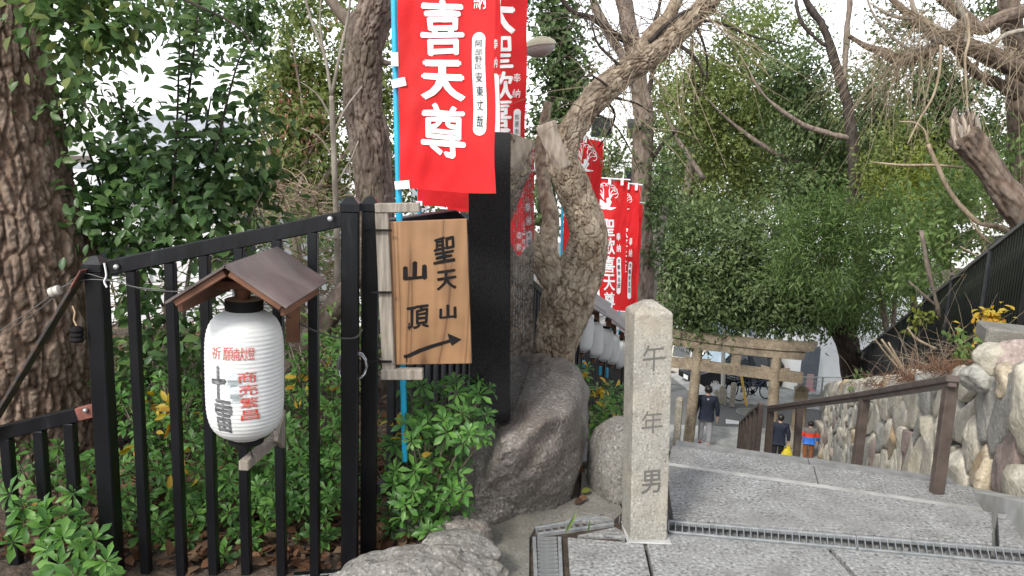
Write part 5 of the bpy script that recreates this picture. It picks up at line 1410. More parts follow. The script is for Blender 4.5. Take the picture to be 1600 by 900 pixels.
# ------------------------------------------------------------------ evergreen shrubs in the bed
def rosette_shrub(label, clusters, base, mats, n_leaf=8, L=0.068, seed=0, limit=300, group='evergreen shrubs with whorled leaves', stuffmat=None, gold=0):
    rr = random.Random(seed)
    root = thing('evergreen_shrub', label, 'shrub', base, group)
    P, D, N, LL = [], [], [], []
    mb = MB()
    for (px, py, Y) in clusters:
        c = at(px, py, Y)
        ax = V((c.x - base[0], (c.y - base[1]) - 0.35, 0.35)) * 0.9 + V((rr.gauss(0, .25), rr.gauss(0, .25), 0.35)); ax.normalize()
        foot = c.lerp(V((base[0], base[1] + .1, max(base[2], c.z - .5))), min(1.0, 0.24 / max(.05, (c - V(base)).length)))
        mid_ = foot.lerp(c, .5) - ax * 0.03
        mb.tube([foot, mid_, c - ax * 0.02, c], [.004, .0035, .003, .0025], 5, False)
        x = ax.orthogonal().normalized(); y = ax.cross(x)
        for tier, (m, el, sc) in enumerate(((n_leaf, 0.12, 1.0), (max(3, n_leaf - 3), 0.75, 0.72))):
            for k in range(m):
                a = 2 * math.pi * (k + 0.4 * tier) / m + rr.uniform(-.25, .25); e = el + rr.uniform(-.3, .25)
                r = x * math.cos(a) + y * math.sin(a)
                d = r * math.cos(e) + ax * math.sin(e)
                nn = ax * math.cos(e) - r * math.sin(e)
                P.append(c - ax * 0.008 * (1 - tier) + d * 0.004); D.append(d); N.append(nn); LL.append(L * sc * rr.uniform(.6, 1.3))
    P, D, N = [np.array([tuple(v) for v in q]) for q in (P, D, N)]; LL = np.array(LL)
    order = np.argsort(P[:, 1])
    a, b = order[:limit], order[limit:]
    leaf_objects(root, P[a], D[a], N[a], LL[a], 0.37, mats, 'obov')
    if len(b):
        o = link('leafage', leaf_mesh('leafage', P[b], D[b], N[b], LL[b], 0.37, stuffmat or mats[0], 'obov'), root); o['kind'] = 'stuff'
    mb.obj('stems', BARK['mid'], root)
    return root
def scatter(areas, seed, mind=17):
    rr = random.Random(seed); out = []
    for (x0, y0, x1, y1, Y0, Y1, n) in areas:
        tries = 0; got = 0
        while got < n and tries < n * 30:
            tries += 1
            x, y = rr.uniform(x0, x1), rr.uniform(y0, y1)
            f = (y - y0) / max(1, y1 - y0)
            Y = Y1 + (Y0 - Y1) * f + rr.uniform(-.12, .12)
            if all(math.hypot(x - a, y - b) > mind for a, b, _ in out):
                out.append((x, y, Y)); got += 1
    return out
az, azl = LEAF['azalea'], LEAF['azalea_lit']
rosette_shrub('whorled evergreen shrub pushing through the low fence at the bottom left corner', scatter([(0, 770, 150, 860, 2.55, 2.75, 14), (70, 840, 170, 905, 2.5, 2.7, 9), (0, 690, 150, 770, 2.9, 3.2, 14), (-40, 840, 60, 900, 2.9, 3.1, 8)], 1, 24), (at(80, 850, 3.0).x, 3.0, -0.15), [az, azl, az], 8, 0.068, 1)
rosette_shrub('whorled evergreen shrub behind the fence bars left of the big lantern', scatter([(185, 560, 330, 690, 3.3, 3.7, 48), (180, 690, 330, 850, 3.0, 3.3, 54), (180, 840, 240, 900, 2.95, 3.1, 9)], 2, 14), (at(250, 760, 3.4).x, 3.4, -0.05), [az, az, azl], 8, 0.056, 2)
rosette_shrub('whorled evergreen shrub behind the fence bars under the big lantern', scatter([(330, 690, 450, 800, 3.0, 3.3, 44), (340, 800, 440, 870, 2.95, 3.1, 16), (330, 600, 450, 690, 3.4, 3.6, 24), (290, 850, 330, 890, 2.9, 3.0, 3)], 3, 14), (at(390, 780, 3.4).x, 3.4, -0.05), [az, az, azl], 8, 0.056, 3)
rosette_shrub('whorled evergreen shrub behind the fence between lantern and middle post', scatter([(445, 520, 535, 640, 3.4, 3.8, 34), (445, 640, 535, 790, 3.05, 3.4, 48), (455, 790, 530, 850, 3.0, 3.1, 8)], 4, 13), (at(490, 760, 3.4).x, 3.45, -0.05), [az, az, az], 8, 0.055, 4)
rosette_shrub('bright whorled evergreen shrub between the cedar signboard and the boulder', scatter([(635, 595, 765, 690, 2.92, 3.15, 36), (612, 680, 725, 790, 2.90, 3.1, 32), (605, 770, 690, 830, 2.95, 3.1, 12), (640, 640, 720, 800, 3.1, 3.2, 26), (560, 640, 610, 800, 3.1, 3.2, 8)], 5, 16), (at(660, 800, 3.08).x, 3.08, -0.05), [az, azl, az], 8, 0.060, 5)
rosette_shrub('small whorled shrub with a few orange leaves behind the boulder and pillar', scatter([(895, 600, 980, 690, 4.6, 5.2, 34), (890, 570, 930, 610, 5.0, 5.3, 7)], 6, 10), (at(935, 700, 5.0).x, 5.0, gz(at(935, 700, 5).x, 5.0)), [az, azl, LEAF['light']], 7, 0.07, 6)
g_ = crown(None, [pc(905, 655, 4.75, 14, 30, 16), pc(960, 665, 4.7, 16, 12, 14), pc(905, 588, 5, 12, 6, 6), pc(925, 612, 4.8, 30, 20, 10)], 0.06, 0.45, LEAF['gold'], 'golden_leaves', 'oval', tw=4, spread=0.04, gap=-2, seed=31)
tag(g_, 'scattered golden leaves on the shrub behind the stone pillar', 'leaves')
g_ = crown(None, [pc(485, 600, 3.6, 40, 50, 18), pc(250, 640, 3.4, 60, 50, 14), pc(280, 700, 3.2, 70, 60, 10), pc(650, 690, 3.05, 50, 60, 9), pc(20, 790, 2.9, 30, 20, 4)], 0.06, 0.42, LEAF['gold'], 'yellowed_leaves', 'oval', tw=2, spread=0.05, gap=-2, seed=33)
tag(g_, 'single yellowed leaves among the evergreen shrubs of the bed', 'leaves')
# grey-green undergrowth deeper in the bed
und = thing('undergrowth', 'loose low undergrowth deep in the bed behind the fence shrubs', 'shrub', (at(350, 620, 5).x, 5.0, 0))
crown(und, [pc(200, 600, 4.6, 70, 60, 400), pc(300, 600, 4.8, 90, 60, 500), pc(500, 500, 5.5, 80, 60, 350), pc(420, 420, 6, 90, 50, 300), pc(520, 400, 6, 60, 60, 380), pc(560, 560, 4.2, 50, 90, 320), pc(640, 440, 6.5, 80, 120, 500), pc(470, 360, 6.5, 80, 30, 260)],
      0.06, 0.4, LEAF['bamboo'], 'leafage', tw=8, spread=0.08, droop=0.1, gap=-0.2, seed=35)
# fallen leaves
def litter(name, label, boxes, L=0.055, mat=None, seed=0):
    rng = np.random.default_rng(seed); P = []
    for (x0, y0, x1, y1, n, dz) in boxes:
        q = np.stack([rng.uniform(x0, x1, n), rng.uniform(y0, y1, n)], 1)
        z = ground_z(q[:, 0], q[:, 1]) + dz + rng.random(n) * 0.03
        P.append(np.stack([q[:, 0], q[:, 1], z], 1))
    P = np.vstack(P); n = len(P)
    D = unit(n, rng); D[:, 2] *= 0.35; N = unit(n, rng) * 0.45 + (0, 0, 1)
    o = link(name, leaf_mesh(name, P, D, N, L * (0.6 + 0.8 * rng.random(n)), 0.6, mat or LEAF['litter'], 'oval'))
    tag(o, label, 'leaves', None, 'stuff'); return o
litter('leaf_litter', 'brown dead leaves covering the bed behind the fence', [(-2.2, 2.8, -0.1, 4.2, 3200, 0.0), (-3.5, 4.2, 0.2, 8, 3800, 0.0), (-0.62, 2.75, -0.25, 3.2, 120, 0.0), (0.3, 3.7, 0.55, 5.5, 300, 0.01)], 0.055, seed=41)
for (px, py, z, lab, mt) in ((718, 826, 0.095, 'single tan leaf lying on the small brown rock', 'litter'), (908, 770, 0.02, 'yellow-green leaf beside the boulder foot', 'yellow'), (903, 782, 0.015, 'reddish brown leaf beside the boulder foot', 'litter'), (897, 787, 0.01, 'curled brown leaf nearest the slanting grating', 'litter')):
    p = atz(px, py, z)
    tag(link('fallen_leaf', leaf_mesh('fallen_leaf', [tuple(p)], [(0.8, 0.5, 0.15)], [(0, -.5, 1)], [0.06], 0.6, LEAF[mt], 'oval')), lab, 'leaf', 'single fallen leaves by the boulder')
for (x0, x1, lab) in (((882, 835), (902, 797), 'tall blade of grass growing at the corner of two gratings'), ((918, 834), (922, 811), 'short blade of grass beside the slanting grating')):
    p0 = atz(*x0, 0.0); p1 = at(*x1, p0.y - 0.01)
    tag(link('grass_blade', leaf_mesh('grass_blade', [tuple(p0)], [tuple(p1 - p0)], [(0, -1, .2)], [(p1 - p0).length], 0.12, LEAF['light'], 'oval')), lab, 'grass', 'grass blades by the gratings')

# ------------------------------------------------------------------ trees further off
def far_tree(label, base_px, Y, parts, crowns, name='evergreen_tree', group='evergreen trees beyond the stairs', front=0.0):
    b = at(base_px[0], base_px[1], Y)
    r = thing(name, label, 'tree', (b.x, Y, gz(b.x, Y)), group)
    for k, (pts, mt, kw) in enumerate(parts):
        nm = 'trunk' if k == 0 else 'branch'
        ptrunk(nm, pts, Y - (abs(front) if k or front > 0 else 0), BARK[mt], r, **{**dict(nu=10, ds=0.15, amp=0.02, cell=0.1, axial=2), **kw})
    for k, (cl, L, ratio, mt, kw) in enumerate(crowns):
        crown(r, cl, L, ratio, LEAF[mt], 'crown', **{**dict(tw=16, spread=0.28, droop=0.35, gap=-0.1, seed=int(abs(base_px[0])) + k), **kw})
    return r
# behind the banners
far_tree('dark leafy tree behind the street lamp and the stone slab', (860, 520), 9.5,
         [([(846, 600, 20), (850, 400, 18), (858, 250, 12), (868, 120, 7)], 'mid', {}), ([(852, 300, 8), (880, 220, 5), (900, 150, 3)], 'mid', {})],
         [([pc(868, 30, 9.5, 40, 50, 1120), pc(872, 110, 9.5, 40, 60, 1330), pc(880, 180, 9.5, 34, 50, 840), pc(850, 230, 9.5, 30, 60, 700), pc(846, 300, 9.5, 30, 60, 700), pc(720, 250, 10, 90, 120, 1260), pc(900, 120, 9.5, 24, 40, 280)], 0.085, 0.5, 'dark', dict(spread=0.12, gap=-.25, tw=20, shell=.3))])
# straight grey trunk with ivy to the right of the far banners
far_tree('straight grey-brown trunk with ivy right of the far red banners', (1005, 560), 12.5,
         [([(1003, 640, 36), (1004, 520, 33), (1006, 420, 31), (1003, 330, 31), (1003, 250, 31), (1006, 180, 29), (996, 120, 27), (986, 60, 26), (975, 0, 24), (965, -60, 20)], 'mid', dict(nu=40, ds=0.05, style='plate', amp=0.014, cell=0.07, axial=2.5)),
          ([(1000, 140, 14), (975, 90, 14), (952, 50, 13), (930, 10, 12), (915, -30, 10)], 'mid', {}), ([(1008, 170, 10), (1020, 110, 9), (1025, 40, 7), (1035, -20, 5)], 'dark', {}), ([(1012, 260, 9), (1035, 225, 8), (1060, 200, 5)], 'dark', {}), ([(1006, 330, 8), (1030, 290, 6), (1045, 250, 4)], 'dark', {})],
         [([pc(1030, 250, 12.3, 20, 60, 420), pc(1022, 330, 12.3, 22, 50, 420), pc(1008, 200, 12.3, 16, 30, 120), pc(960, 250, 12.6, 26, 50, 260), pc(1015, 400, 12.4, 20, 30, 160)], 0.085, 0.55, 'dark', dict(spread=0.12, gap=-.2)), ([pc(950, 250, 12.8, 36, 50, 300), pc(1035, 160, 13, 34, 60, 300)], 0.085, 0.5, 'olive', dict(spread=0.15))])
far_tree('smooth pale trunk glimpsed just right of the rearmost banner', (1018, 560), 13.5,
         [([(1010, 640, 26), (1013, 520, 24), (1016, 440, 22), (1022, 400, 20), (1030, 360, 14), (1040, 320, 9)], 'pale', {})], [([pc(1045, 300, 13.5, 30, 50, 240), pc(1060, 250, 13.5, 30, 40, 160)], 0.09, 0.5, 'dark', dict(spread=0.15))])
# big tree whose dark trunk bends beside the far end of the right fence
far_tree('broad dark evergreen whose bent trunk stands left of the far end of the right fence', (1332, 600), 20.0,
         [([(1334, 640, 34), (1330, 570, 33), (1322, 530, 34), (1306, 505, 32), (1286, 490, 24), (1255, 470, 16), (1215, 440, 10)], 'dark', dict(nu=20, ds=0.08)), ([(1325, 540, 20), (1335, 490, 18), (1340, 430, 14), (1330, 360, 9)], 'dark', {}), ([(1280, 488, 12), (1230, 500, 8), (1180, 505, 5), (1130, 500, 3)], 'dark', {}), ([(1250, 465, 9), (1180, 420, 7), (1120, 400, 4)], 'dark', {})],
         [([pc(1065, 430, 20, 62, 75, 2700), pc(1120, 390, 20.5, 80, 75, 3375), pc(1190, 430, 20, 85, 70, 3375), pc(1130, 470, 20, 75, 45, 2160), pc(1250, 440, 20, 70, 60, 2565), pc(1215, 495, 20, 55, 28, 1080), pc(1290, 470, 20, 50, 45, 1215), pc(1080, 500, 20, 40, 30, 675), pc(1090, 340, 21, 60, 40, 1215), pc(1200, 360, 21, 70, 45, 1485), pc(1035, 380, 20, 30, 60, 675)], 0.15, 0.42, 'grey', dict(spread=0.2, gap=-.3, tw=26, shell=0.25)),
          ([pc(1150, 480, 19.7, 70, 40, 945), pc(1230, 480, 19.6, 70, 40, 945), pc(1100, 460, 19.6, 70, 60, 945)], 0.15, 0.42, 'dark', dict(spread=0.2, gap=-.25, tw=26, shell=0.3))])
far_tree('narrow-leaved bamboo-like tree in front of the broad evergreen by the right fence', (1380, 560), 17.5,
         [([(1392, 620, 10), (1380, 480, 8), (1350, 400, 5)], 'mid', {}), ([(1392, 560, 8), (1400, 440, 6), (1400, 360, 4)], 'mid', {})],
         [([pc(1290, 400, 15, 70, 60, 1500), pc(1340, 350, 15.3, 80, 60, 1600), pc(1350, 430, 18, 70, 60, 1600), pc(1400, 400, 16.5, 60, 60, 1300), pc(1365, 490, 19.5, 45, 35, 800), pc(1310, 480, 19, 50, 40, 900), pc(1415, 440, 15.5, 45, 35, 700), pc(1270, 350, 15.5, 50, 50, 700), pc(1240, 400, 15.6, 50, 50, 500)], 0.17, 0.15, 'bamboo', dict(spread=0.16, droop=0.5, gap=-.3, tw=20, shell=0.3))], 'bamboo_like_tree')
far_tree('yellow-green leafy tree above the bamboo-like one', (1420, 420), 16.5,
         [([(1430, 560, 10), (1425, 400, 8), (1420, 300, 5)], 'mid', {})],
         [([pc(1410, 300, 16.5, 55, 55, 1000), pc(1450, 270, 16.8, 45, 50, 700), pc(1380, 330, 16.8, 45, 40, 500), pc(1430, 340, 16, 40, 30, 400)], 0.14, 0.28, 'yellow', dict(spread=0.17, tw=20, shell=0.3, gap=-.2))])
far_tree('light green broad-leaved bush leaning over the top of the right fence', (1450, 470), 11.0,
         [([(1470, 500, 8), (1450, 420, 6), (1440, 360, 4)], 'mid', {}), ([(1465, 480, 6), (1420, 440, 4)], 'mid', {})],
         [([pc(1440, 350, 12.5, 45, 45, 330), pc(1425, 395, 13, 42, 42, 380), pc(1470, 340, 11.8, 50, 50, 330), pc(1420, 440, 14.2, 36, 30, 260), pc(1470, 395, 11.6, 34, 34, 200), pc(1500, 320, 11.3, 30, 45, 150)], 0.11, 0.45, 'light', dict(spread=0.12, gap=-.3, tw=9, tmpl='oval')),
          ([pc(1480, 300, 11.6, 60, 70, 420), pc(1545, 300, 12, 50, 90, 420), pc(1580, 230, 12, 30, 60, 260), pc(1540, 370, 11.6, 50, 40, 260)], 0.11, 0.4, 'bamboo', dict(spread=0.15, gap=-.2, tw=9))], 'leafy_bush')
# tall evergreens that close the view
far_tree('tall olive evergreen in the middle distance, straight above the torii', (1030, 600), 25,
         [([(1026, 640, 24), (1032, 520, 22), (1046, 420, 20), (1075, 290, 16), (1085, 180, 10), (1080, 60, 5)], 'mid', {}), ([(1330, 282, 9), (1290, 268, 12), (1250, 255, 12), (1210, 238, 9), (1160, 205, 5), (1110, 160, 2), (1095, 140, 1)], 'mid', {}), ([(1100, 280, 9), (1050, 200, 5), (1030, 130, 3)], 'mid', {})],
         [([pc(1085, 120, 25, 50, 55, 1200), pc(1130, 165, 25, 60, 50, 1650), pc(1075, 190, 25, 50, 50, 1200), pc(1160, 230, 25, 70, 50, 1650), pc(1120, 250, 25, 60, 45, 1200), pc(1190, 170, 25, 55, 55, 1350), pc(1130, 80, 25, 55, 45, 900), pc(1050, 130, 25, 40, 60, 630), pc(1200, 290, 25, 60, 40, 1200), pc(1110, 310, 25, 70, 40, 1200)], 0.16, 0.5, 'olive', dict(spread=0.26, gap=-0.25, tw=26, shell=0.3)),
          ([pc(1040, 300, 26, 35, 50, 450), pc(1150, 120, 26, 60, 70, 900), pc(1190, 60, 26, 40, 40, 390), pc(1140, 20, 26, 50, 30, 390)], 0.16, 0.5, 'grey', dict(spread=0.26, gap=-0.2, tw=26, shell=0.3))], front=-2.6)
far_tree('tall evergreen with a dark forked trunk right of the olive one', (1345, 420), 22,
         [([(1350, 430, 22), (1338, 330, 18), (1332, 230, 16), (1326, 170, 15), (1312, 120, 14), (1298, 75, 13), (1285, 40, 11), (1262, 5, 9), (1250, -30, 7)], 'dark', dict(nu=14, ds=0.1)), ([(1318, 130, 9), (1322, 80, 9), (1325, 30, 8), (1330, -30, 7)], 'mid', {}), ([(1334, 216, 10), (1300, 210, 9), (1250, 192, 7), (1205, 160, 5), (1180, 130, 3), (1172, 112, 1)], 'mid', {}), ([(1298, 75, 7), (1275, 60, 6), (1250, 30, 5), (1242, -20, 4)], 'dark', {}), ([(1285, 420, 16), (1310, 350, 14), (1328, 310, 10)], 'dark', {})],
         [([pc(1240, 110, 22, 45, 55, 1400), pc(1270, 150, 22, 55, 50, 1600), pc(1230, 190, 22, 50, 45, 1200), pc(1290, 200, 22, 45, 50, 1200), pc(1350, 130, 22, 40, 50, 840), pc(1370, 200, 22, 50, 50, 1400), pc(1290, 250, 22, 60, 40, 1400), pc(1355, 270, 22, 60, 50, 1800), pc(1310, 320, 22, 60, 45, 1600), pc(1250, 300, 22, 50, 40, 1200)], 0.145, 0.48, 'grey', dict(spread=0.23, gap=-0.25, tw=26, shell=0.3)),
          ([pc(1210, 30, 23, 60, 40, 720), pc(1400, 170, 22.5, 60, 60, 1400), pc(1420, 230, 22, 50, 50, 1400), pc(1180, 120, 23, 50, 60, 800)], 0.145, 0.48, 'olive', dict(spread=0.23, gap=-0.25, tw=26, shell=0.3))], front=2.6)
far_tree('bluish dark evergreen behind the hanging bare twigs at the upper right', (1470, 400), 19,
         [([(1478, 420, 18), (1480, 300, 16), (1470, 180, 12), (1440, 80, 8)], 'dark', {}), ([(1475, 220, 8), (1500, 150, 6), (1530, 90, 4)], 'dark', {})],
         [([pc(1460, 180, 19, 55, 50, 1800), pc(1500, 230, 19, 50, 45, 1400), pc(1440, 120, 19, 50, 40, 1000), pc(1500, 130, 19, 55, 40, 1000), pc(1395, 90, 19, 40, 40, 600), pc(1555, 210, 19, 40, 50, 840), pc(1590, 150, 19, 30, 60, 600), pc(1420, 30, 19, 50, 30, 520), pc(1540, 10, 19, 60, 30, 520)], 0.135, 0.45, 'dark', dict(spread=0.2, gap=-0.25, tw=24, shell=0.3)),
          ([pc(1470, 250, 18.5, 60, 50, 1800), pc(1530, 290, 18.5, 50, 50, 1400), pc(1400, 260, 18.8, 50, 60, 1400)], 0.135, 0.45, 'olive', dict(spread=0.2, gap=-0.25, tw=24, shell=0.3))])
far_tree('broad mid-green evergreen closing the view behind the forked dark trunk', (1300, 430), 30,
         [([(1300, 480, 20), (1296, 330, 16), (1290, 200, 10)], 'mid', {})],
         [([pc(1060, 250, 30, 60, 60, 1500), pc(1140, 280, 30, 70, 50, 1700), pc(1220, 250, 30, 70, 60, 1900), pc(1300, 260, 30, 70, 60, 1900), pc(1380, 250, 30, 60, 60, 1500), pc(1180, 190, 30, 70, 50, 1500), pc(1280, 180, 30, 70, 50, 1200), pc(1100, 190, 30, 60, 50, 1200), pc(1460, 260, 30, 60, 60, 1500), pc(1400, 180, 30, 60, 50, 900), pc(1010, 290, 30, 40, 50, 600)], 0.19, 0.5, 'grey', dict(spread=0.3, gap=-0.25, tw=26, shell=0.3)),
          ([pc(1120, 240, 29, 70, 60, 1200), pc(1240, 210, 29, 70, 60, 1200), pc(1340, 220, 29, 70, 60, 1200), pc(1420, 290, 29, 70, 40, 900)], 0.19, 0.5, 'olive', dict(spread=0.3, gap=-0.2, tw=26, shell=0.3))])
# the huge pruned tree whose limbs reach in from the right
hg = thing('pruned_tree', 'huge red-brown tree with thick pruned limbs and hanging bare twigs at the upper right', 'tree', (at(1600, 480, 12.5).x, 12.5, gz(at(1600, 480, 12.5).x, 12.5)))
HY = 12.0
kw = dict(nu=60, ds=0.04, style='plate', amp=0.02, cell=0.09, axial=2.5, bulge=0.12)
ptrunk('trunk', [(1618, 520, 70, 12.5), (1612, 380, 56, 12.4), (1604, 260, 48, 12.3), (1596, 170, 40, 12.2), (1590, 90, 32, 12.1), (1580, 30, 28, 12), (1570, -40, 24, 12)], HY, BARK['redbrown'], hg, seed=40, **kw)
ptrunk('limb', [(1640, 135, 30), (1600, 112, 29), (1540, 84, 26), (1505, 70, 22), (1476, 58, 18), (1448, 40, 15), (1412, 16, 10), (1385, -10, 7)], HY - .6, BARK['redbrown'], hg, seed=41, **kw)
ptrunk('limb', [(1620, 10, 22), (1570, 26, 20), (1530, 44, 21), (1500, 20, 16), (1460, -10, 12)], HY - .3, BARK['redbrown'], hg, seed=42, **kw)
ptrunk('limb', [(1470, 72, 12), (1430, 90, 15), (1404, 94, 16), (1380, 82, 13), (1352, 72, 8), (1325, 55, 5)], HY, BARK['redbrown'], hg, seed=43, **kw)
ptrunk('limb', [(1590, 150, 18), (1560, 130, 16), (1530, 118, 13), (1500, 90, 12)], HY - .2, BARK['redbrown'], hg, seed=44, **kw)
ptrunk('limb', [(1520, 50, 16), (1502, 45, 24), (1492, 68, 20), (1508, 95, 9)], HY - .4, BARK['redbrown'], hg, seed=45, **kw)
for k, pts in enumerate(([(1468, 68, 12), (1445, 48, 9), (1430, 20, 7), (1420, -20, 5)], [(1510, 70, 10), (1512, 40, 9), (1500, 10, 8), (1492, -30, 6)], [(1540, 82, 8), (1570, 55, 7), (1610, 45, 6)], [(1480, 50, 8), (1440, 32, 6), (1395, 25, 5), (1360, 5, 3)], [(1465, 66, 7), (1420, 76, 5), (1370, 30, 4), (1352, -10, 3)])):
    ptrunk('branch', pts, HY - .7, BARK['pale'], hg, nu=8, ds=0.06, amp=0.004)
twigs_from([(1600, 90), (1540, 70), (1500, 55), (1450, 40), (1410, 20)], HY - .8, 210, (0.5, 1.7), 0.006, hg, BARK['twig'], 0.7, seed=6, spread=0.8, dirb=(-.7, 0, .25), depth=.3)
twigs_from([(1460, 75), (1420, 85), (1370, 78), (1520, 100)], HY - .8, 90, (0.3, 1.2), 0.0055, hg, BARK['twig'], 0.7, seed=7, spread=0.9, dirb=(-.2, 0, -.3), depth=.3)
for k, pts in enumerate(([(1470, 70, 4), (1468, 110, 4), (1458, 150, 3.5), (1435, 190, 3), (1418, 225, 2)], [(1510, 20, 4), (1514, 60, 4), (1508, 90, 4), (1510, 140, 3), (1513, 185, 2)], [(1450, 225, 6), (1465, 260, 7), (1488, 305, 7), (1525, 345, 8), (1560, 355, 9), (1580, 365, 10)], [(1360, 253, 2), (1410, 258, 4), (1460, 258, 4), (1505, 262, 4)], [(1405, 190, 2), (1430, 192, 3), (1445, 205, 3), (1450, 225, 4)], [(1545, 380, 4), (1520, 350, 3), (1510, 330, 2)], [(1550, 390, 4), (1530, 400, 3), (1500, 385, 2)])):
    ptrunk('hanging_twig', pts, HY - 1.2, BARK['twig'], hg, nu=6, ds=0.06, amp=0.0)
twigs_from([(1570, 300), (1580, 350), (1560, 390), (1530, 420)], 10.8, 40, (0.4, 1.2), 0.004, hg, BARK['twig'], 0.8, seed=8, spread=.9, dirb=(-.4, 0, .3), depth=.3)
# broken leaning stump
st = thing('broken_stump', 'leaning broken trunk with a splintered top above the right fence', 'tree stump', (at(1608, 420, 10.3).x, 10.3, gz(at(1608, 420, 10.3).x, 10.3)))
ptrunk('trunk', [(1640, 440, 54), (1600, 345, 48), (1572, 300, 42), (1545, 262, 38), (1520, 232, 42), (1506, 214, 48), (1503, 209, 44)], 10.3, BARK['redbrown'], st, nu=70, ds=0.03, style='furrow', amp=0.025, cell=0.09, axial=6, bulge=0.12, seed=50)
for k in range(24):
    t = k / 23; px = 1486 + 40 * t + rnd.uniform(-3, 3); top = 206 - 24 * abs(math.sin(t * 7 + .6)) - 8 * rnd.random()
    ptrunk('splinter', [(px + 10, 232, 8), (px + 3, 214, 8), (px + rnd.uniform(-2, 2), top + rnd.uniform(-2, 8), 5), (px + rnd.uniform(-5, 4), top - rnd.uniform(2, 12), 1)], 10.3 + rnd.uniform(-.12, .16), [MAT['cutwood'], BARK['redbrown'], MAT['oldwood']][k % 3], st, nu=6, ds=0.03, amp=0.012, cell=0.03)

# ------------------------------------------------------------------ slatted fence on the right bank
f0, f1 = at(1640, 318, 7.9), at(1332, 562, 22.0)
rf = thing('slatted_fence', 'tall black slatted fence stepping down the bank above the stone wall on the right', 'fence', V((f0.x, f0.y, f0.z - 1.3)))
dF = f1 - f0; LF = math.hypot(dF.x, dF.y); dirF = V((dF.x / LF, dF.y / LF, 0)); rotR = Matrix.Rotation(math.atan2(dirF.y, dirF.x), 4, 'Z')
slat2 = MB().box((0, 0, -0.75), (0.058, 0.034, 1.46), None, 0.004).mesh('slat', MAT['black'])
nS = int(LF / 0.098)
for k in range(nS):
    p = f0 + dF * (k / nS)
    link('slat', slat2, rf, Matrix.Translation(p + V((0, 0, -0.03))) @ rotR)
for f in np.linspace(0.0, 1.0, 9):
    p = f0 + dF * float(f)
    link('post', MB().box((0, 0, -0.8), (0.08, 0.07, 1.7)).mesh('post', MAT['black2']), rf, Matrix.Translation(p + dirF.cross(V((0, 0, 1))) * 0.0 + V((0, 0, 0.02))) @ rotR)
nrmF = V((dirF.y, -dirF.x, 0))
for dz, nm, h in ((0.0, 'top_rail', 0.05), (-0.35, 'rail', 0.04), (-1.25, 'rail', 0.04)):
    mb = MB(); mb.bar(f0 + V((0, 0, dz)) + nrmF * (0.0 if dz == 0 else 0.04), f1 + V((0, 0, dz)) + nrmF * (0.0 if dz == 0 else 0.04), 0.07 if dz == 0 else 0.03, h, 0.004); mb.obj(nm, MAT['black2'] if dz else m_plain('worn_grey_rail', (0.10, 0.10, 0.095), 0.6), rf)
cp = at(1597, 490, 7.2)
pst = MB().box((0, 0, 0.55), (0.09, 0.09, 1.6), Matrix.Translation(at(1603, 500, 6.6)), 0.006).obj('fence_post', MAT['black'])
tag(pst, 'thick black post at the right edge on the concrete block', 'post')
# dry brush, vines and plants on the bank
twig_heap('dry_brush', 'tangle of dry brown stems on the bank above the stone wall', 'brush', [(1470, 575, 6.6, 45, 10, 30), (1515, 555, 6.4, 40, 18, 26), (1430, 588, 7.6, 40, 8, 22), (1380, 597, 9.5, 30, 8, 16)], 0.0028, BARK['twig'], None, 0.25, (0.25, 0.85), 1.6)
twig_heap('dry_weeds', 'low mat of red-brown weeds along the top of the stone wall', 'weeds', [(1480, 582, 6.2, 50, 9, 200), (1420, 594, 7.4, 40, 7, 150), (1370, 602, 9.5, 30, 5, 80), (1530, 570, 5.9, 24, 9, 80)], 0.003, m_plain('red_brown_stem', (0.17, 0.09, 0.055), 0.8, var=0.4), None, 0.3, (0.1, 0.35), 1.2)
for pts in ([(1377, 530, 3), (1395, 555, 4), (1412, 580, 4), (1418, 590, 4)], [(1388, 535, 3), (1402, 560, 4), (1416, 585, 4)], [(1366, 528, 2), (1384, 552, 3), (1404, 575, 4)], [(1418, 512, 2), (1430, 528, 4), (1452, 540, 4), (1463, 545, 4)]):
    ptrunk('dry_stalk', pts, 8.0, BARK['twig'], None, nu=6, ds=0.05, amp=0)
stk = [o for o in S.objects if o.name.startswith('dry_stalk')]
for o, l in zip(stk, ('longest pale dry stalk leaning over the stone wall', 'pale dry stalk right beside the longest one', 'thin pale dry stalk left of the longest one', 'pale dry stalk arching toward the right above the brush')):
    tag(o, l, 'stalk', 'pale dry stalks on the bank')
def bush(label, cl, L, ratio, mt, cat='plant', nm='bank_plant', tm='oval', seed=0):
    r = thing(nm, label, cat, cl[0][0] - V((0, 0, cl[0][1][2])))
    crown(r, cl, L, ratio, LEAF[mt], 'leafage', tm, tw=5, spread=0.05, gap=-1, seed=seed)
    return r
bush('yellow-leaved plant in front of the black fence at the right', [pc(1548, 498, 6.4, 18, 16, 70), pc(1535, 520, 6.4, 8, 12, 20)], 0.06, 0.55, 'gold', seed=1)
bush('pale green weed with round leaves beside the wall-top stones', [pc(1508, 548, 6.2, 16, 14, 34), pc(1500, 530, 6.2, 8, 10, 12)], 0.07, 0.6, 'light', seed=2)
bush('yellow-green sprig climbing the black fence in the middle', [pc(1438, 490, 9.3, 12, 18, 26), pc(1430, 505, 9.3, 16, 8, 20)], 0.08, 0.5, 'yellow', seed=3)
bush('small grey-green bush at the low end of the bank by the wall top', [pc(1345, 600, 13, 16, 13, 120), pc(1352, 608, 12.5, 14, 8, 60)], 0.10, 0.5, 'grey', seed=4)
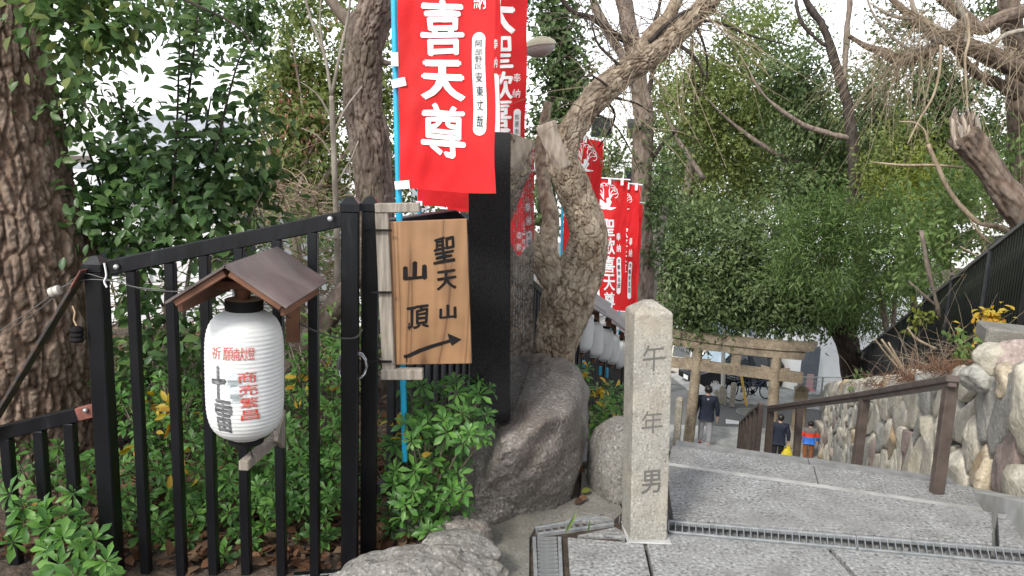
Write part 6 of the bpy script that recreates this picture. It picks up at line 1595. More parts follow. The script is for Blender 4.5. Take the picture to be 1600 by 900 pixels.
# ------------------------------------------------------------------ torii gate at the foot of the stairs
tL, tR = at(1076, 683, 19.4), at(1204, 691, 18.75)
tL.z = tR.z = ZS
kL, kR = at(1091, 546, 19.45), at(1213, 558, 18.8)
tor = thing('torii_gate', 'brown stone torii gate at the foot of the stairs', 'torii', (tL + tR) / 2)
for b, t in ((tL, kL), (tR, kR)):
    t2 = t + V((0, 0, 0.06))
    mb = MB(); d = (t2 - b); n = 12
    mb.lathe([(0.155, 0.0)] + [(0.15 - 0.024 * k / n, d.length * k / n) for k in range(n + 1)], 28, along(b, t2)); mb.obj('column', MAT['torii'], tor, True, 50)
    mb = MB(); mb.lathe([(0.21, -0.02), (0.21, 0.06), (0.17, 0.09)], 24, Matrix.Translation(b)); mb.obj('column_base', MAT['torii'], tor, True, 40)
ut = kR - kL; sp = math.hypot(ut.x, ut.y); uu = V((ut.x / sp, ut.y / sp, 0)); nn = V((-uu.y, uu.x, 0)); kz = (kL.z + kR.z) / 2; km = (kL + kR) / 2; km.z = kz
def tbeam(name, half, zc, h, d, lift, flare, mat=None):
    rows = []; m = 16
    for k in range(m + 1):
        t = k / m * 2 - 1
        z = zc + lift * abs(t) ** 2.4
        c = km + uu * (half * t)
        rows.append([c + nn * (-d / 2) + V((0, 0, z - h / 2)) + uu * 0, c + nn * (-d / 2) + V((0, 0, z + h / 2)) + uu * (flare * t), c + nn * (d / 2) + V((0, 0, z + h / 2)) + uu * (flare * t), c + nn * (d / 2) + V((0, 0, z - h / 2))])
    vs = [p for r in rows for p in r]
    mb = MB(); mb.add(vs, [[i * 4 + j, i * 4 + (j + 1) % 4, (i + 1) * 4 + (j + 1) % 4, (i + 1) * 4 + j] for i in range(m) for j in range(4)] + [[0, 1, 2, 3], [m * 4, m * 4 + 1, m * 4 + 2, m * 4 + 3]])
    o = mb.obj(name, mat or MAT['torii'], tor, False); return o
tbeam('lower_lintel', 1.64, 0.11, 0.20, 0.24, 0.03, 0.03)
tbeam('upper_lintel', 1.86, 0.325, 0.21, 0.34, 0.08, 0.08)
tbeam('tie_beam', 1.68, -0.45, 0.27, 0.16, 0.0, 0.0)
mb = MB(); mb.box((0, 0, 0), (0.24, 0.15, 0.34), frame(km + V((0, 0, -0.16)), uu, nn, V((0, 0, 1)))); mb.obj('center_strut', MAT['torii'], tor)
for c in (kL, kR):
    for s_ in (-1, 1):
        mb = MB(); mb.add([(0.13 * s_, -.06, 0), (0.33 * s_, -.06, 0), (0.36 * s_, -.06, 0.09), (0.13 * s_, -.06, 0.05), (0.13 * s_, .06, 0), (0.33 * s_, .06, 0), (0.36 * s_, .06, 0.09), (0.13 * s_, .06, 0.05)],
                          [[0, 1, 2, 3], [7, 6, 5, 4], [0, 4, 5, 1], [1, 5, 6, 2], [2, 6, 7, 3], [3, 7, 4, 0]], frame(V((c.x, c.y, kz - 0.33)), uu, nn, V((0, 0, 1))))
        mb.obj('wedge', MAT['torii'], tor)
# stone post with pointed cap beside the torii
sp_ = at(1243, 700, 19.9); sp_.z = ZS
sps = thing('stone_signpost', 'square stone post with pointed cap on a broad base right of the torii column', 'stone post', sp_)
Ms = frame(sp_, uu, nn, V((0, 0, 1)))
link('base', MB().box((0, 0, 0.26), (0.46, 0.46, 0.52), None, 0.015).mesh('base', MAT['stonepost']), sps, Ms)
link('shaft', MB().box((0, 0, 1.10), (0.34, 0.34, 1.16), None, 0.012).mesh('shaft', MAT['torii']), sps, Ms)
mb = MB(); mb.add([(-.2, -.2, 1.68), (.2, -.2, 1.68), (.2, .2, 1.68), (-.2, .2, 1.68), (0, 0, 1.82)], [[0, 1, 4], [1, 2, 4], [2, 3, 4], [3, 0, 4], [3, 2, 1, 0]]); link('cap', mb.mesh('cap', MAT['torii']), sps, Ms)
mb = MB(); mb.lathe([(0.07, 0), (0.07, 0.012), (0.05, 0.016)], 20, Matrix.Translation((-.172, 0, 1.45)) @ Matrix.Rotation(rad(-90), 4, 'Y')); link('round_emblem', mb.mesh('round_emblem', MAT['stonepost']), sps, Ms)
# short stone posts
for k, (px, py, pt, Y, w, lab) in enumerate([(1057, 690, 623, 18.6, 0.17, 'short stone post at the left foot of the stairs just right of the carved pillar'), (1144, 632, 600, 23.3, 0.17, 'tallest short stone post across the street beside the bicycles'),
        (1126, 630, 605, 23.6, 0.13, 'short stone post across the street left of the thin ones'), (1129, 631, 611, 23.5, 0.07, 'left of two thin stone posts across the street'), (1133, 631, 611, 23.4, 0.07, 'right of two thin stone posts across the street'),
        (1119, 628, 611, 23.8, 0.14, 'low stone post across the street behind the man')]):
    p = at(px, py, Y); p.z = min(p.z, float(street_z(Y)) + 0.05); h = at(px, pt, Y).z - p.z
    mb = MB(); mb.box((0, 0, h / 2), (w, w, h), None, 0.01); mb.box((0, 0, h + 0.02), (w * .7, w * .7, 0.04))
    tag(link('stone_post', mb.mesh('stone_post', MAT['stonepost']), None, frame(p, uu, nn, V((0, 0, 1)))), lab, 'stone post', 'short stone posts by the street')

# ------------------------------------------------------------------ street furniture and buildings below
zst = lambda Y: float(street_z(Y))
up_ = thing('utility_pole', 'white utility pole across the street behind the torii', 'utility pole', (at(1131, 610, 24).x, 24.0, zst(24)))
mb = MB(); b = V((at(1131, 610, 24).x, 24.0, zst(24))); mb.tube([b, at(1131, 440, 24)], [0.075, 0.06], 14); mb.obj('pole', m_plain('pale_pole', (0.6, 0.6, 0.56), 0.6), up_, True)
gy_ = thing('guy_wire_guard', 'leaning yellow plastic guard on a guy wire in front of the bicycles', 'guy wire', at(1165, 633, 23.3))
mb = MB(); mb.tube([at(1166.5, 634, 23.3), at(1156, 574, 23.5)], [0.045, 0.04], 10); mb.obj('guard', m_plain('yellow_guard', (0.72, 0.46, 0.10), 0.5), gy_, True)
mb = MB(); mb.tube([at(1156, 574, 23.5), at(1135, 450, 23.9)], 0.008, 5); mb.obj('wire', MAT['wire'], gy_)
# manhole and road marking
mp_ = atz(1171, 644.5, ZS - 0.03); mp_.z = zst(mp_.y) + 0.008
mh = thing('manhole_cover', 'round iron manhole cover in the asphalt below the torii', 'manhole cover', mp_)
mb = MB(); mb.lathe([(0.36, 0), (0.36, 0.006), (0.30, 0.006), (0.30, 0.002), (0.2, 0.002), (0.2, 0.006), (0.14, 0.006), (0.14, 0.002)], 32, Matrix.Translation(mp_)); mb.obj('cover', m_plain('iron_cover', (0.22, 0.215, 0.2), 0.6), mh)
mb = MB(); mb.lathe([(0.42, 0), (0.42, 0.004), (0.37, 0.004)], 32, Matrix.Translation(mp_), False); mb.obj('ring', MAT['concrete'], mh)
mk = []
for px, py in ((1134, 655), (1160, 659), (1158, 663.5), (1134, 662)):
    q_ = atz(px, py, ZS - 0.03); q_.z = zst(q_.y) + 0.006; mk.append(q_)
mb = MB(); mb.add(mk, [[0, 1, 2, 3]]); tag(mb.obj('road_marking', MAT['white']), 'short white painted mark on the asphalt below the torii', 'road marking')
# pale pavement running up the left side street
def on_street(px, py):
    d = ray(px, py); lo, hi = 15.0, 140.0
    for _ in range(50):
        m_ = (lo + hi) / 2
        if EYE.z + d.z * m_ / d.y > zst(m_): lo = m_
        else: hi = m_
    return EYE + d * (lo / d.y)
pv = [on_street(*q_) for q_ in ((1115, 634), (1096, 630), (1050, 592), (1040, 577), (1052, 574), (1087, 601), (1122, 624))]
mb = MB(); n = len(pv); mb.add([p + V((0, 0, 0.10)) for p in pv] + [p + V((0, 0, -0.1)) for p in pv], [list(range(n)), list(range(2 * n - 1, n - 1, -1))] + [[i, n + i, n + (i + 1) % n, (i + 1) % n] for i in range(n)])
tag(mb.obj('side_pavement', MAT['concrete']), kind='structure')
mb = MB(); prism_pts(mb, [V((x, y, 0)) for x, y in ((7.1, 23.75), (11.5, 23.1), (11.9, 25.2), (7.3, 25.8))], zst(23.5) - .2, zst(23.5) + 0.03)
tag(mb.obj('bicycle_pad', MAT['concrete']), kind='structure')
# buildings
siding = m_noise('white_wall_panel', [(0.3, (0.78, 0.80, 0.81)), (0.7, (0.84, 0.86, 0.86))], 2, 3, 0.7)
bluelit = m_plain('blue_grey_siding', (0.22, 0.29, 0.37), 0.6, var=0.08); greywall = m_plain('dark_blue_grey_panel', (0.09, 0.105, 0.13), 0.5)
greenwall = m_plain('grey_green_siding', (0.23, 0.24, 0.19), 0.7); beige = m_plain('beige_wall', (0.42, 0.36, 0.30), 0.7); mroof = m_plain('grey_roof_tile', (0.30, 0.32, 0.35), 0.6)
whitew = m_plain('white_house_wall', (0.72, 0.73, 0.73), 0.8, var=0.05)
def house(name, label, x0, x1, y0, y1, z0, z1, wallm, roofm, gable=0.0, rot=0.0, wins=(), group=None, axis='x', sid=0.0):
    c = V(((x0 + x1) / 2, (y0 + y1) / 2, z0)); t = thing(name, label, 'building', c, group)
    M = Matrix.Translation(c) @ Matrix.Rotation(rot, 4, 'Z'); w, d, h = x1 - x0, y1 - y0, z1 - z0
    link('walls', MB().box((0, 0, h / 2), (w, d, h)).mesh('walls', wallm), t, M)
    if sid:
        me = MB().box((0, -d / 2 - 0.012, 0), (w, 0.03, sid * 0.9)).mesh('siding_board', wallm)
        for k in range(int(h / sid)): link('siding_board', me, t, M @ Matrix.Translation((0, 0, sid * (k + .5))))
    if gable:
        e = 0.35
        if axis == 'x': vs = [(-w / 2 - e, -d / 2 - e, h - .1), (w / 2 + e, -d / 2 - e, h - .1), (w / 2 + e, d / 2 + e, h - .1), (-w / 2 - e, d / 2 + e, h - .1), (-w / 2 - e, 0, h + gable), (w / 2 + e, 0, h + gable)]; fs = [[0, 1, 5, 4], [2, 3, 4, 5], [0, 4, 3], [1, 2, 5], [3, 2, 1, 0]]
        else: vs = [(-w / 2 - e, -d / 2 - e, h - .1), (w / 2 + e, -d / 2 - e, h - .1), (w / 2 + e, d / 2 + e, h - .1), (-w / 2 - e, d / 2 + e, h - .1), (0, -d / 2 - e, h + gable), (0, d / 2 + e, h + gable)]; fs = [[1, 2, 5, 4], [3, 0, 4, 5], [0, 1, 4], [2, 3, 5], [3, 2, 1, 0]]
        link('roof', MB().add(vs, fs).mesh('roof', roofm), t, M)
        if axis == 'x':
            L = math.hypot(d / 2 + e, gable + .1); nrows = max(4, int(L / 0.32)); me = MB().box((0, 0, 0), (w + 2 * e, L / nrows * 1.05, 0.05)).mesh('tile_row', roofm)
            for s_ in (-1, 1):
                for k in range(nrows):
                    f = (k + .5) / nrows
                    link('tile_row', me, t, M @ Matrix.Translation((0, s_ * (d / 2 + e) * (1 - f), h - .1 + (gable + .1) * f + 0.03)) @ Matrix.Rotation(s_ * -math.atan2(gable + .1, d / 2 + e) - 0.04 * s_, 4, 'X'))
    else:
        link('parapet', MB().box((0, 0, h + 0.06), (w + 0.08, d + 0.08, 0.12)).mesh('parapet', roofm), t, M)
    for (wx, wz, ww, wh) in wins:
        fr = link('window', MB().box((0, 0, 0), (ww + .12, 0.08, wh + .12)).mesh('window', MAT['white']), t, M @ Matrix.Translation((wx, -d / 2 - 0.03, wz)))
        link('pane', MB().box((0, 0, 0), (ww, 0.02, wh)).mesh('pane', MAT['glass']), fr, M @ Matrix.Translation((wx, -d / 2 - 0.075, wz)))
    return t, M, w, d, h
def xz(px, py, Y): p = at(px, py, Y); return p.x, p.z
xa, _ = xz(1196, 560, 29); xb, zb_ = xz(1420, 500, 29); zg = zst(29)
wb = house('white_building', 'plain white building wall behind the mesh fence, right of the torii', at(1252, 560, 28).x, at(1440, 560, 28).x, 28, 36, zst(28) - .6, at(1300, 470, 28).z, siding, siding)
mb = MB(); p0, p1 = at(1253, 612, 27.5), at(1277, 541, 27.6)
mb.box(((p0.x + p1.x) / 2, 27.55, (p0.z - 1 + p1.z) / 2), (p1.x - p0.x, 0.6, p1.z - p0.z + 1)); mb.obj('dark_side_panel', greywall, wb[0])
bh, bM, bw, bd, bhh = house('blue_house', 'blue-grey sided house corner behind the torii and leaves', at(1150, 560, 34).x, at(1236, 560, 34).x, 34, 42, zst(34) - 0.6, at(1200, 420, 34).z, bluelit, mroof, 0, 0, (), None, 'x', 0.2)
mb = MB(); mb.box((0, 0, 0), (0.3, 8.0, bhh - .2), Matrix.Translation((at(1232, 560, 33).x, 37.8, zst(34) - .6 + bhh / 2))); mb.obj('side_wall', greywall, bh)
mb = MB(); q0, q1 = at(1197, 600, 33.9), at(1231, 470, 33.9); mb.box(((q0.x + q1.x) / 2, 33.9, (q0.z + q1.z) / 2 + .5), (q1.x - q0.x, 0.25, q1.z - q0.z + 2)); mb.obj('shaded_front', m_plain('shaded_siding', (0.10, 0.125, 0.16), 0.6), bh)  # right-hand face: same siding painted darker for its shaded side
# carport; its shaded inside is painted as a black back wall
cpt = thing('carport', 'white-framed carport with a lean-to roof over the black car', 'carport', V((at(1172, 600, 31).x, 31.5, zst(31))))
zc0 = zst(31); 
for px in (1154, 1189):
    b = at(px, 600, 30.6); mb = MB(); mb.box((b.x, 30.6, (zc0 + at(px, 548, 30.6).z) / 2), (0.10, 0.10, at(px, 548, 30.6).z - zc0)); mb.obj('post', MAT['white'], cpt)
A1, A2 = at(1148, 514, 30.6), at(1196, 543, 30.6)
mb = MB(); mb.bar(A1, A2, 3.0, 0.1, 0, V((0, 0, 1))); mb.obj('roof', m_plain('pale_roof', (0.55, 0.55, 0.52), 0.6), cpt)
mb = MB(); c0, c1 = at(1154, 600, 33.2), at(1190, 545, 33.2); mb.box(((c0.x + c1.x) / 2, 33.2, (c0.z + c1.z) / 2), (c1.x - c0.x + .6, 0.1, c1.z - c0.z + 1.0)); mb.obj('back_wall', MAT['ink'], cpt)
mb = MB(); c0, c1 = at(1191, 606, 30.2), at(1215, 545, 30.2); mb.box(((c0.x + c1.x) / 2, 30.2, (c0.z + c1.z) / 2), (c1.x - c0.x, 0.3, c1.z - c0.z + 1)); mb.obj('end_wall', whitew, cpt)
mtb = at(1192, 600, 29.9); mb = MB(); mb.box((mtb.x, 29.9, mtb.z + .02), (0.22, 0.16, 0.3)); mb.obj('meter_box', MAT['steel'], cpt)
bb = at(1140, 530, 38)
house('beige_house', 'beige block glimpsed above the torii between pole and leaves', at(1134, 530, 38).x, at(1150, 530, 38).x, 38, 42, zst(38), at(1140, 512, 38).z, beige, m_plain('red_brown_roof', (0.2, 0.08, 0.06), 0.6))
house('grey_green_house', 'grey-green sided house with white trim left of the torii top', at(1030, 520, 40).x, at(1088, 520, 40).x, 40, 48, zst(40), at(1070, 430, 40).z, greenwall, mroof, 0, 0, [(1.0, 3.6, 1.4, 1.1)], None, 'x', 0.25)
fbx = thing('garage_frame', 'white pipe frame on a terrace left of the torii top', 'frame', at(1070, 528, 38))
for a_, b_ in (((1062, 525), (1063, 495)), ((1083, 502), (1083, 494)), ((1062, 496), (1085, 496)), ((1056, 503), (1084, 503)), ((1061, 524), (1066, 525))):
    mb = MB(); mb.bar(at(*a_, 38), at(*b_, 38), 0.09, 0.09); mb.obj('pipe', MAT['white'], fbx)
house('low_grey_wall_house', 'low pale grey building left of the utility pole', at(1092, 560, 36).x, at(1128, 560, 36).x, 36, 40, zst(36), at(1110, 552, 36).z, whitew, mroof)
# mesh fence in front of the white building
mf = thing('mesh_fence', 'thin grey mesh fence in front of the white building', 'fence', at(1284, 614, 24.5))
m0, m1 = at(1247, 589, 24.5), at(1330, 590, 24.0); hM = m0.z - at(1247, 616, 24.5).z
mb = MB()
for k in range(5): mb.bar(m0 + V((0, 0, -hM * k / 4.0)), m1 + V((0, 0, -hM * k / 4.0)), 0.012 if k else 0.03, 0.012 if k else 0.03)
for k in range(36): q_ = m0.lerp(m1, k / 35); mb.bar(q_, q_ + V((0, 0, -hM)), 0.007, 0.007)
o = mb.obj('mesh_wires', m_plain('grey_mesh', (0.42, 0.43, 0.43), 0.5), mf); o['kind'] = 'stuff'
for px in (1248, 1286, 1328):
    f = (px - 1247) / 83; q_ = m0.lerp(m1, f); mb = MB(); mb.bar(q_ + V((0, -0.03, 0.02)), q_ + V((0, -.03, -hM - .3)), 0.045, 0.045); mb.obj('post', m_plain('grey_post', (0.3, 0.3, 0.3), 0.5), mf)
mb = MB(); mb.add([m0 + V((0, .05, -hM)), m1 + V((0, .05, -hM)), m1 + V((0, .05, -hM - .5)), m0 + V((0, .05, -hM - .5)), m0 + V((0, .3, -hM)), m1 + V((0, .3, -hM)), m1 + V((0, .3, -hM - .5)), m0 + V((0, .3, -hM - .5))], [[0, 1, 2, 3], [7, 6, 5, 4], [0, 4, 5, 1], [2, 6, 7, 3], [1, 5, 6, 2], [0, 3, 7, 4]]); mb.obj('kerb_block', MAT['concrete'], mf)
ra = at(1262, 612, 26.0); vd = thing('red_crate', 'red crate with a pinkish board glimpsed through the mesh fence', 'crate', V((ra.x, 26.0, zst(26))))
mb = MB(); mb.box((ra.x + .12, 26.2, zst(26) + .5), (0.24, 0.04, 0.55), Matrix.Identity(4), .01); mb.obj('board', m_plain('pinkish_board', (0.42, 0.26, 0.26), 0.6), vd)
mb = MB(); mb.box((ra.x, 26, zst(26) + .12), (0.5, 0.5, 0.24), None, .01); mb.obj('crate_body', m_plain('red_crate', (0.55, 0.04, 0.06), 0.5), vd)
# houses behind the trees on the left
house('grey_roofed_house', 'house with a large grey tiled roof seen through the glossy shrub', at(130, 300, 17).x, at(300, 300, 17).x, 17, 23, -7, at(200, 305, 17).z, whitew, mroof, 1.9, 0.25, [(-1.2, 6.2, 1.2, 0.9), (1.2, 6.2, 1.2, 0.9)])
house('white_house', 'white-walled house lower down behind the left fence', at(300, 400, 19).x, at(455, 400, 19).x, 19, 25, -7, at(400, 345, 19).z, whitew, mroof, 1.2, -0.12, [(-1.4, 5.6, 1.2, 0.9), (1.0, 5.6, 1.2, 0.9), (-1.4, 3, 1.2, 1.0), (1.0, 3, 1.2, 1.0)])
house('far_white_house', 'small far white house between big trunk and glossy shrub', at(60, 300, 26).x, at(190, 300, 26).x, 26, 31, -7, at(120, 262, 26).z, whitew, mroof, 0, 0, [(-0.8, 7.4, 1.0, 0.9)])
house('pale_apartment', 'pale apartment block dimly seen through the trees left of the carved pillar', at(900, 450, 48).x, at(1030, 450, 48).x, 48, 56, -8, at(960, 300, 48).z, whitew, mroof, 0, 0, [(x, z, 1.3, 1.2) for x in (-1.6, 0.6) for z in (3, 6, 9, 12)])
for k, (x0_, x1_, yt, Y_, lb) in enumerate([(1010, 1130, 268, 70, 'far pale building glimpsed through the leaves straight above the torii'), (1140, 1290, 262, 85, 'far pale building glimpsed behind the forked dark trunk'), (1300, 1440, 272, 75, 'far pale building glimpsed behind the yellow-green tree'), (1450, 1640, 270, 80, 'far pale building glimpsed behind the broken stump'),
        (560, 900, 262, 90, 'far wide pale building glimpsed between banners and cracked trunk'), (150, 420, 246, 95, 'far wide pale building on the skyline behind the glossy shrub')]):
    house('far_building', lb, at(x0_, 400, Y_).x, at(x1_, 400, Y_).x, Y_, Y_ + 10, -8, at((x0_ + x1_) / 2, yt, Y_).z, whitew, mroof, 0, 0, [(x, z, 2.0, 1.5) for x in (-3, 0, 3) for z in (3, 6)])
house('pale_apartment', 'pale apartment block dimly seen through the trees behind the cracked trunk', at(480, 400, 40).x, at(640, 400, 40).x, 40, 48, -8, at(560, 280, 40).z, whitew, mroof, 0, 0, [(x, z, 1.3, 1.2) for x in (-1.6, 0.6) for z in (5, 8)])

# ------------------------------------------------------------------ cars
def car(label, loc, heading, paint, scale=1.0, van=False):
    root = thing('parked_car', label, 'car', loc)
    M = Matrix.Translation(loc) @ Matrix.Rotation(heading, 4, 'Z') @ Matrix.Scale(scale, 4)
    # local: x forward, z up; stations: x, half width, sill z, belt z, roof half width, roof z
    st_ = [(-2.05, .62, .42, .78, .5, .80), (-2.0, .76, .30, .92, .62, .98), (-1.75, .82, .24, .98, .60, 1.36), (-1.2, .84, .22, .96, .60, 1.50), (-0.3, .85, .22, .94, .61, 1.53), (0.4, .85, .22, .92, .60, 1.46), (0.75, .85, .22, .91, .62, 1.22), (1.15, .84, .22, .90, .66, .93), (1.6, .82, .24, .82, .60, .85), (1.92, .76, .28, .72, .52, .74), (2.05, .62, .36, .58, .42, .60)]
    if van: st_ = [(x, w, a, b, rw * 1.08, r * 1.12 if r > 1.2 else r) for x, w, a, b, rw, r in st_]
    vs, fs = [], []; m = 12
    for x, w, sl_, be, rw, rz in st_:
        half = [(w * .92, sl_), (w, sl_ + .14), (w, (sl_ + be) / 2 + .05), (w * .97, be), (rw, rz - .05), (rw * .72, rz)]
        ring = [(y, z) for y, z in half] + [(-y, z) for y, z in half[::-1]]
        vs += [(x, y, z) for y, z in ring]
    ns = len(st_)
    for i in range(ns - 1):
        for j in range(m): fs.append([i * m + j, i * m + (j + 1) % m, (i + 1) * m + (j + 1) % m, (i + 1) * m + j])
    fs += [list(range(m)), [(ns - 1) * m + j for j in range(m)][::-1]]
    link('body', MB().add(vs, fs).mesh('body', paint, True, 28), root, M)
    def strip(name, i0, i1, j, off=0.006, shrink=0.08):
        vv = [V(vs[i * m + jj]) for i, jj in ((i0, j), (i0, j + 1), (i1, j + 1), (i1, j))]
        c = sum(vv, V()) / 4; nrm = (vv[1] - vv[0]).cross(vv[2] - vv[0]).normalized()
        if nrm.dot(c - V((c.x * .9, 0, .7))) < 0: nrm = -nrm
        vv = [v + (c - v) * shrink + nrm * off for v in vv]
        link(name, MB().add(vv + [v - nrm * .004 for v in vv], [[0, 1, 2, 3], [7, 6, 5, 4], [0, 4, 5, 1], [1, 5, 6, 2], [2, 6, 7, 3], [3, 7, 4, 0]]).mesh(name, MAT['glass']), root, M)
    for j in (3, 7):
        for i0, i1 in ((2, 3), (3, 4), (4, 5), (5, 6)): strip('side_window', i0, i1, j)
    ws = [V(p) for p in ((1.13, -.62, .945), (1.13, .62, .945), (0.5, .55, 1.44 * (1.1 if van else 1)), (0.5, -.55, 1.44 * (1.1 if van else 1)))]
    nrm = V((.6, 0, .8)); link('windscreen', MB().add([w + nrm * .02 for w in ws] + [w - nrm * .02 for w in ws], [[0, 1, 2, 3], [7, 6, 5, 4], [0, 4, 5, 1], [1, 5, 6, 2], [2, 6, 7, 3], [3, 7, 4, 0]]).mesh('windscreen', m_plain('pale_windscreen', (0.35, 0.45, 0.52), 0.08, bump=0)), root, M)
    for s_ in (-1, 1):
        link('headlight', MB().box((0, 0, 0), (0.34, 0.2, 0.13), None, 0.03).mesh('headlight', m_plain('headlight', (0.75, 0.78, 0.8), 0.1, bump=0)), root, M @ Matrix.Translation((1.86, s_ * .60, .66)) @ Matrix.Rotation(-s_ * .35, 4, 'Z'))
        link('tail_light', MB().box((-2.02, s_ * .6, .82), (0.08, 0.2, 0.16), None, 0.02).mesh('tail_light', m_plain('tail_red', (0.45, 0.02, 0.02), 0.2)), root, M)
        link('mirror', MB().box((0.72, s_ * .95, 0.98), (0.1, 0.2, 0.13), None, 0.02).mesh('mirror', paint), root, M)
        for x in (-1.28, 1.28):
            Mw = M @ Matrix.Translation((x, s_ * .76, .31)) @ Matrix.Rotation(rad(-90) * s_, 4, 'X')
            w_ = link('wheel', MB().lathe([(.19, -.09), (.30, -.09), (.315, -.05), (.315, .05), (.30, .095), (.205, .10)], 28, None, False).mesh('wheel', MAT['ink'], True), root, Mw)
            mb = MB(); mb.lathe([(.205, .09), (.20, .10), (.185, .07), (.05, .055), (.045, .095), (.0, .095)], 28, None, False)
            for k in range(10):
                mb.box((.12, 0, .085), (.15, .028, .03), Matrix.Rotation(k * math.pi / 5, 4, 'Z'))
            link('rim', mb.mesh('rim', m_plain('silver_rim', (0.6, 0.6, 0.6), 0.35, 0.4)), w_, Mw)
    link('bumper', MB().box((2.02, 0, .42), (0.1, 1.2, 0.16), None, 0.03).mesh('bumper', MAT['ink']), root, M)
    link('number_plate', MB().box((2.075, 0, .45), (0.012, 0.33, 0.16)).mesh('number_plate', MAT['white']), root, M)
    return root
blackp = m_plain('black_car_paint', (0.010, 0.011, 0.013), 0.12, bump=0); whitep = m_plain('white_car_paint', (0.7, 0.71, 0.72), 0.2, bump=0); silverp = m_plain('silver_car_paint', (0.6, 0.56, 0.5), 0.2, bump=0)
cb = on_street(1132, 607)
car('black car parked facing left behind the utility pole', V((at(1140, 600, 29.5).x, 29.5, zst(29.5) - .0)), rad(198), blackp, 1.0)
car('white car with alloy wheels parked furthest up the side street', V((at(1052, 552, 38).x, 38, at(1065, 556, 38).z)), rad(150), whitep, 1.0)
car('silver car half hidden by the torii, below the white one', V((at(1046, 580, 33).x, 33, at(1066, 580, 33).z)), rad(150), silverp, .95)
# the side street rises behind the parked cars
mb = MB(); rr_ = [on_street(1040, 600), on_street(1100, 606), at(1100, 578, 36), at(1090, 556, 42), at(1000, 556, 42), at(1000, 582, 34)]
tag(sheet('side_street', [[rr_[0] + V((0, 0, .02)), rr_[1] + V((0, 0, .02))], [rr_[5], rr_[2]], [rr_[4], rr_[3]]], MAT['asphalt']))
# bicycles
def bicycle(label, loc, heading, col):
    root = thing('bicycle', label, 'bicycle', loc, 'bicycles parked across the street')
    M = Matrix.Translation(loc) @ Matrix.Rotation(heading, 4, 'Z')
    for x, f in ((-.52, 0), (.55, 1)):
        ring = [(x + .31 * math.cos(t), 0, .32 + .31 * math.sin(t)) for t in np.linspace(0, 2 * math.pi, 33)]
        mb = MB(); mb.tube(ring, .02, 6); w = link('wheel', mb.mesh('wheel', MAT['ink'], True), root, M)
        mb = MB()
        for k in range(14):
            t = k * 2 * math.pi / 14; mb.tube([(x, 0, .32), (x + .3 * math.cos(t), 0, .32 + .3 * math.sin(t))], .003, 3)
        link('spokes', mb.mesh('spokes', MAT['steel']), w, M)
        mb = MB(); arc = [(x + .35 * math.cos(t), 0, .32 + .35 * math.sin(t)) for t in np.linspace(.3, 2.9, 14)]; mb.tube(arc, .018, 5); link('mudguard', mb.mesh('mudguard', col), root, M)
    mb = MB(); bbx, seat, head, ra_, fa = (-.08, 0, .30), (-.26, 0, .78), (.36, 0, .86), (-.52, 0, .32), (.55, 0, .32)
    for a, b in ((bbx, seat), (bbx, (.38, 0, .62)), ((-.2, 0, .60), (.38, 0, .66)), (bbx, ra_), ((-.22, 0, .68), ra_), (head, fa), (head, (.34, 0, .98))): mb.tube([a, b], .017, 7)
    link('frame', mb.mesh('frame', col, True), root, M)
    mb = MB(); mb.tube([(.14, -.27, 1.0), (.26, -.2, 1.02), (.34, 0, .98), (.26, .2, 1.02), (.14, .27, 1.0)], .013, 6); link('handlebar', mb.mesh('handlebar', MAT['steel'], True), root, M)
    mb = MB(); mb.add([(-.4, -.1, .82), (-.4, .1, .82), (-.12, .03, .83), (-.12, -.03, .83), (-.4, -.08, .87), (-.4, .08, .87), (-.12, .025, .86), (-.12, -.025, .86)], [[3, 2, 1, 0], [4, 5, 6, 7], [0, 1, 5, 4], [1, 2, 6, 5], [2, 3, 7, 6], [3, 0, 4, 7]]); link('saddle', mb.mesh('saddle', MAT['ink']), root, M)
    mb = MB()
    for z in (.72, .80, .88, .95): 
        for a, b in (((.40, -.17), (.66, -.15)), ((.66, -.15), (.66, .15)), ((.66, .15), (.40, .17)), ((.40, .17), (.40, -.17))): mb.bar((a[0], a[1], z), (b[0], b[1], z), .008, .008)
    for x, y in ((.4, -.17), (.53, -.16), (.66, -.15), (.66, 0), (.66, .15), (.53, .16), (.4, .17), (.4, 0)): mb.bar((x, y, .72), (x, y, .95), .006, .006)
    link('basket', mb.mesh('basket', MAT['steel']), root, M)
    mb = MB(); mb.tube([(-.08, -.06, .30), (-.02, -.1, .18)], .01, 5); mb.lathe([(.08, -.01), (.08, .01)], 16, Matrix.Translation((-.08, -.04, .3)) @ Matrix.Rotation(rad(90), 4, 'X')); link('crank', mb.mesh('crank', MAT['ink']), root, M)
    return root
bicycle('dark bicycle on the left of the pair behind the yellow guard', V((at(1158, 630, 24.3).x, 24.3, zst(23.6) + .06)), rad(215), MAT['ink'])
bicycle('bicycle with pale handlebar and blue frame on the right of the pair', V((at(1176, 630, 24.0).x, 24.0, zst(23.6) + .06)), rad(20), m_plain('dark_blue_frame', (0.03, 0.06, 0.12), 0.35))

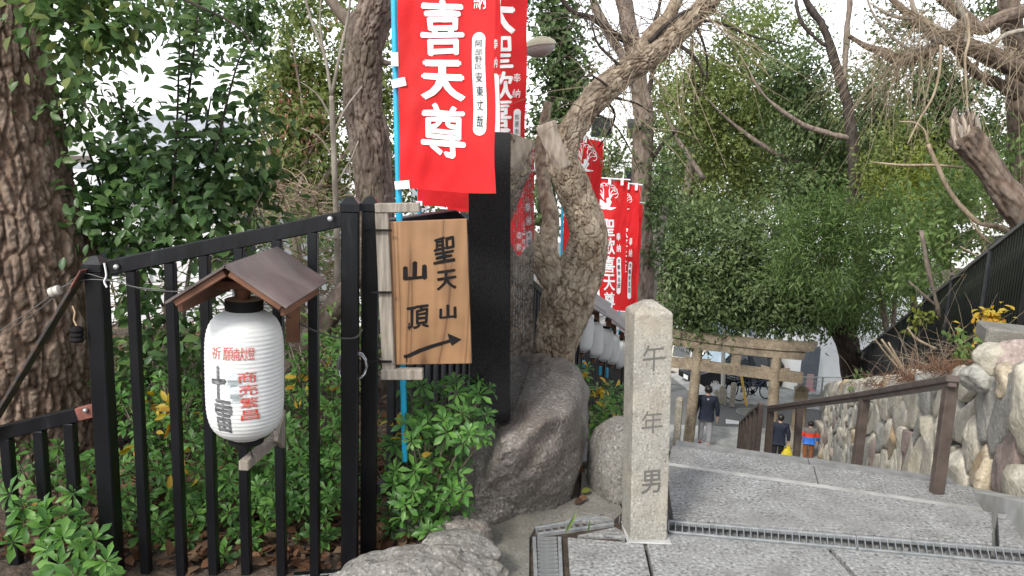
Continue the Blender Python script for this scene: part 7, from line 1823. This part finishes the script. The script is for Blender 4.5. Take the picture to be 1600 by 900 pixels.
# ------------------------------------------------------------------ people
def skin_mesh(name, nodes, edges, mat, root, sub=2):
    keys = list(nodes); idx = {k: i for i, k in enumerate(keys)}
    me = bpy.data.meshes.new(name); me.from_pydata([nodes[k][0] for k in keys], [(idx[a], idx[b]) for a, b in edges], [])
    o = bpy.data.objects.new(name, me); COL.objects.link(o)
    o.modifiers.new('s', 'SKIN'); ss = o.modifiers.new('u', 'SUBSURF'); ss.levels = ss.render_levels = sub
    for k in keys:
        sv = me.skin_vertices[0].data[idx[k]]; r = nodes[k][1]; sv.radius = (r, r) if not isinstance(r, tuple) else r; sv.use_root = (k == root)
    bpy.context.view_layer.update()
    out = bpy.data.meshes.new_from_object(o.evaluated_get(bpy.context.evaluated_depsgraph_get()))
    bpy.data.objects.remove(o); bpy.data.meshes.remove(me)
    out.name = name; out.materials.clear(); out.materials.append(mat)
    out.polygons.foreach_set('use_smooth', [True] * len(out.polygons))
    return out
def person(label, foot, heading, H, jacket, trousers, shoes, step=0.14, arm=0.1, head_turn=0.0, bag=None, bands=None, wide=1.0, group=None, belt=None):
    root = thing('person', label, 'person', foot, group)
    k = H / 1.72
    M = Matrix.Translation(foot) @ Matrix.Rotation(heading, 4, 'Z') @ Matrix.Diagonal((k * wide, k, k, 1))
    J = {}
    J['pelvis'] = ((0, 0, .92), .085); J['spine'] = ((0, 0, 1.12), .08); J['chest'] = ((0, .0, 1.30), .09); J['neck'] = ((0, 0, 1.46), .052); J['nape'] = ((0, .012, 1.53), .055)
    J['skull'] = ((0, .015, 1.61), (.075, .088)); J['crown'] = ((0, .005, 1.675), (.055, .065))
    E_ = [('pelvis', 'spine'), ('spine', 'chest'), ('chest', 'neck'), ('neck', 'nape'), ('nape', 'skull'), ('skull', 'crown')]
    for s_, n_ in ((-1, 'l'), (1, 'r')):
        sw = arm * s_; st = step * s_
        J['sh' + n_] = ((.185 * s_, 0, 1.385), .052); J['el' + n_] = ((.245 * s_, -.03 - sw * .4, 1.10), .041); J['wr' + n_] = ((.265 * s_, .05 - sw, .87), .028)
        hx, hy = .27 * s_, .065 - sw * 1.1
        J['pa' + n_] = ((hx, hy, .815), (.022, .036))
        for f, (dy, ln, cu) in enumerate(((-.030, .065, .01), (-.010, .078, .012), (.010, .074, .014), (.028, .058, .014))):
            J[f'f{f}' + n_] = ((hx - .004 * s_, hy + dy, .775), .0095); J[f'g{f}' + n_] = ((hx - cu * s_, hy + dy * 1.1 + .006, .775 - ln), .008); E_ += [('pa' + n_, f'f{f}' + n_), (f'f{f}' + n_, f'g{f}' + n_)]
        J['t0' + n_] = ((hx - .012 * s_, hy + .040, .80), .010); J['t1' + n_] = ((hx - .018 * s_, hy + .062, .765), .0085); E_ += [('pa' + n_, 't0' + n_), ('t0' + n_, 't1' + n_)]
        J['hp' + n_] = ((.09 * s_, 0, .87), .065); J['kn' + n_] = ((.10 * s_, .03 + st * .45, .49), .058); J['an' + n_] = ((.10 * s_, st - .02, .09 + (0.03 if st < 0 else 0)), .038); J['to' + n_] = ((.105 * s_, st + .13, .035), .035)
        E_ += [('chest', 'sh' + n_), ('sh' + n_, 'el' + n_), ('el' + n_, 'wr' + n_), ('wr' + n_, 'pa' + n_), ('pelvis', 'hp' + n_), ('hp' + n_, 'kn' + n_), ('kn' + n_, 'an' + n_), ('an' + n_, 'to' + n_)]
    link('body', skin_mesh('body', J, E_, MAT['skin'], 'pelvis', 2), root, M)
    g = lambda key, add: (J[key][0], (J[key][1] if not isinstance(J[key][1], tuple) else J[key][1][0]) + add)
    N_ = {'hem': ((0, 0, .84), (.178, .14)), 'pelvis': ((0, 0, .95), (.19, .15)), 'spine': ((0, 0, 1.12), (.19, .145)), 'chest': ((0, .0, 1.30), (.205, .15)), 'yoke': ((0, 0, 1.40), (.14, .10)), 'collar': ((0, 0, 1.465), (.066, .066))}
    E2 = [('hem', 'pelvis'), ('pelvis', 'spine'), ('spine', 'chest'), ('chest', 'yoke'), ('yoke', 'collar')]
    for n_ in 'lr':
        N_['sh' + n_] = g('sh' + n_, .024); N_['el' + n_] = g('el' + n_, .026); x, y, z = J['wr' + n_][0]; N_['wr' + n_] = ((x, y, z + .01), .045); E2 += [('yoke', 'sh' + n_), ('sh' + n_, 'el' + n_), ('el' + n_, 'wr' + n_)]
    jm = skin_mesh('jacket', N_, E2, jacket, 'pelvis', 2)
    if bands:
        for m_, lo, hi in bands:
            jm.materials.append(m_); mi = len(jm.materials) - 1
            for p in jm.polygons:
                if lo <= p.center.z < hi: p.material_index = mi
    link('jacket', jm, root, M)
    T_ = {'waist': ((0, 0, 1.02), (.14, .11)), 'pelvis': ((0, 0, .93), (.165, .13)), 'crotch': ((0, 0, .84), (.14, .12))}; E3 = [('waist', 'pelvis'), ('pelvis', 'crotch')]
    for n_ in 'lr':
        T_['hp' + n_] = (J['hp' + n_][0][:2] + (.80,), .098); T_['kn' + n_] = g('kn' + n_, .018); x, y, z = J['an' + n_][0]; T_['an' + n_] = ((x, y, z + .02), .062); E3 += [('crotch', 'hp' + n_), ('hp' + n_, 'kn' + n_), ('kn' + n_, 'an' + n_)]
    link('trousers', skin_mesh('trousers', T_, E3, trousers, 'pelvis', 2), root, M)
    if belt: link('shirt_hem', MB().lathe([(.168, .80), (.172, .86), (.165, .90)], 24, Matrix.Diagonal((1, .8, 1, 1)), False).mesh('shirt_hem', belt, True), root, M)
    for n_ in 'lr':
        x, y, z = J['an' + n_][0]
        S_ = {'heel': ((x, y - .03, z - .045), .042), 'mid': ((x, y + .06, z - .05), .042), 'toe': ((x, y + .15, z - .06), .036)}
        link('shoe', skin_mesh('shoe', S_, [('heel', 'mid'), ('mid', 'toe')], shoes[0 if n_ == 'l' else 1], 'heel', 2), root, M)
    MH = M @ Matrix.Translation((0, .012, 1.60)) @ Matrix.Rotation(head_turn, 4, 'Z')
    bm = bmesh.new(); bmesh.ops.create_icosphere(bm, subdivisions=4, radius=1)
    for v in list(bm.verts):
        p = v.co
        if (p.y > .30 and p.z < .55) or (p.z < -.62): bm.verts.remove(v)
    for v in bm.verts:
        n3 = 1 + .05 * float(vnoise(np.array([[v.co.x * 5, v.co.y * 5, v.co.z * 5]]), 3)[0]); v.co = V((v.co.x * .094 * n3, v.co.y * .108 * n3 - .004, v.co.z * .118 * n3 + .015))
    hm = bpy.data.meshes.new('hair'); bm.to_mesh(hm); bm.free(); hm.materials.append(MAT['hair']); hm.polygons.foreach_set('use_smooth', [True] * len(hm.polygons)); link('hair', hm, root, MH)
    for s_ in (-1, 1):
        link('ear', MB().box((s_ * .088, .005, -.01), (.018, .035, .055), None, .008).mesh('ear', MAT['skin']), root, MH)
        link('eye', MB().lathe([(0.001, 0), (.011, .002), (.001, .006)], 10, Matrix.Translation((s_ * .032, .088, 0.0)) @ Matrix.Rotation(rad(-90), 4, 'X')).mesh('eye', MAT['ink']), root, MH)
    link('nose', MB().add([(-.014, .086, -.035), (.014, .086, -.035), (0, .112, -.032), (0, .088, .01)], [[0, 1, 2], [0, 2, 3], [1, 3, 2], [0, 3, 1]]).mesh('nose', MAT['skin']), root, MH)
    link('mouth', MB().box((0, .084, -.062), (.045, .012, .010), None, .003).mesh('mouth', m_plain('lip', (0.4, 0.18, 0.15))), root, MH)
    return root, M, J
navy = m_plain('navy_cloth', (0.012, 0.017, 0.035), 0.8, var=0.3); greyt = m_plain('light_grey_trousers', (0.30, 0.30, 0.32), 0.85); blackt = m_plain('black_trousers', (0.012, 0.011, 0.014), 0.8)
redshoe = m_plain('dark_red_shoe', (0.22, 0.02, 0.03), 0.6); gshoe = m_plain('grey_shoe', (0.35, 0.35, 0.36), 0.6); bshoe = m_plain('black_shoe', (0.02, 0.02, 0.02), 0.6); brownt = m_plain('brown_trousers', (0.22, 0.085, 0.03), 0.85)
f1_ = at(1100, 694, 19.7); f1_.z = ZS
r1_, M1, J1 = person('man in navy jacket and light grey trousers walking away under the torii', f1_, rad(-12), 1.73, navy, greyt, (redshoe, gshoe), step=-0.12, arm=0.05, wide=1.12, belt=m_plain('pale_shirt', (0.5, 0.52, 0.58), 0.8))
mb = MB(); ring = [(.02 * math.cos(t), -.132, 1.385 + .02 * math.sin(t)) for t in np.linspace(0, 2 * math.pi, 15)]; mb.tube(ring, .006, 5); link('collar_mark', mb.mesh('collar_mark', MAT['white']), r1_, M1)
f2_ = at(1215, 704, 18.4); f2_.z = ZS
r2_, M2, J2 = person('person in dark navy coat carrying a yellow bag behind the handrail', f2_, rad(-10), 1.43, navy, blackt, (bshoe, bshoe), step=0.10, arm=0.04, wide=1.1)
hand = M2 @ V(J2['par'][0])
bg_ = thing('yellow_bag', 'bright yellow shopping bag hanging from the hand of the person in navy', 'bag', hand + V((0, 0, -.6)))
vs, fs = [], []; m = 14
for j in range(9):
    f = j / 8; w = .06 + .11 * math.sin(math.pi * min(1, .25 + f * .75) ** 1.0) * (1 if f > 0 else .8); w = [.10, .15, .165, .165, .155, .14, .11, .07, .03][j]
    for i in range(m):
        t = 2 * math.pi * i / m; vs.append((w * math.cos(t) * (1 + .08 * math.sin(3 * t + j)), w * .55 * math.sin(t), -.60 + .52 * f))
for j in range(8):
    for i in range(m): fs.append([j * m + i, j * m + (i + 1) % m, (j + 1) * m + (i + 1) % m, (j + 1) * m + i])
fs.append(list(range(m))[::-1])
ybag = m_plain('yellow_plastic_bag', (0.62, 0.5, 0.03), 0.5, var=0.2, scale=20)
link('pouch', MB().add(vs, fs).mesh('pouch', ybag, True), bg_, Matrix.Translation(hand))
for s_ in (-1, 1):
    mb = MB(); mb.tube([hand + V((.05 * s_, 0, -.12)), hand + V((.03 * s_, 0, -.05)), hand + V((0, 0, -.02))], .008, 5); mb.obj('handle', ybag, bg_)
f3_ = at(1262, 710, 18.9); f3_.z = ZS
stripe_r = m_plain('orange_red_quilt', (0.62, 0.06, 0.03), 0.6); stripe_b = m_plain('bright_blue_quilt', (0.03, 0.16, 0.6), 0.6); stripe_g = m_plain('grey_quilt', (0.16, 0.15, 0.14), 0.7)
r3_, M3, J3 = person('child in grey, orange and blue banded padded jacket by the stone wall', f3_, rad(-8), 1.10, stripe_g, brownt, (bshoe, bshoe), step=0.06, arm=-0.03, wide=1.32, bands=[(stripe_r, 1.07, 1.27), (stripe_b, 0.5, 1.07)])
